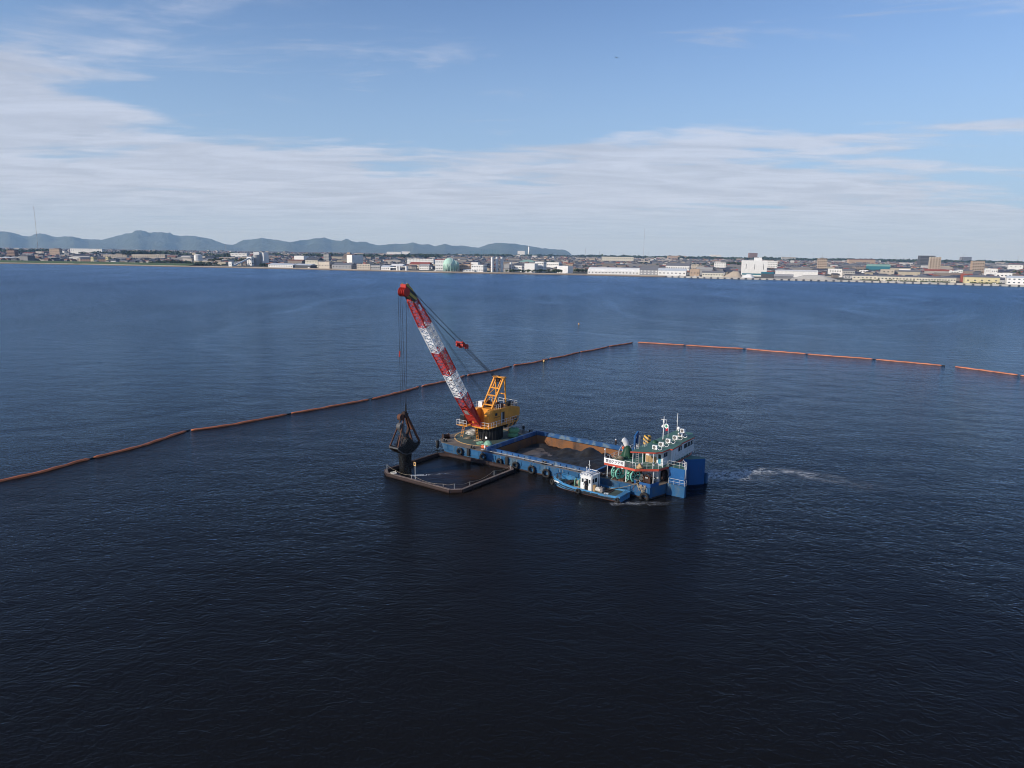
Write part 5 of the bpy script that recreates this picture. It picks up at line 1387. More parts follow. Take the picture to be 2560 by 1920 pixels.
def ac_unit(label, x, y, z, rz=0.0, hose=True):
    root = bthing('air_conditioner', label, 'air conditioner', x, y, z, rz, 'outdoor air conditioner units on the roof')
    b = MB(); b.box(-0.42, 0.42, -0.16, 0.16, 0.06, 0.72); b.build('casing', MAT['white_clean'], root)
    b = MB()
    for rr in (0.08, 0.16, 0.24): b.torus((-0.08, -0.172, 0.39), (0, 1, 0), rr, 0.014, 16, 4)
    b.cyl((-0.08, -0.168, 0.39), (-0.08, -0.162, 0.39), 0.27, n=20); b.build('fan_grille', MAT['ac_grille'], root)
    b = MB(); b.box(-0.36, -0.28, -0.2, 0.2, 0, 0.06); b.box(0.28, 0.36, -0.2, 0.2, 0, 0.06); b.build('foot', MAT['grey_steel'], root)
    if hose:
        b = MB(); pts_ = [(0.42, 0.0, 0.2)]
        for j in range(13):
            a = -2.6 + j * 0.42; pts_.append((0.85 + 0.33 * math.cos(a), 0.1 + 0.15 * math.sin(a * 0.7), 0.36 + 0.28 * math.sin(a)))
        b.tube(pts_, 0.045, 6); b.build('pipe_loop', MAT['white_clean'], root)
    return root
al = ['air conditioner unit nearest the cabin door corner of the green roof', 'second air conditioner unit from the near end of the roof', 'middle air conditioner unit in the row on the roof', 'fourth air conditioner unit from the near end of the roof', 'fifth air conditioner unit, lower of the stacked pair on the roof']
for i, y in enumerate((4.7, 7.1, 9.9, 12.7, 14.9)):
    ac_unit(al[i], 42.75, y, RT, R(8) if i % 2 else R(-4))
ac_unit('sixth air conditioner unit behind and above the stacked pair', 42.85, 15.6, RT + 0.62, 0, False)
b = MB(); b.box(-0.45, 0.45, -0.2, 0.2, 0, 0.60); b.box(-0.5, 0.5, -0.22, 0.22, 0.60, 0.618)
o = b.build('unit_stand', MAT['light_steel']); bput(o, 42.85, 15.6, RT); tag(o, 'grey stand lifting the rearmost air conditioner on the roof', 'stand')

# gear on the work boat
root = bthing('towing_winch', 'pale green winch drum on the fore deck of the work boat', 'winch', 27.9 + 4.7, -1.45 - 0.7, 0.62, R(10))
for x_ in (-0.35, 0.35):
    b = MB(); b.torus((x_, 0, 0.75), (1, 0, 0), 0.62, 0.06, 22, 5)
    for k_ in range(6): b.beam((x_, 0, 0.75), (x_, 0.62 * math.cos(k_ * 1.047), 0.75 + 0.62 * math.sin(k_ * 1.047)), 0.08)
    b.cyl((x_ - 0.02, 0, 0.75), (x_ + 0.02, 0, 0.75), 0.5, n=18); b.build('flange', MAT['rope_green'], root)
b = MB(); b.cyl((-0.35, 0, 0.75), (0.35, 0, 0.75), 0.35, n=14); b.box(-0.5, 0.5, -0.5, 0.5, 0, 0.14); b.box(-0.5, -0.4, -0.3, 0.3, 0.1, 0.8); b.build('drum', MAT['rope_tan'], root)
root = bthing('boat_engine', 'pale engine casing on the aft deck behind the wheelhouse', 'machinery', 27.9 + 8.7, -1.45 - 0.7, 0.62)
b = MB(); b.cyl((-0.55, 0, 0.38), (0.4, 0, 0.38), 0.38, n=16); b.build('drum', MAT['rope_white'], root)
b = MB(); b.box(0.1, 0.75, -0.3, 0.35, 0.0, 0.75); b.cyl((0.4, 0, 0.7), (0.4, 0, 1.0), 0.09, n=8); b.build('engine_block', MAT['side_grey'], root)
root = bthing('hose_reel', 'tan drum standing on end beside the wheelhouse of the work boat', 'drum', 27.9 + 7.95, -1.45 - 0.9, 0.62)
b = MB(); b.cyl((0, 0, 0), (0, 0, 1.0), 0.28, n=14); b.torus((0, 0, 0.5), (0, 0, 1), 0.28, 0.04, 16, 5); b.torus((0, 0, 0.95), (0, 0, 1), 0.28, 0.04, 16, 5); b.build('barrel', MAT['plywood'], root)
rope_pile('rope_pile', 'dark rope coil on the fore deck of the work boat', 'rope', 'rubber', 27.9 + 3.3, -1.2, 0.96, 0.55, 8, 0.05, 0.3)
b = MB(); b.box(-0.35, 0.35, -0.2, 0.2, 0, 0.1); o = b.build('deck_box', MAT['white_clean']); bput(o, 27.9 + 10.1, -1.45 - 0.9, 0.62, R(20)); tag(o, 'flat white box lying on the aft deck of the work boat', 'box')
b = MB(); b.ball((0, 0, 0.2), 0.3, 0.25, 0.25, 12, 6, jit=0.06); o = b.build('fuel_sack', MAT['rope_white'], None, smooth=True); bput(o, 27.9 + 2.6, -1.45 - 1.35, 0.62); tag(o, 'small white sack against the near gunwale of the work boat', 'sack')

# ================================================================== SILT FENCE FLOATS
FL = [((-60, 1218), (225, 1148)), ((235, 1146), (465, 1078)), ((478, 1077), (717, 1036)), ((728, 1034), (922, 999)), ((928, 998), (1048, 967)), ((1053, 966), (1163, 940)), ((1168, 939), (1275, 917)),
      ((1285, 914), (1370, 898)), ((1375, 897), (1447, 881)), ((1452, 880), (1518, 867)), ((1522, 866), (1580, 857)), ((1595, 856), (1711, 863)), ((1715, 863.5), (1858, 872)), ((1866, 873), (2015, 885)), ((2019, 886), (2182, 898)), ((2190, 899), (2355, 914)), ((2388, 917), (2545, 938)), ((2552, 939), (2650, 953))]
for i, (a, b_) in enumerate(FL):
    A = ground(*a); B_ = ground(*b_); L_ = (B_ - A).length; dn_ = (B_ - A) / L_; nr_ = Vector((-dn_.y, dn_.x, 0))
    left = i < 11
    sagm = (0.9 if left else 0.5) * random.uniform(0.6, 1.3)
    pts_ = []; rad = []
    n_ = 30
    for j in range(n_ + 1):
        t_ = j / n_
        off = -sagm * 4 * t_ * (1 - t_) * (1 if left else 0.6) + 0.16 * math.sin(t_ * 9 + i) + 0.05 * math.sin(t_ * 31 + 2 * i)
        p = A + dn_ * (L_ * t_) + nr_ * off + Vector((0, 0, 0.09 + 0.04 * math.sin(t_ * 23 + i)))
        pts_.append(p); rad.append(0.26 * (1 - 0.6 * max(0, (0.02 - min(t_, 1 - t_)) / 0.02)) * (1 + 0.07 * math.sin(t_ * 40 + i)))
    m_ = MB(); m_.tube([p - A for p in pts_], rad, 10)
    o = m_.build('silt_fence_float', MAT['float_orange'] if left else MAT['float_pale'], None, smooth=True); o.location = A
    lab = (f'orange silt fence float left of the fence corner, {ORD[i]} counted from the left edge' if left else f'pale orange silt fence float right of the fence corner, {ORD[i-11]} counted from the corner')
    tag(o, lab, 'float', 'orange floats of the silt fence')
    sk = MB(); w0 = [p - A for p in pts_]
    for p in w0: sk.v += [(p.x, p.y, -0.05), (p.x, p.y, -1.2)]
    for j in range(n_): sk.f.append((2 * j, 2 * j + 2, 2 * j + 3, 2 * j + 1)); sk.m.append(0)
    sk.build('skirt', MAT['float_orange'], o)
    q = MB(); e_ = pts_[-1] - A
    q.tube([e_ - dn_ * 0.3, e_ + dn_ * 0.5 + Vector((0, 0, 0.03)), e_ + dn_ * 1.0], 0.13, 6); q.build('joint', MAT['black'], o)
for (px, py, lab) in ((1447, 811, 'tiny yellow marker buoy alone on the open water beyond the fence'), (1360, 904, 'small yellow marker buoy just inside the silt fence')):
    m_ = MB(); m_.ball((0, 0, 0.2), 0.42, 0.42, 0.45, 12, 8); m_.cyl((0, 0, 0.6), (0, 0, 1.1), 0.05, n=6); o = m_.build('marker_buoy', MAT['yellow_pale'], None, smooth=True); o.location = ground(px, py); tag(o, lab, 'buoy')
# a bird crossing the sky
bp = at_dist(1541, 144, 230.0)
root = thing('flying_bird', 'dark bird gliding in the blue sky above the lake', 'bird', bp, R(25))
b = MB(); b.ball((0, 0, 0), 0.10, 0.26, 0.09, 10, 8); b.add([(-0.05, -0.25, 0), (0.05, -0.25, 0), (0.10, -0.45, 0.01), (-0.10, -0.45, 0.01)], [(0, 1, 2, 3)]); b.ball((0, 0.28, 0.03), 0.06, 0.08, 0.06, 8, 6); b.build('body', MAT['grey_steel'], root)
for sgn in (-1, 1):
    b = MB(); P_ = [(0.05, 0.12, 0.02), (0.05, -0.12, 0.02), (0.38, 0.14, 0.16), (0.38, -0.08, 0.15), (0.78, -0.06, 0.10), (0.70, -0.14, 0.10)]
    b.add([(x * sgn, y, z) for x, y, z in P_] + [(x * sgn, y, z - 0.015) for x, y, z in P_], [(0, 1, 3, 2), (2, 3, 5, 4), (6, 8, 9, 7), (8, 10, 11, 9), (0, 2, 8, 6), (2, 4, 10, 8), (1, 7, 9, 3), (3, 9, 11, 5)]); b.build('wing', MAT['grey_steel'], root)

# ================================================================== THE TOWN ON THE FAR SHORE
def tmat(name, col, var=0.07, rough=0.8):
    m = bpy.data.materials.new(name); m.use_nodes = True
    t = m.node_tree; p = t.nodes['Principled BSDF']; k = NT(t)
    o = k.n('ShaderNodeTexCoord').outputs['Object']
    f = k.noise(o, 0.25, 5.0, 0.6)
    k.put(p.inputs['Base Color'], k.mix(k.map(f, 0.3, 0.7), tuple(c * (1 - var) for c in col), tuple(min(1, c * (1 + var)) for c in col)))
    p.inputs['Roughness'].default_value = rough; MAT[name] = m
    return m
for n_, c_ in dict(t_white=(0.72, 0.71, 0.69), t_cream=(0.57, 0.535, 0.45), t_beige=(0.48, 0.42, 0.35), t_tan=(0.40, 0.29, 0.21), t_brown=(0.22, 0.14, 0.115), t_grey=(0.30, 0.30, 0.31), t_dark=(0.075, 0.08, 0.095),
                   t_navy=(0.045, 0.055, 0.085), t_roofgrey=(0.16, 0.165, 0.18), t_red=(0.28, 0.07, 0.05), t_rust=(0.22, 0.11, 0.08), t_yellow=(0.56, 0.49, 0.29), t_teal=(0.03, 0.16, 0.21), t_green=(0.22, 0.38, 0.32), t_blue=(0.10, 0.20, 0.36),
                   t_mint=(0.40, 0.60, 0.50), t_sand=(0.42, 0.35, 0.27), t_concrete=(0.40, 0.385, 0.36), t_lightroof=(0.50, 0.54, 0.58), t_grass=(0.065, 0.11, 0.03), t_window=(0.03, 0.035, 0.045), t_stone=(0.17, 0.14, 0.12)).items(): tmat(n_, c_)
for n_, c_ in dict(h_white=(0.46, 0.455, 0.45), h_beige=(0.31, 0.285, 0.26), h_grey=(0.17, 0.17, 0.18), h_cream=(0.36, 0.32, 0.25), h_tan=(0.22, 0.185, 0.16)).items(): tmat(n_, c_)
def leaf_mat(name, col):
    m = bpy.data.materials.new(name); m.use_nodes = True
    t = m.node_tree; p = t.nodes['Principled BSDF']; k = NT(t)
    g = k.n('ShaderNodeNewGeometry')
    f = k.noise(g.outputs['Position'], 0.35, 3.0, 0.6)
    k.put(p.inputs['Base Color'], k.mix(k.map(f, 0.3, 0.7), tuple(c * 0.6 for c in col), tuple(c * 1.4 for c in col))); p.inputs['Roughness'].default_value = 0.8
    MAT[name] = m
leaf_mat('leaf_dark', (0.022, 0.040, 0.016)); leaf_mat('leaf_mid', (0.038, 0.066, 0.020)); leaf_mat('bark', (0.06, 0.045, 0.03))

TAKEN = []
def site(px, py, back=9.0):
    z = 2.4
    d = ray(px, py)
    for _ in range(4):
        Y = d.y * (z - CAM_H) / d.z if d.z < -1e-4 else 1e9
        Y = min(Y, 5600.0)                     # nothing stands farther back than the last tree belt
        P = Vector((d.x / d.y * Y, Y, 0)); z = land_z(P.x, P.y)
    ys = shore_y(max(-2600, min(1900, P.x)))
    if P.y < ys + back:                        # keep it on the land
        Y = ys + back
        for _ in range(3): Y = shore_y(max(-2600, min(1900, d.x / d.y * Y))) + back
        P = Vector((d.x / d.y * Y, Y, 0)); z = land_z(P.x, P.y)
    P.z = z
    return P
def building(name, label, cat, x0, x1, ytop, ybase, wall, depth=18.0, roof='flat', rmat='t_roofgrey', floors=0, bays=0, yaw=-17, group=None, wmat='t_window', stripe=None, rise=None, slab=None):
    P = site((x0 + x1) / 2, ybase, 24.0); Y = P.y
    yaw_r = R(yaw)
    wdt = (x1 - x0) * Y / FPX / math.cos(yaw_r)
    top = at_dist((x0 + x1) / 2, ytop, Y).z
    h = max(2.5, top - P.z)
    root = thing(name, label, cat, P, yaw_r, group)
    TAKEN.append((P.x, P.y + depth / 2, max(wdt, depth) * 0.62))
    hw = wdt / 2
    rise = (rise if rise is not None else min(h * 0.35, wdt * 0.18)) if roof in ('gable', 'gable_y', 'hip') else 0
    hh = h - rise
    if roof == 'vault': hh = h * 0.45
    b = MB(); b.box(-hw, hw, 0, depth, -1.5, hh); b.build('wall', MAT[wall], root)
    r = MB()
    if roof == 'flat':
        r.box(-hw + 0.3, hw - 0.3, 0.3, depth - 0.3, hh + 0.002, hh + 0.12, 0)
        for (a0, a1, b0, b1) in ((-hw, hw, -0.01, 0.28), (-hw, hw, depth - 0.28, depth + 0.01), (-hw, -hw + 0.28, 0.281, depth - 0.281), (hw - 0.28, hw, 0.281, depth - 0.281)): r.box(a0, a1, b0, b1, hh + 0.001, hh + 0.55, 1)
        r.build('roof', [MAT[rmat], MAT[wall]], root)
    elif roof in ('gable', 'hip'):
        k_ = 0.0 if roof == 'gable' else min(hw * 0.6, depth * 0.4); e = 0.5
        vs = [(-hw - e, -e, hh), (hw + e, -e, hh), (hw + e, depth + e, hh), (-hw - e, depth + e, hh), (-hw - e + k_, depth / 2, h), (hw + e - k_, depth / 2, h)]
        r.add(vs, [(0, 1, 5, 4), (2, 3, 4, 5), (1, 2, 5), (3, 0, 4), (3, 2, 1, 0)]); r.build('roof', MAT[rmat], root)
    elif roof == 'gable_y':
        e = 0.5
        vs = [(-hw - e, -e, hh), (hw + e, -e, hh), (hw + e, depth + e, hh), (-hw - e, depth + e, hh), (0, -e, h), (0, depth + e, h)]
        r.add(vs, [(1, 2, 5, 4), (3, 0, 4, 5), (3, 2, 1, 0)], 0); r.add([(-hw - e, -e, hh), (hw + e, -e, hh), (0, -e, h)], [(0, 1, 2)], 1); r.add([(-hw - e, depth + e, hh), (hw + e, depth + e, hh), (0, depth + e, h)], [(2, 1, 0)], 1)
        r.build('roof', [MAT[rmat], MAT[wall]], root)
    elif roof == 'vault':
        n_ = 14; vs = []
        for i in range(n_ + 1):
            a = math.pi * i / n_
            for x_ in (-hw, hw): vs.append((x_ + (hw * 0.04 * math.sin(a) * (1 if x_ < 0 else -1)), depth / 2 - depth / 2 * math.cos(a) * 1.01, hh + (h - hh) * math.sin(a)))
        fs = [(2 * i, 2 * i + 1, 2 * i + 3, 2 * i + 2) for i in range(n_)] + [tuple(2 * i for i in range(n_ + 1))[::-1], tuple(2 * i + 1 for i in range(n_ + 1))]
        r.add(vs, fs); r.build('roof', MAT[rmat], root, smooth=False)
    if floors:
        fh = hh / floors; bays = bays or max(2, int(wdt / 4.5))
        for f in range(floors):
            q = MB(); z0 = f * fh + fh * 0.42; z1 = z0 + min(fh * 0.40, 1.6)
            bwid = wdt / bays; ww = min(bwid * 0.5, 2.6)
            for i in range(bays):
                xa = -hw + bwid * (i + 0.5) - ww / 2; q.box(xa, xa + ww, -0.08, -0.003, z0, z1)
            nb2 = max(1, int(depth / 5))
            for i in range(nb2):
                ya = depth / nb2 * (i + 0.25); q.box(hw + 0.003, hw + 0.08, ya, ya + depth / nb2 * 0.5, z0, z1)
            tag(q.build('window_row', MAT[wmat], root), kind='stuff')
            if slab:
                s_ = MB(); s_.box(-hw - 0.1, hw + 0.1, -1.1, -0.083, f * fh + 0.02, f * fh + fh * 0.30); s_.build('balcony', MAT[slab], root)
    if stripe:
        zf, mt2 = stripe
        q = MB(); q.box(-hw - 0.06, hw + 0.06, -0.12, -0.004, hh * zf, hh * zf + max(1.2, hh * 0.09)); q.build('painted_band', MAT[mt2], root)
    return root, P, wdt, h, depth
def add_box(root, name, mat, *b6):
    q = MB(); q.box(*b6); return q.build(name, MAT[mat], root)

# ---- left shore
building('row_house', 'brown terraced block with a yellow gable end above the grass bank, left one', 'building', 200, 235, 643, 656, 't_brown', 14, 'gable', 't_navy', 2, 5, yaw=-6)
building('row_house', 'brown terraced block with a yellow gable end above the grass bank, right one', 'building', 236, 271, 643, 656, 't_brown', 14, 'gable', 't_navy', 2, 5, yaw=-6)
for px, lab in ((231, 'yellow gable house end left of the pair on the left shore'), (268, 'yellow gable house end right of the pair on the left shore')):
    building('gable_house', lab, 'house', px - 3.5, px + 3.5, 641.5, 656.5, 't_yellow', 12, 'gable_y', 't_brown', 2, 1, yaw=-6)
building('apartment_block', 'long pale apartment block with white roof line, leftmost of two on the left shore', 'building', 258, 318, 637, 650, 't_beige', 12, 'flat', 't_lightroof', 4, 14, yaw=-4)
building('apartment_block', 'long pale apartment block with white roof line, right of two on the left shore', 'building', 329, 414, 636.5, 650, 't_beige', 12, 'flat', 't_lightroof', 4, 18, yaw=-4)
building('apartment_block', 'distant white apartment slab on the far left', 'building', 176, 256, 622, 634, 't_white', 14, 'flat', 't_lightroof', 4, 14, yaw=-2)
building('apartment_block', 'dark brown apartment block at the far left edge', 'building', 18, 38, 625, 645, 't_brown', 16, 'flat', 't_dark', 5, 4, yaw=-4, slab='t_tan')
building('warehouse', 'low pale shed at the left edge of the picture', 'shed', -10, 34, 643, 652, 't_grey', 14, 'gable', 't_lightroof', yaw=-4)
building('town_hall', 'pinkish stepped building in the left part of the town', 'building', 124, 150, 622, 640, 't_tan', 16, 'flat', 't_roofgrey', 4, 6, yaw=-4)
building('school', 'long white two storey school behind the dark trees', 'building', 576, 618, 633.5, 645, 't_white', 14, 'flat', 't_grey', 2, 12, yaw=-5)
building('white_house', 'small white house beside the round tank', 'house', 503, 519, 649, 658, 't_white', 9, 'gable', 't_grey', 1, 3)
# tank
def upright_tank(name, label, cat, x0, x1, ytop, ybase, mat, dome=True, rim='t_grey'):
    P = site((x0 + x1) / 2, ybase); r = (x1 - x0) / 2 * P.y / FPX; h = at_dist((x0 + x1) / 2, ytop, P.y).z - P.z
    root = thing(name, label, cat, P); TAKEN.append((P.x, P.y, r * 1.3))
    b = MB(); b.cyl((0, r, -1), (0, r, h), r, n=28, cap=False); b.build('shell', MAT[mat], root, smooth=True)
    b = MB()
    if dome: b.ball((0, r, h), r, r, r * 0.28, 28, 6, z0=0.0)
    else: b.cyl((0, r, h), (0, r, h + 0.15), r * 0.98, n=28)
    b.build('roof', MAT[mat], root)
    b = MB(); b.torus((0, r, h), (0, 0, 1), r, 0.15, 28, 5); b.torus((0, r, h * 0.66), (0, 0, 1), r, 0.1, 28, 4); b.torus((0, r, h * 0.33), (0, 0, 1), r, 0.1, 28, 4); b.build('hoop', MAT[rim], root)
    b = MB(); b.ladder((0, -0.15, 0), (0, -0.15, h), 0.8, 0.06, 1.0); b.build('ladder', MAT[rim], root)
    return root, P, r, h
upright_tank('storage_tank', 'white round storage tank alone left of the conveyor', 'tank', 482.5, 502, 638.5, 660, 't_white')
# cement works
rt, P, r, h = upright_tank('concrete_silo', 'dark grey concrete silo at the top of the conveyor', 'silo', 631, 650, 637, 664, 't_grey', False)
add_box(rt, 'head_house', 't_white', -r * 0.7, r * 0.7, r * 0.4, r * 1.5, h + 0.2, h + 6.5)
building('silo_tower', 'white square silo tower right of the dark silo', 'silo', 651, 661, 632, 664, 't_white', 14, 'flat', 't_grey', yaw=-35)
building('plant_house', 'white plant house at the conveyor head left of the silo', 'building', 617, 630, 642.5, 664, 't_white', 9, 'flat', 't_grey', 2, 2)
P0 = site(583, 666); P1 = site(632, 664); zt = at_dist(631, 645, P1.y).z
root = thing('conveyor', 'pale inclined conveyor gallery rising to the dark silo', 'conveyor', P0)
b = MB(); b.beam((0, 0, 1.0), P1 - P0 + Vector((-6, 0, zt - P1.z)), 3.0, 2.6); b.build('gallery', MAT['t_lightroof'], root)
b = MB()
for t_ in (0.45, 0.7, 0.9):
    c = Vector((0, 0, 1)).lerp(P1 - P0 + Vector((-6, 0, zt - P1.z)), t_)
    for dx in (-1, 1): b.beam((c.x + dx, c.y, -1), (c.x + dx * 0.4, c.y, c.z - 1.2), 0.4)
b.build('trestle', MAT['t_grey'], root)
building('kiosk', 'small white hopper house at the foot of the conveyor', 'building', 571, 580, 655, 666, 't_white', 7, 'flat', 't_dark', 1, 1)
building('warehouse', 'long low warehouse with pale blue roof by the shore', 'warehouse', 668, 735, 658.5, 670.5, 't_white', 26, 'gable', 't_lightroof', 1, 10, rise=3)
building('warehouse', 'low open shed with pale blue roof right of the long warehouse', 'warehouse', 736, 778, 659.5, 672, 't_dark', 24, 'gable', 't_lightroof', rise=3)
building('factory', 'tall white windowless block left of the dark roofed hall', 'factory', 735, 761, 640, 663, 't_white', 22, 'flat', 't_grey')
building('factory', 'cream hall with dark roof beside the tall white block', 'factory', 762, 796, 644, 668, 't_cream', 24, 'gable', 't_dark', 2, 8)
building('small_factory', 'grey five storey apartment block in front of the stepped hotel', 'building', 809, 823, 635, 655, 't_grey', 12, 'flat', 't_dark', 5, 4, slab='t_concrete')
# stepped brown hotel
for k_ in range(1):
    P = site(870, 657); Y = P.y; px_m = Y / FPX
    root = thing('stepped_hotel', 'tall stepped brown hotel with pale balcony bands', 'hotel', P, R(-12)); TAKEN.append((P.x, P.y + 12, 26))
    for f in range(8):
        h0 = f * 3.25; xl = (-21 + max(0, f - 1) * 1.5 * 1.25) * px_m; xr = 17 * px_m
        add_box(root, 'storey', 't_brown', xl, xr, 0.8, 20, h0 + (0.003 if f else -1), h0 + 3.25)
        add_box(root, 'balcony', 't_beige', xl - 0.2, xr + 0.1, -0.7, 0.797, h0 + 0.1, h0 + 1.15)
        q = MB()
        n_ = int((xr - xl) / 4)
        for i in range(n_): q.box(xl + (i + 0.2) * (xr - xl) / n_, xl + (i + 0.8) * (xr - xl) / n_, 0.72, 0.796, h0 + 1.3, h0 + 2.7)
        tag(q.build('window_row', MAT['t_window'], root), kind='stuff')
    add_box(root, 'penthouse', 't_tan', -4 * px_m, 3.5 * px_m, 5, 14, 26.003, 31.0)
building('factory', 'big white faced block with grey side in front of the hotel', 'factory', 866, 882, 638, 664, 't_white', 34, 'flat', 't_grey', yaw=-40)
building('market_hall', 'wide low beige hall with long grey roof by the water', 'hall', 794, 826, 655, 672.5, 't_beige', 40, 'flat', 't_roofgrey', 1, 4, yaw=-30)
building('market_hall', 'long dark fronted hall with grey roof left of the beige blocks', 'hall', 828, 880, 657, 673, 't_grey', 24, 'gable', 't_roofgrey', 1, 6)
building('factory', 'beige block with round window by the shore road', 'factory', 891, 926, 660.5, 675, 't_beige', 22, 'flat', 't_roofgrey', 2, 5)
building('factory', 'low grey fronted block right of the beige block', 'factory', 926, 951, 664, 676, 't_grey', 20, 'flat', 't_roofgrey', 1, 4, stripe=(0.7, 't_concrete'))
building('shed', 'white roofed low shed left of the water gate', 'shed', 952, 974, 663.5, 676.5, 't_white', 18, 'gable', 't_lightroof', 1, 4)
building('shed', 'dark fronted shed with bright roof behind the water gate', 'shed', 975, 1005, 660, 674, 't_dark', 22, 'gable', 't_white', rise=4)
# water gate
P = site(996, 680); Y = P.y; pm = Y / FPX
root = thing('water_gate', 'white concrete water gate with dark openings at the shore', 'gate', P, R(-17)); TAKEN.append((P.x, P.y, 20))
for x in (-22, -2.5, 4, 22): add_box(root, 'pier', 't_white', (x - 1.6) * pm, (x + 1.6) * pm, -3, 6, -3, 9 if x > -10 else 4.5)
add_box(root, 'bridge', 't_white', -23.5 * pm, -0.9 * pm, -2.5, 5, 4.502, 6.2)
add_box(root, 'gate_house', 't_concrete', 2.4 * pm, 23.5 * pm, -2, 5, 6.0, 8.6)
for x in (-12.3, 13): add_box(root, 'gate_leaf', 't_dark', (x - 8) * pm, (x + 7.8) * pm, 0.5, 1.0, -2.5, 3.6)
building('school', 'long white two storey building with window rows behind the red roof', 'building', 1017, 1084, 647.5, 664, 't_white', 14, 'flat', 't_roofgrey', 3, 18, yaw=-10)
building('hall', 'low hall with wide dark red roof left of the gas holders', 'hall', 1022, 1072, 655.5, 671, 't_beige', 24, 'gable', 't_red', 1, 8, rise=5)
building('house_row', 'white two storey house in front of the red roof', 'house', 1048, 1072, 660, 675, 't_white', 12, 'gable', 't_grey', 2, 5)
building('office', 'white office block just left of the gas holder', 'office', 1088, 1110, 651, 676, 't_white', 16, 'flat', 't_grey', 3, 5, yaw=-10)
# far white warehouses
building('warehouse', 'bright distant white warehouse on the horizon above the town, left one', 'warehouse', 967, 1003, 629.5, 637, 't_white', 40, 'gable', 't_white', yaw=0, rise=3)
building('warehouse', 'bright distant white warehouse on the horizon above the town, right one', 'warehouse', 1004, 1024, 628.5, 636.5, 't_white', 40, 'gable', 't_white', yaw=0, rise=3)
# spherical gas holders
def gas_sphere(label, cx_, cy_, rp, ybase):
    P = site(cx_, ybase); r = rp * P.y / FPX; C = at_dist(cx_, cy_, P.y)
    root = thing('gas_holder', label, 'gas holder', P, 0, 'spherical gas holders'); TAKEN.append((P.x, P.y, r * 1.3))
    hz_ = C.z - P.z
    b = MB(); b.ball((0, 0, hz_), r, r, r, 36, 20, z0=-0.999); b.build('sphere', MAT['t_mint'], root, smooth=True)
    for i in range(12):
        a = 2 * math.pi * (i + 0.5) / 12
        l_ = MB(); l_.cyl((r * math.cos(a), r * math.sin(a), -1.5), (r * math.cos(a), r * math.sin(a), hz_), 0.45, n=8); l_.build('leg', MAT['t_mint'], root)
    b = MB(); b.torus((0, 0, hz_), (0, 0, 1), r * 1.005, 0.25, 36, 5)
    b.rail([(r * 0.3 * math.cos(k * 0.8), r * 0.3 * math.sin(k * 0.8), hz_ + r * 0.954) for k in range(9)], 1.2, 3.0, 0.08, 1)
    b.tube([(r * 1.03 * math.cos(-1.9 + k * 0.13) * math.cos(-0.7 + k * 0.16), r * 1.03 * math.sin(-1.9 + k * 0.13) * math.cos(-0.7 + k * 0.16), hz_ + r * 1.03 * math.sin(-0.7 + k * 0.16)) for k in range(13)], 0.25, 5)
    b.build('stair_rail', MAT['t_white'], root)
gas_sphere('large pale green spherical gas holder by the shore', 1123.6, 660.5, 15.5, 678.5)
gas_sphere('second pale green spherical gas holder half hidden behind the first', 1136.5, 663, 11.5, 676.5)
building('office', 'grey brown block between gas holder and white stepped factory', 'office', 1148, 1176, 661.5, 678.5, 't_tan', 16, 'flat', 't_roofgrey', 2, 5)
building('factory', 'white stepped factory right of the gas holders', 'factory', 1178, 1208, 663, 680, 't_white', 22, 'flat', 't_grey', 2, 5)
building('factory', 'upper white block of the stepped factory', 'factory', 1178, 1195, 656.5, 678, 't_white', 12, 'flat', 't_grey', 1, 4)
building('shed', 'low white shed in front of the stepped factory', 'shed', 1156, 1186, 673.5, 681, 't_white', 14, 'gable', 't_lightroof', 1, 4)
for i, (a, c) in enumerate(((1227, 1233.8), (1238.8, 1245.7), (1251, 1257.9))):
    upright_tank('white_silo', ['left', 'middle', 'right'][i] + ' one of three tall slim white silos by the shore', 'silo', a, c, 643.5, 680.5, 't_white')
upright_tank('white_silo', 'short slim white silo right of the three tall ones', 'silo', 1274, 1279.5, 656, 679, 't_white')
building('factory', 'low white factory right of the short silo', 'factory', 1280, 1304, 665, 680, 't_white', 16, 'flat', 't_grey', 2, 6)
building('pump_house', 'grey ribbed building behind the three silos', 'building', 1259, 1273, 661.5, 680, 't_grey', 14, 'flat', 't_dark', 1, 6)
building('factory', 'white block factory behind the shore trees, lower part', 'factory', 1311, 1336, 659.5, 681.5, 't_white', 24, 'flat', 't_grey', 0)
building('factory', 'white block factory behind the shore trees, taller grey faced part', 'factory', 1337, 1358, 655, 681, 't_white', 24, 'flat', 't_grey', 3, 4)
building('factory', 'wide white block right of the tree row', 'factory', 1361, 1396, 656.5, 676, 't_white', 22, 'flat', 't_grey', 2, 7, yaw=-22)
building('factory', 'white block with dark right side near the tree clump', 'factory', 1393, 1419, 665.5, 683.5, 't_white', 26, 'flat', 't_grey', 0, 3, yaw=-26)
building('house', 'pale pink house above the white blocks', 'house', 1415, 1432, 657, 673, 't_tan', 12, 'gable', 't_rust', 2, 4)
building('gymnasium', 'wide pale green roofed gymnasium in the middle of the town', 'hall', 1298, 1336, 649.5, 660, 't_grey', 40, 'hip', 't_green', yaw=-10, rise=7)
building('incinerator', 'distant white plant block beside a slim chimney', 'factory', 1294, 1311.5, 627.5, 637, 't_white', 60, 'flat', 't_lightroof', 0, yaw=-2)
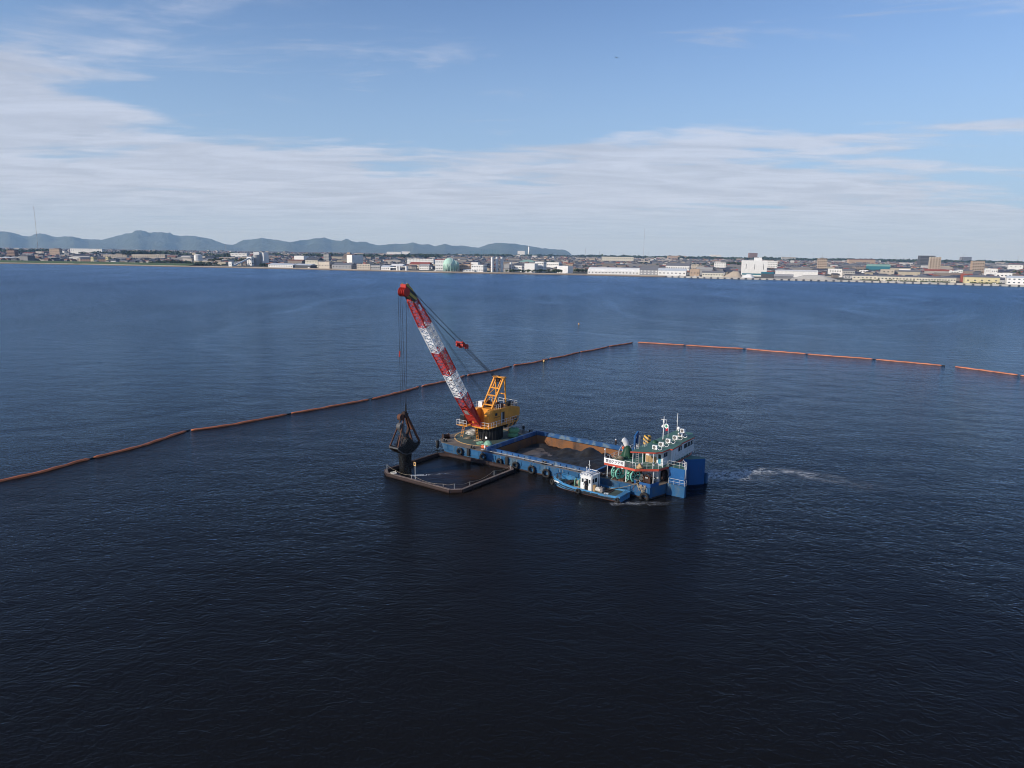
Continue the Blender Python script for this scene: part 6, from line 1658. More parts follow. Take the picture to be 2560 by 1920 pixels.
def mast(name, label, cat, xb, yb, xt, yt, wdt, mats, seg=8, sections=True, dist_py=None):
    P = site(xb, dist_py or yb); T_ = at_dist(xt, yt, P.y)
    root = thing(name, label, cat, P)
    h = T_.z - P.z
    for i in range(seg):
        b = MB(); z0 = h * i / seg; z1 = h * (i + 1) / seg
        for (sx_, sy) in ((-1, -1), (1, -1), (0, 1)): b.cyl((sx_ * wdt / 2, sy * wdt / 2, z0), (sx_ * wdt / 2, sy * wdt / 2, z1), wdt * 0.22, n=5)
        for k in range(3):
            za = z0 + (z1 - z0) * k / 3; zb = z0 + (z1 - z0) * (k + 1) / 3
            b.cyl((-wdt / 2, -wdt / 2, za), (wdt / 2, -wdt / 2, zb), wdt * 0.1, n=4)
        b.build('mast_section', MAT[mats[i % len(mats)]], root)
    return root, h
P = site(1322, 638)
rt = thing('chimney', 'slim white plant chimney on the horizon', 'chimney', P); hc = at_dist(1322, 617, P.y).z - P.z; rr = 2.2 * P.y / FPX
b = MB(); b.cyl((0, 0, -2), (0, 0, hc), rr * 1.15, rr * 0.75, n=16); b.build('stack', MAT['t_white'], rt, smooth=True)
b = MB(); b.cyl((0, 0, hc), (0, 0, hc + rr), rr * 0.8, n=16); b.build('tip', MAT['t_grey'], rt)
# golf practice net
Pg = site(1176, 637); Pe = site(1247, 637); hg = at_dist(1240, 624, Pg.y).z - Pg.z
rt = thing('golf_net', 'tall green golf practice net frame on the horizon', 'net', Pg); Lg = Pe.x - Pg.x
b = MB()
for i in range(19): b.cyl((Lg * i / 18, 0, 0), (Lg * i / 18, 0, hg * (0.75 if i < 7 else 1)), 0.8, n=5)
b.build('net_pole', MAT['t_teal'], rt)
b = MB()
for k in range(1, 8): b.beam((0 if k < 6 else Lg * 0.37, 0, hg * k / 7.0), (Lg, 0, hg * k / 7.0), 0.5)
b.build('net_cable', MAT['t_teal'], rt)
mast('radio_mast', 'very tall thin red and white radio mast on the left', 'mast', 98, 650, 89, 516, 0.62, ['t_rust', 't_concrete'], 9)
mast('radio_mast', 'tall thin red and white radio mast right of centre', 'mast', 1608.5, 643, 1611, 571, 0.9, ['t_rust', 't_concrete'], 9)
PYL = ['left of the bright distant warehouses', 'above the bright distant warehouses', 'just right of the bright distant warehouses', 'above the vaulted shed end, tall', 'above the yellow hospital, short', 'close to the tall radio mast', 'left of the tan six storey block', 'beside the tan six storey block, taller', 'beside the tan six storey block, right', 'in the mountain gap on the left', 'on the flat roofed horizon block', 'near the right picture edge', 'above the teal glass building', 'above the long salmon roof']
for i, (x, yt, yb) in enumerate(((987, 616, 636), (1030, 614, 638), (1043, 618, 637), (1463, 621, 638), (1499, 628, 638), (1620, 630, 639), (1975, 635, 644), (2032, 630, 646), (2056, 632, 647), (565, 610, 632), (2408, 633, 652), (2544, 640, 654), (2241, 638, 650), (2121, 633, 647))):
    mast('lattice_pylon', 'thin grey lattice pylon on the horizon ' + PYL[i], 'pylon', x, yb, x, yt, 1.5, ['t_grey'], 5)
# ---- right shore
building('vault_shed', 'long white vaulted shed along the shore', 'shed', 1471, 1602, 669, 688, 't_white', 34, 'vault', 't_white', 1, 16, yaw=-13)
building('workshop', 'grey gabled workshop with white doors right of the vaulted shed', 'workshop', 1600, 1643, 665.5, 689.5, 't_grey', 26, 'gable', 't_roofgrey', 2, 5, wmat='t_white', rise=7)
building('factory', 'tall white shed with window band behind the low white one', 'factory', 1666, 1720, 658, 686, 't_white', 26, 'gable', 't_roofgrey', 2, 10, rise=5)
building('factory', 'low white gabled shed in front of the tall white one', 'factory', 1647, 1712, 671, 691, 't_white', 20, 'gable', 't_lightroof', 1, 7, rise=4)
building('office', 'beige office block right of the white sheds', 'office', 1728, 1744, 662, 680, 't_beige', 14, 'flat', 't_grey', 3, 4)
building('shed', 'brown low shed beside the parked cars', 'shed', 1725, 1747, 673.5, 692, 't_tan', 20, 'flat', 't_roofgrey', 1, 3)
building('shed', 'wide shed with pale roof behind the brown shed', 'shed', 1741, 1778, 668.5, 687, 't_grey', 24, 'gable', 't_concrete', rise=4)
building('shed', 'long cream low building left of the gravel heap', 'shed', 1757, 1806, 677, 692.5, 't_cream', 14, 'gable', 't_roofgrey', 1, 8)
building('hospital', 'long pale yellow building in the middle distance', 'building', 1505, 1582, 642.5, 654, 't_cream', 24, 'flat', 't_grey', 2, 16, yaw=-8)
building('house', 'white house cluster block left of the cold store', 'house', 1786, 1812, 657, 673, 't_white', 12, 'flat', 't_grey', 3, 5)
rt, P, wd, h, dp = building('cold_store', 'big white windowless cold store block with teal base', 'warehouse', 1857, 1913, 652, 691, 't_white', 34, 'flat', 't_lightroof', 0, 0, yaw=-14, stripe=(0.10, 't_teal'))
add_box(rt, 'roof_house', 't_white', -wd * 0.02, wd * 0.28, 6, 16, h + 0.6, h + 6)
for x in (-0.35, 0.0, 0.36): add_box(rt, 'slot_window', 't_window', wd * x - 0.4, wd * x + 0.4, -0.1, -0.004, h * 0.45, h * 0.8)
building('shed', 'teal roofed loading shed at the foot of the cold store', 'shed', 1905, 1932, 680, 693, 't_dark', 22, 'gable', 't_teal', rise=3)
building('office', 'white banded office block right of the cold store', 'office', 1915, 1941, 653.5, 674, 't_white', 18, 'flat', 't_grey', 4, 7)
building('warehouse', 'long bright white warehouse behind the grey gravel heap', 'warehouse', 1944, 2037, 675, 693, 't_white', 30, 'gable', 't_white', 0, yaw=-18, rise=2.5)
building('shed', 'small grey gabled shed in front of the long white warehouse', 'shed', 1938, 1980, 685.5, 699, 't_roofgrey', 12, 'gable', 't_grey', rise=3.5)
building('apartment_block', 'tan six storey apartment block with roof tower', 'building', 2044, 2064, 647, 678, 't_tan', 16, 'flat', 't_grey', 7, 5, slab='t_beige')
building('apartment_block', 'brown block standing on the horizon above the cold store', 'building', 1873, 1893, 632.5, 646, 't_brown', 30, 'flat', 't_grey', 5, 6, yaw=0)
building('factory', 'white and pale blue factory with dark band right of the tan block', 'factory', 2074, 2106, 673, 693, 't_white', 22, 'flat', 't_lightroof', 2, 6)
building('factory', 'low white hall right of the pale blue factory', 'factory', 2108, 2134, 672, 694, 't_concrete', 20, 'gable', 't_roofgrey', 2, 5)
building('hotel', 'white building with teal glass front roof on the right', 'building', 2172, 2221, 661, 680, 't_teal', 24, 'gable', 't_green', 1, 12, rise=5)
building('apartment_block', 'tall tan apartment tower with balconies on the right', 'building', 2323, 2345, 643, 690, 't_beige', 20, 'flat', 't_grey', 11, 4, yaw=-24, slab='t_tan')
building('apartment_block', 'dark apartment slab behind the tan tower', 'building', 2300, 2334, 639.5, 668, 't_dark', 24, 'flat', 't_grey', 8, 8, yaw=-8, slab='t_roofgrey')
building('apartment_block', 'tan mid rise apartment block near the right edge', 'building', 2431, 2456, 653, 684, 't_tan', 18, 'flat', 't_grey', 8, 5, slab='t_beige')
building('public_building', 'grey block with flat wide roof on the right horizon', 'building', 2404, 2428, 642.5, 654, 't_roofgrey', 30, 'flat', 't_grey', 3, 6, yaw=0)
building('office', 'beige windowless block behind the cream shore sheds', 'office', 2206, 2232, 674.5, 695, 't_beige', 18, 'flat', 't_grey', 2, 3)
sh_lab = ['first', 'second', 'third', 'fourth', 'fifth']
for i, (a, c, yt, yb) in enumerate(((2137, 2196, 686.5, 700), (2198, 2250, 688, 702), (2252, 2300, 689.5, 703.5), (2302, 2342, 690.5, 705), (2344, 2384, 691.5, 706))):
    building('shore_shed', f'long low cream shed on the right quay, {sh_lab[i]} in the row from the left', 'shed', a, c, yt, yb, 't_cream', 16, 'gable', 't_roofgrey', 1, 7, yaw=-24, rise=2.2, group='cream sheds along the right quay')
building('shed', 'small brick red shed left of the yellow shed', 'shed', 2402, 2412, 685, 706, 't_red', 10, 'flat', 't_grey', 0, yaw=-26)
building('warehouse', 'pale yellow warehouse with small windows on the right quay', 'warehouse', 2421, 2487, 689.5, 709, 't_yellow', 22, 'gable', 't_roofgrey', 1, 5, yaw=-26, rise=2.5)
building('office', 'white office with dark window near the right edge', 'office', 2493, 2523, 683.5, 706, 't_white', 18, 'flat', 't_grey', 2, 4, yaw=-26)
building('factory', 'low white factory at the right edge of the picture', 'factory', 2526, 2580, 690, 712, 't_white', 20, 'gable', 't_lightroof', 2, 6, yaw=-28, rise=3)
for i, (a, c, yt, yb) in enumerate(((2362, 2376, 676, 692), (2378, 2394, 677.5, 693), (2390, 2404, 675, 690), (2464, 2476, 672, 694), (2478, 2490, 672.5, 695), (2524, 2552, 663, 678), (2250, 2272, 673, 690), (2150, 2168, 676, 691))):
    building('white_block', f'small white flat roofed block in the right part of the town, {ORD[i]} of the eight', 'building', a, c, yt, yb, 't_white', 12, 'flat', 't_grey', 2, 3, yaw=-20, group='small white blocks in the right part of the town')
building('long_roof', 'long salmon roofed building in the right distance', 'building', 2124, 2186, 648, 658, 't_tan', 26, 'gable', 't_rust', 1, 12, yaw=-6, rise=3)
building('row_houses', 'long pinkish building on the horizon right of centre', 'building', 1670, 1715, 639.5, 648, 't_tan', 24, 'flat', 't_rust', 2, 10, yaw=-3)
building('white_complex', 'white complex with flat top on the horizon', 'building', 1776, 1802, 637, 648, 't_white', 26, 'flat', 't_grey', 3, 8, yaw=-3)
building('school', 'long pale school on the right horizon', 'building', 1955, 1988, 643, 652, 't_concrete', 18, 'flat', 't_grey', 3, 12, yaw=-3)

# gravel heaps on the quay
def heap(label, x0, x1, ytop, ybase, mat, depth, seed, flat=0.0):
    P = site((x0 + x1) / 2, ybase); w_ = (x1 - x0) / 2 * P.y / FPX; h = at_dist((x0 + x1) / 2, ytop, P.y).z - P.z
    b = MB(); nx, ny = 30, 12
    for j in range(ny + 1):
        for i in range(nx + 1):
            u_ = -1 + 2 * i / nx; v_ = -1 + 2 * j / ny
            r = max(abs(u_) ** 1.0 * 0.9 + v_ * v_ * 0.5, abs(v_)) if flat else math.sqrt(u_ * u_ + v_ * v_)
            z = h * max(0, min(1 - flat * 0.35, 1 - r)) / (1 - flat * 0.35) + 0.4 * noise.noise(Vector((u_ * 6, v_ * 5, seed))) * max(0, 1 - r)
            if not flat: z += h * 0.45 * max(0, 1 - math.hypot((u_ - 0.5) / 0.45, v_)) 
            b.v.append((w_ * u_, depth * (v_ + 1) / 2, z - 0.05))
    for j in range(ny):
        for i in range(nx):
            o = j * (nx + 1) + i; b.f.append((o, o + 1, o + nx + 2, o + nx + 1)); b.m.append(0)
    o = b.build('gravel_heap', MAT[mat], None, smooth=True); o.location = P; o.rotation_euler = (0, 0, R(-18)); TAKEN.append((P.x, P.y + depth / 2, w_))
    return tag(o, label, 'gravel heap')
heap('pale pink gravel heap on the quay left of the cold store', 1806, 1858, 677.5, 696.5, 't_sand', 26, 3)
heap('low white gravel heap in front of the cold store', 1850, 1886, 685, 697.5, 't_white', 18, 8)
heap('long grey flat topped gravel heap on the right quay', 1982, 2088, 688, 702, 't_concrete', 22, 5, flat=1.0)

# ---------------- shore line: stone revetment on the left, concrete quay on the right
def shore_pts(X0, X1, n_):
    return [Vector((X0 + (X1 - X0) * i / n_, shore_y(X0 + (X1 - X0) * i / n_), 0)) for i in range(n_ + 1)]
def strip(name, pts, prof_, mats, ms, label, cat=None, kind=None):
    b = MB(); K = len(prof_)
    for p in pts:
        for (dy, z) in prof_: b.v.append((p.x + dy * 0.25, p.y + dy, z))
    for i in range(len(pts) - 1):
        for j in range(K - 1): b.f.append((i * K + j, (i + 1) * K + j, (i + 1) * K + j + 1, i * K + j + 1)); b.m.append(ms[j])
    o = b.build(name, [MAT[m] for m in mats], None)
    return tag(o, label, cat, kind=kind)
strip('revetment', shore_pts(-2500, 274, 60), [(-5.0, -0.6), (-1.0, 1.7), (-1.0, 2.7), (0.5, 2.7), (0.5, 2.2)], ['t_stone', 't_sand'], [0, 1, 1, 1], 'long brown stone revetment along the left and middle shore', 'embankment')
strip('promenade', shore_pts(-700, 274, 40), [(0.51, 2.42), (10, 2.46)], ['t_sand'], [0], 'tan sandy shore path above the revetment', None, 'structure')
strip('grass_bank', shore_pts(-2500, -701, 30), [(0.6, 2.43), (26, 6.2), (60, 6.4), (80, 2.2)], ['t_grass'], [0, 0, 0], 'green grass bank along the left shore', None, 'structure')
QP = shore_pts(275, 1890, 50)
strip('quay', QP, [(-3.0, -1.0), (-3.0, 2.75), (4.0, 2.75), (4.0, 2.2)], ['t_concrete'], [0, 0, 0], 'long pale concrete quay with dark fenders along the right shore', 'quay')
strip('quay_road', QP, [(4.01, 2.43), (22, 2.47)], ['t_grey'], [0], 'grey asphalt strip behind the quay edge', None, 'structure')
qf = MB(); acc = 0.0
quay = [o for o in COL.objects if o.name == 'quay'][0]
for a, c in zip(QP[:-1], QP[1:]):
    L_ = (c - a).length; s_ = acc
    while s_ < L_:
        p = a.lerp(c, s_ / L_); qf.box(p.x - 1.9 - 0.7, p.x + 1.9 - 0.7, p.y - 3.7, p.y - 2.9, 0.2, 2.3); s_ += 11.5
    acc = s_ - L_
tag(qf.build('quay_fender', MAT['t_dark'], quay), None, None, kind='stuff')

# ---------------- houses: five patterns, copied one by one
HW = ['h_white', 'h_beige', 'h_grey', 'h_cream', 'h_tan']; HR = ['t_navy', 't_dark', 't_roofgrey', 't_rust', 't_red']
RL = ['dark blue tiled roof', 'black tiled roof', 'grey roof', 'brown roof', 'red roof']; WL = ['white', 'beige', 'grey', 'cream', 'tan']
PROT = {}
def house_meshes(wi, ri, v):
    key = (wi, ri, v)
    if key in PROT: return PROT[key]
    W_, D_, H_, rise = [(10, 8, 5.6, 2.4), (13, 9, 5.8, 2.6), (9, 10, 3.4, 2.2)][v]
    b = MB(); b.box(-W_ / 2, W_ / 2, -D_ / 2, D_ / 2, -1.5, H_)
    ob = b.build('wall', MAT[HW[wi]]); m1 = ob.data; bpy.data.objects.remove(ob)
    r = MB(); e = 0.7; k_ = 0 if v != 1 else 2.5
    vs = [(-W_ / 2 - e, -D_ / 2 - e, H_), (W_ / 2 + e, -D_ / 2 - e, H_), (W_ / 2 + e, D_ / 2 + e, H_), (-W_ / 2 - e, D_ / 2 + e, H_), (-W_ / 2 - e + k_, 0, H_ + rise), (W_ / 2 + e - k_, 0, H_ + rise)]
    r.add(vs, [(0, 1, 5, 4), (2, 3, 4, 5), (1, 2, 5), (3, 0, 4), (3, 2, 1, 0)])
    ob = r.build('roof', MAT[HR[ri]]); m2 = ob.data; bpy.data.objects.remove(ob)
    q = MB()
    for x in (-0.3, 0.12): q.box(W_ * x, W_ * (x + 0.18), -D_ / 2 - 0.06, -D_ / 2 - 0.003, H_ * 0.2, H_ * 0.42)
    if v != 2:
        for x in (-0.32, -0.02, 0.2): q.box(W_ * x, W_ * (x + 0.13), -D_ / 2 - 0.06, -D_ / 2 - 0.003, H_ * 0.62, H_ * 0.85)
    ob = q.build('window', MAT['t_window']); m3 = ob.data; bpy.data.objects.remove(ob)
    PROT[key] = (m1, m2, m3)
    return PROT[key]
def clear_of(X, Y, r):
    return all((X - a) ** 2 + (Y - c) ** 2 > (r + d) ** 2 for a, c, d in TAKEN)
rnd = random.Random(21)
SMALL = []
def pick_roof(): return rnd.choices(range(5), (36, 24, 22, 12, 6))[0]
LMK = [(60, 'the left radio mast'), (250, 'the yellow gable ends'), (370, 'the long pale apartments'), (492, 'the round tank'), (640, 'the dark silo'), (745, 'the tall white block'), (870, 'the stepped hotel'), (996, 'the water gate'), (1060, 'the white school'), (1124, 'the gas holders'), (1242, 'the three silos'), (1345, 'the white blocks'), (1445, 'the shed trees'),
       (1535, 'the vaulted shed'), (1622, 'the grey workshop'), (1690, 'the white sheds'), (1770, 'the pink gravel'), (1885, 'the cold store'), (1990, 'the long warehouse'), (2054, 'the tan block'), (2120, 'the salmon roof'), (2195, 'the teal building'), (2270, 'the cream sheds'), (2335, 'the tan tower'), (2450, 'the yellow warehouse'), (2540, 'the right edge')]
WL = ['white', 'beige', 'grey', 'cream', 'tan']; RL = ['navy', 'black', 'grey', 'brown', 'red']
ORDL = ORD + ['thirteenth', 'fourteenth', 'fifteenth', 'sixteenth', 'seventeenth', 'eighteenth', 'nineteenth', 'twentieth']
ORDL += ['twenty-' + o for o in ORD[:9]] + ['thirtieth'] + ['thirty-' + o for o in ORD[:9]]
HS = []; tries = 0
while len(HS) < 250 and tries < 30000:
    tries += 1
    d = 100 + 600 * rnd.random() ** 1.2
    px = rnd.uniform(-20, 2580)
    X0 = (px - 1280) / FPX * 1400; Y = shore_y(max(-2600, min(1890, X0))) + d; X = (px - 1280) / FPX * Y * 1.0
    d2 = Y - shore_y(max(-2600, min(1890, X)))
    if d2 < (105 if px < 420 else 95): continue
    if not clear_of(X, Y, 7) or any((X - a) ** 2 + (Y - c) ** 2 < 17 ** 2 for a, c in SMALL): continue
    SMALL.append((X, Y)); HS.append((d2, px, X, Y))
HS.sort(); BIN = {}
for (d2, px, X, Y) in HS:
    lx, ln = min(LMK, key=lambda q: abs(q[0] - px)); rel = 'left of' if px < lx else 'right of'
    k_ = BIN.get((ln, rel), 0); BIN[(ln, rel)] = k_ + 1
    wi = rnd.choices(range(5), (20, 24, 28, 12, 16))[0]; ri = pick_roof(); v = rnd.randrange(3)
    root = thing('house', f'{WL[wi]} house with {RL[ri]} roof {rel} {ln}, {ORDL[k_]} back from shore', 'house', (X, Y, land_z(X, Y)), R(-17 + rnd.choice((0, 0, 90, 12, -10))), 'small houses of the town')
    sc_ = rnd.uniform(0.85, 1.2); root.scale = (sc_, sc_, sc_ * rnd.uniform(0.9, 1.15))
    for nm_, me in zip(('wall', 'roof', 'window'), house_meshes(wi, ri, v)):
        c_ = bpy.data.objects.new(nm_, me); COL.objects.link(c_); c_.parent = root
        if nm_ == 'window': c_['kind'] = 'stuff'
# the rest of the town, further back, as one mass
hmats = HW + HR + ['t_green', 't_lightroof']
tb_ = MB(); N_ = 0
while N_ < 11000:
    d = 170 + 5200 * rnd.random() ** 1.25; px = rnd.uniform(-120, 2680)
    X0 = (px - 1280) / FPX * 1400; Yb = shore_y(max(-2600, min(1890, X0))); Y = Yb + d; X = (px - 1280) / FPX * Y
    dd_ = Y - shore_y(max(-2600, min(1890, X * Yb / Y)))
    if px < 420 and d < 110: continue
    if noise.noise(Vector((X * 0.004, Y * 0.004, 7))) < -0.28: continue
    if not clear_of(X, Y, 6): continue
    N_ += 1
    big = rnd.random() < 0.055
    W_ = rnd.uniform(8, 14) if not big else rnd.uniform(18, 55); D_ = rnd.uniform(7, 11) if not big else rnd.uniform(12, 22); H_ = rnd.uniform(3.2, 6.2) if not big else rnd.uniform(6, 13); rise = rnd.uniform(1.6, 3.0)
    a = R(-17 + rnd.choice((0, 0, 0, 90, 90, 15, -14)) + rnd.uniform(-5, 5)); ca, sa = math.cos(a), math.sin(a); z = land_z(X, Y)
    wi = rnd.choices(range(5), (16, 20, 34, 10, 20))[0]; ri = 5 + pick_roof()
    P4 = [(-W_ / 2, -D_ / 2), (W_ / 2, -D_ / 2), (W_ / 2, D_ / 2), (-W_ / 2, D_ / 2)]
    T_ = lambda x, y, zz_: (X + x * ca - y * sa, Y + x * sa + y * ca, z + zz_)
    base = [T_(x, y, -1.5) for x, y in P4] + [T_(x, y, H_) for x, y in P4]
    tb_.add(base, [(0, 1, 5, 4), (1, 2, 6, 5), (2, 3, 7, 6), (3, 0, 4, 7)], wi)
    if big and rnd.random() < 0.7: tb_.add([T_(x, y, H_ + 0.01) for x, y in P4], [(0, 1, 2, 3)], rnd.choice((7, 11, 2)))
    else:
        e = 0.6
        rv = [T_(-W_ / 2 - e, -D_ / 2 - e, H_), T_(W_ / 2 + e, -D_ / 2 - e, H_), T_(W_ / 2 + e, D_ / 2 + e, H_), T_(-W_ / 2 - e, D_ / 2 + e, H_), T_(-W_ / 2 - e, 0, H_ + rise), T_(W_ / 2 + e, 0, H_ + rise)]
        tb_.add(rv, [(0, 1, 5, 4), (2, 3, 4, 5), (1, 2, 5), (3, 0, 4)], ri)
tag(tb_.build('distant_houses', [MAT[m] for m in hmats]), 'dense mass of small houses and blocks spreading back from the shore', None, kind='stuff')

# ---------------- trees
def crown(seed, W_, H_, n_leaf, mat, name='crown'):
    rg = random.Random(seed); b = MB()
    blobs = [(rg.uniform(-0.45, 0.45) * W_, rg.uniform(-0.45, 0.45) * W_, H_ * rg.uniform(0.30, 0.85), rg.uniform(0.24, 0.42) * W_) for _ in range(9)]
    for i in range(n_leaf):
        cx_, cy_, cz_, r_ = rg.choice(blobs)
        u_ = rg.uniform(-1, 1); t_ = rg.uniform(0, 6.283); s_ = math.sqrt(1 - u_ * u_); rr = r_ * rg.uniform(0.75, 1.08)
        c = Vector((cx_ + rr * s_ * math.cos(t_), cy_ + rr * s_ * math.sin(t_), cz_ + rr * u_ * 0.8))
        n_ = Vector((s_ * math.cos(t_), s_ * math.sin(t_), u_ + 0.3)).normalized() + Vector((rg.uniform(-0.5, 0.5), rg.uniform(-0.5, 0.5), rg.uniform(-0.5, 0.5)))
        a = n_.cross(Vector((rg.uniform(-1, 1), rg.uniform(-1, 1), rg.uniform(-1, 1)))).normalized(); e = n_.normalized().cross(a)
        s2 = rg.uniform(0.05, 0.10) * W_
        b.add([c - a * s2 - e * s2 * 0.7, c + a * s2 - e * s2, c + a * s2 * 0.7 + e * s2, c - a * s2 + e * s2 * 0.8], [(0, 1, 2, 3)])
    o = b.build(name, MAT[mat]); me = o.data; bpy.data.objects.remove(o); return me
def trunk(seed, H_):
    rg = random.Random(seed); b = MB(); b.tube([(0, 0, -0.5), (0.1, 0, H_ * 0.3), (0, 0.1, H_ * 0.62)], [H_ * 0.035, H_ * 0.028, H_ * 0.012], 7)
    for i in range(4):
        a = i * 1.6 + rg.random(); b.tube([(0.05, 0.05, H_ * (0.28 + 0.06 * i)), (H_ * 0.18 * math.cos(a), H_ * 0.18 * math.sin(a), H_ * (0.48 + 0.06 * i))], [H_ * 0.016, H_ * 0.006], 5)
    o = b.build('trunk', MAT['bark']); me = o.data; bpy.data.objects.remove(o); return me
CR = [crown(i, 1.0, 1.25, 190, 'leaf_dark' if i % 2 else 'leaf_mid') for i in range(5)]; TK = [trunk(i, 1.25) for i in range(3)]
def tree(label, X, Y, h, i, group):
    root = thing('tree', label, 'tree', (X, Y, land_z(X, Y)), rnd.uniform(0, 6), group)
    s_ = h / 1.3; root.scale = (s_ * rnd.uniform(0.9, 1.25), s_ * rnd.uniform(0.9, 1.2), s_)
    for nm_, me in (('crown', CR[i % 5]), ('trunk', TK[i % 3])):
        c_ = bpy.data.objects.new(nm_, me); COL.objects.link(c_); c_.parent = root
ti = 0
def tree_row(label, group, x0, x1, ybase, n_, h, jitter=3.0):
    global ti
    for i in range(n_):
        px = x0 + (x1 - x0) * (i + 0.5) / n_ + rnd.uniform(-0.35, 0.35) * (x1 - x0) / n_
        P = site(px, ybase + rnd.uniform(-0.4, 0.2) * jitter * 0.3)
        tree(f'{label}, {ORDL[i]} from left', P.x, P.y, h * rnd.uniform(0.8, 1.2), ti, group); ti += 1
tree_row('round street tree in the row before the white blocks', 'trees before the white blocks', 1263, 1372, 682, 17, 6.5)
tree_row('dark tree in the clump by the white block with the dark side', 'trees by the white block', 1378, 1402, 684, 6, 9)
tree_row('dark tree in the wood left of the conveyor', 'trees left of the conveyor', 525, 622, 660, 22, 13)
tree_row('bushy tree by the round white tank', 'trees around the white tank', 470, 545, 663.5, 12, 8)
tree_row('low tree on the scrub left of the conveyor foot', 'trees near the conveyor foot', 500, 575, 665, 10, 5)
tree_row('dark tree beside the silo tower', 'trees beside the silo tower', 650, 668, 667, 6, 8)
tree_row('shore tree above the left grass bank', 'trees above the grass bank', -10, 100, 652, 14, 8)
tree_row('tree by the right end of the left grass bank', 'trees at the grass bank end', 375, 478, 661, 18, 9)
tree_row('tree on the wooded knoll in the left part of the town', 'trees on the wooded knoll', 300, 450, 641, 34, 22)
tree_row('tree left of the vaulted shed', 'trees left of the vaulted shed', 1436, 1470, 682, 8, 8)
tree_row('tree on the green rise behind the cold store', 'trees behind the cold store', 1815, 1860, 664, 14, 13)
tree_row('tree between the apartments on the right', 'trees among the right apartments', 2340, 2400, 672, 10, 10)
tree_row('tree in the far wood right of the hotel', 'trees right of the hotel', 890, 1090, 643, 34, 15)
def hedge(label, x0, x1, ybase, h):
    A = site(x0, ybase - 0.2); B_ = site(x1, ybase + (x1 - x0) * 0.022); L_ = (B_ - A).length; dn_ = (B_ - A) / L_
    b = MB(); rg = random.Random(int(x0))
    for i in range(int(L_ * 9)):
        c = dn_ * rg.uniform(0, L_) + Vector((rg.uniform(-1, 1), rg.uniform(-1.2, 1.2), rg.uniform(0.1, 1) * h * (0.75 + 0.25 * math.sin(i)))); a = Vector((rg.uniform(-1, 1), rg.uniform(-1, 1), rg.uniform(-1, 1))).normalized(); e = a.cross(Vector((rg.uniform(-1, 1), rg.uniform(-1, 1), 1))).normalized()
        s2 = rg.uniform(0.35, 0.7); b.add([c - a * s2 - e * s2, c + a * s2 - e * s2, c + a * s2 + e * s2, c - a * s2 + e * s2], [(0, 1, 2, 3)])
    o = b.build('hedge', MAT['leaf_mid']); o.location = A; tag(o, label, 'hedge')
hedge('green hedge in front of the first cream sheds on the right quay', 2150, 2200, 702.5, 3.0)
hedge('green hedge in front of the middle cream sheds on the right quay', 2215, 2290, 704.5, 3.0)
hedge('green hedge in front of the last cream sheds on the right quay', 2300, 2375, 706.5, 3.2)
hedge('green hedge before the pale yellow warehouse', 2425, 2502, 711, 3.2)
# distant woods as one mass: tree belts between the houses and on the horizon
wd = MB(); rg = random.Random(5)
def belt(x0, x1, ybase, h, n_, dy=60):
    for i in range(n_):
        px = rg.uniform(x0, x1); P = site(px, 634 + (px - 1280) * 0.01397 + ybase); Y = P.y + rg.uniform(-dy, dy); X = P.x * Y / P.y; z = land_z(X, Y)
        hh_ = h * rg.uniform(0.55, 1.15) * (0.8 + 0.4 * noise.noise(Vector((X * 0.01, Y * 0.002, 1)))); w_ = hh_ * rg.uniform(0.5, 0.9)
        for k in range(16):
            t_ = rg.uniform(0, 6.283); u_ = rg.uniform(0, 1); rr = w_ * math.sqrt(1 - (u_ * 2 - 1) ** 2 * 0.85) * rg.uniform(0.5, 1)
            c = Vector((X + rr * math.cos(t_), Y + rr * math.sin(t_), z + hh_ * (0.12 + 0.88 * u_))); a = Vector((rg.uniform(-1, 1), rg.uniform(-1, 1), rg.uniform(-0.6, 0.6))).normalized(); e = a.cross(Vector((rg.uniform(-0.6, 0.6), -0.4, 1))).normalized()
            s2 = w_ * rg.uniform(0.25, 0.5); wd.add([c - a * s2 - e * s2, c + a * s2 - e * s2, c + a * s2 + e * s2, c - a * s2 + e * s2], [(0, 1, 2, 3)], rg.choice((0, 0, 1)))
belt(-80, 130, 13, 18, 260, 150); belt(200, 620, 13.5, 14, 260, 200); belt(460, 640, 20, 12, 130, 60); belt(640, 900, 12, 15, 300, 150); belt(880, 1110, 11, 16, 330, 120)
belt(1080, 1300, 8, 16, 240, 160); belt(1290, 1780, 7, 17, 620, 300); belt(1700, 2300, 8, 18, 760, 300); belt(2200, 2650, 8, 18, 600, 300); belt(1430, 2650, 6, 20, 800, 300)
belt(0, 460, 31, 7, 150, 30); belt(600, 1460, 34, 6, 170, 40); belt(1460, 2560, 34, 7, 280, 60); belt(300, 460, 19, 18, 120, 40); belt(500, 2560, 22, 8, 420, 150)
tag(wd.build('distant_woods', [MAT['leaf_dark'], MAT['leaf_mid']]), 'dark belts of trees between the houses and along the horizon', None, kind='stuff')

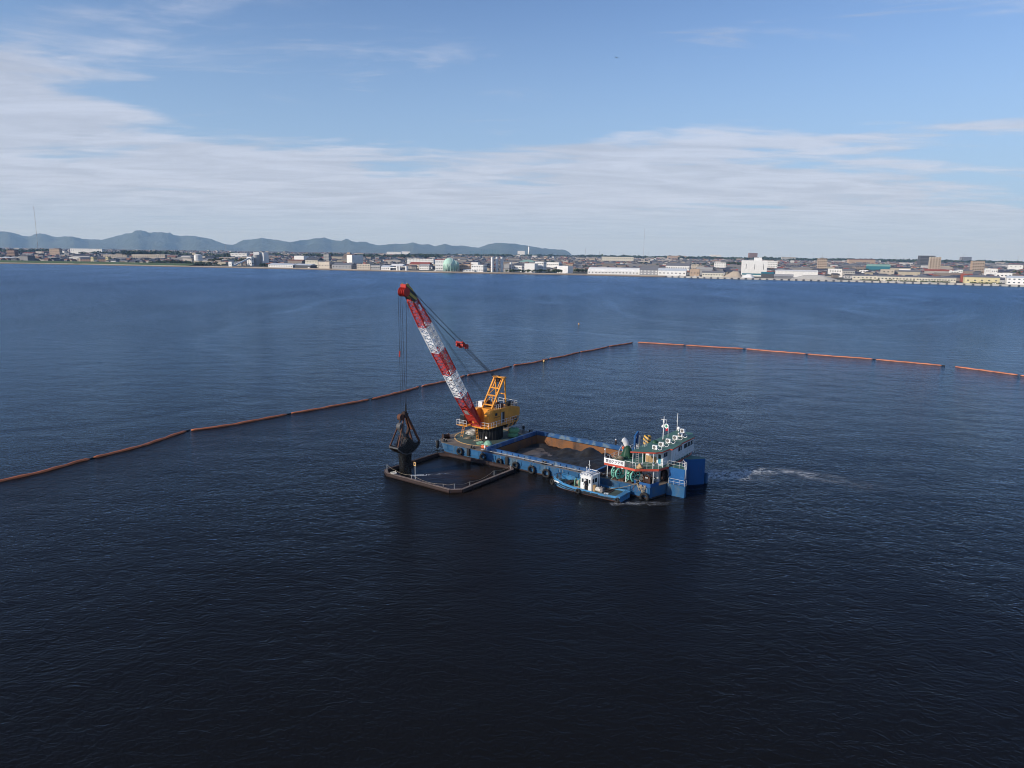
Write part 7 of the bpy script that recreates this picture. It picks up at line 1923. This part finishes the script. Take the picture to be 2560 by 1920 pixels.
# ---------------- parked cars and vans on the quay
def car(label, px, py, mat, yaw, van=False, grp='parked vehicles on the shore'):
    P = site(px, py); root = thing('parked_van' if van else 'parked_car', label, 'van' if van else 'car', P, R(yaw), grp)
    b = MB(); L_, H1, H2 = (4.6, 0.9, 2.0) if van else (4.3, 0.8, 1.45)
    pr = [(-L_ / 2, 0.35), (-L_ / 2, H1), (-L_ / 2 + (0.1 if van else 0.9), H2), (L_ / 2 - (0.9 if van else 1.5), H2), (L_ / 2 - (0.5 if van else 0.9), H1), (L_ / 2, H1 * 0.85), (L_ / 2, 0.35)]
    n_ = len(pr); vs = [(x, -0.85, z) for x, z in pr] + [(x, 0.85, z) for x, z in pr]
    b.add(vs, [(i, (i + 1) % n_, n_ + (i + 1) % n_, n_ + i) for i in range(n_)] + [tuple(range(n_)), tuple(range(2 * n_ - 1, n_ - 1, -1))]); b.build('body', MAT[mat], root)
    q = MB(); q.box(-L_ / 2 + 1.0, L_ / 2 - 1.6, -0.88, -0.853, H1 + 0.1, H2 - 0.15); q.build('side_window', MAT['t_window'], root)
    for x in (-1.3, 1.3):
        for y in (-0.8, 0.8): w_ = MB(); w_.cyl((x, y - 0.1, 0.32), (x, y + 0.1, 0.32), 0.32, n=12); w_.build('wheel', MAT['rubber'], root)
cl = [(1700, 691, 't_white', True, 'white van parked before the low white gabled shed'), (1712, 691.5, 't_white', False, 'white car parked beside the white van'), (1737, 693, 't_white', False, 'white car parked before the brown low shed'), (1747, 693, 't_lightroof', False, 'silver car parked before the cream low building'),
      (1762, 694, 't_white', True, 'white van parked left of the pink gravel heap'), (2210, 706, 't_white', False, 'white car on the right quay near the cream sheds, left one'), (2232, 707, 't_white', False, 'white car on the right quay near the cream sheds, middle one'), (2246, 706, 't_white', True, 'white van on the right quay near the cream sheds'),
      (2324, 709, 't_lightroof', False, 'silver car on the right quay before the hedge'), (2485, 714, 't_white', True, 'white van on the quay below the yellow warehouse'), (1088, 680, 't_white', True, 'white van on the shore path left of the gas holder'), (772, 673, 't_white', True, 'white van by the open shed with blue roof')]
for (px, py, m_, van, lab) in cl: car(lab, px, py, m_, rnd.choice((-17, -20, 160, 75)), van)
# small boat drawn up on the left beach
P = ground(32, 659.5, 0.0)
root = thing('small_boat', 'small dark boat lying at the left shore', 'boat', P, R(-8))
b = MB(); b.prism([(-5, -1.1), (3, -1.2), (5.5, 0), (3, 1.2), (-5, 1.1)], -0.2, 1.0); b.build('hull', MAT['t_dark'], root)
b = MB(); b.box(-3.5, -0.5, -0.8, 0.8, 1.0, 2.2); b.build('cabin', MAT['t_grey'], root)

# ================================================================== FOAM of the propeller wash
def foam_mat(name, dens):
    m = bpy.data.materials.new(name); m.use_nodes = True
    t = m.node_tree; k = NT(t); out = t.nodes['Material Output']; p = t.nodes['Principled BSDF']
    p.inputs['Base Color'].default_value = (0.72, 0.75, 0.78, 1); p.inputs['Roughness'].default_value = 0.9
    uv = k.n('ShaderNodeUVMap').outputs[0]; pos = k.n('ShaderNodeNewGeometry').outputs['Position']
    s_ = k.n('ShaderNodeSeparateXYZ'); k.put(s_.inputs[0], uv)
    n1 = k.noise(k.mapping(pos, scale=(0.5, 1.1, 1)), 0.9, 6.0, 0.62, 1.6); n2 = k.noise(pos, 0.22, 3.0, 0.5, 0.8)
    ev = k.math('MULTIPLY', k.map(s_.outputs[1], 0.0, 0.45), k.map(s_.outputs[1], 1.0, 0.55))
    eu = k.math('MULTIPLY', k.map(s_.outputs[0], 0.0, 0.02), k.map(s_.outputs[0], 1.0, 0.35))
    ridge = k.map(k.math('ABSOLUTE', k.math('SUBTRACT', n1, 0.5)), 0.0, 0.075, 1.0, 0.0)
    a = k.math('MULTIPLY', k.math('MULTIPLY', ridge, k.map(k.math('ADD', n2, k.map(s_.outputs[0], 0.30, 0.0, 0.0, 0.22)), 0.36, 0.58)), k.math('MULTIPLY', ev, eu))
    a = k.math('MULTIPLY', a, dens)
    tr = k.n('ShaderNodeBsdfTransparent'); mx = k.n('ShaderNodeMixShader'); k.put(mx.inputs[0], a)
    t.links.new(tr.outputs[0], mx.inputs[1]); t.links.new(p.outputs[0], mx.inputs[2]); t.links.new(mx.outputs[0], out.inputs['Surface'])
    return m
def foam_strip(label, pts, w0, w1, dens, name='foam'):
    me = bpy.data.meshes.new(name); vs = []; fs = []; uvs = []
    n_ = len(pts)
    for i, p in enumerate(pts):
        d = (pts[min(i + 1, n_ - 1)] - pts[max(i - 1, 0)]).normalized(); nr_ = Vector((-d.y, d.x, 0)); t_ = i / (n_ - 1); w_ = w0 + (w1 - w0) * t_
        for s_ in (0, 1): vs.append(p + nr_ * (w_ * (s_ - 0.5)) + Vector((0, 0, 0.012)))
    for i in range(n_ - 1): fs.append((2 * i, 2 * i + 2, 2 * i + 3, 2 * i + 1))
    me.from_pydata([tuple(v) for v in vs], [], fs)
    ul = me.uv_layers.new(name='UVMap')
    for pl in me.polygons:
        for li in pl.loop_indices:
            vi = me.loops[li].vertex_index; ul.data[li].uv = ((vi // 2) / (n_ - 1), vi % 2)
    me.materials.append(foam_mat(name + '_material', dens))
    o = bpy.data.objects.new(name, me); COL.objects.link(o)
    return tag(o, label, None, kind='stuff')
def curve_px(ps, n_=24):
    out = []; G = [ground(*p) for p in ps]
    for i in range(n_):
        t_ = i / (n_ - 1) * (len(G) - 1); k = min(int(t_), len(G) - 2); out.append(G[k].lerp(G[k + 1], t_ - k))
    return out
foam_strip('white propeller wash trailing from the barge stern', curve_px([(1752, 1180), (1810, 1182), (1900, 1176), (1990, 1184), (2080, 1197), (2170, 1216), (2260, 1240)]), 5.0, 8.0, 0.75)
foam_strip('churned foam patch close behind the barge stern', curve_px([(1745, 1192), (1800, 1190), (1880, 1190), (1960, 1200)]), 9.0, 7.0, 1.0)
foam_strip('thin foam line inside the floating frame by the pouring water', [bw(5.5, -13.6), bw(7.5, -11.8), bw(9.0, -9.9), bw(10.0, -8.2), bw(10.8, -7.2)], 1.4, 0.8, 0.9)
foam_strip('faint froth on the water by the barge stern corner', [bw(40, -4.8), bw(42, -2.6), bw(44.5, -1.0), bw(47, 1.5), bw(49, 4.0)], 2.2, 3.0, 0.35)
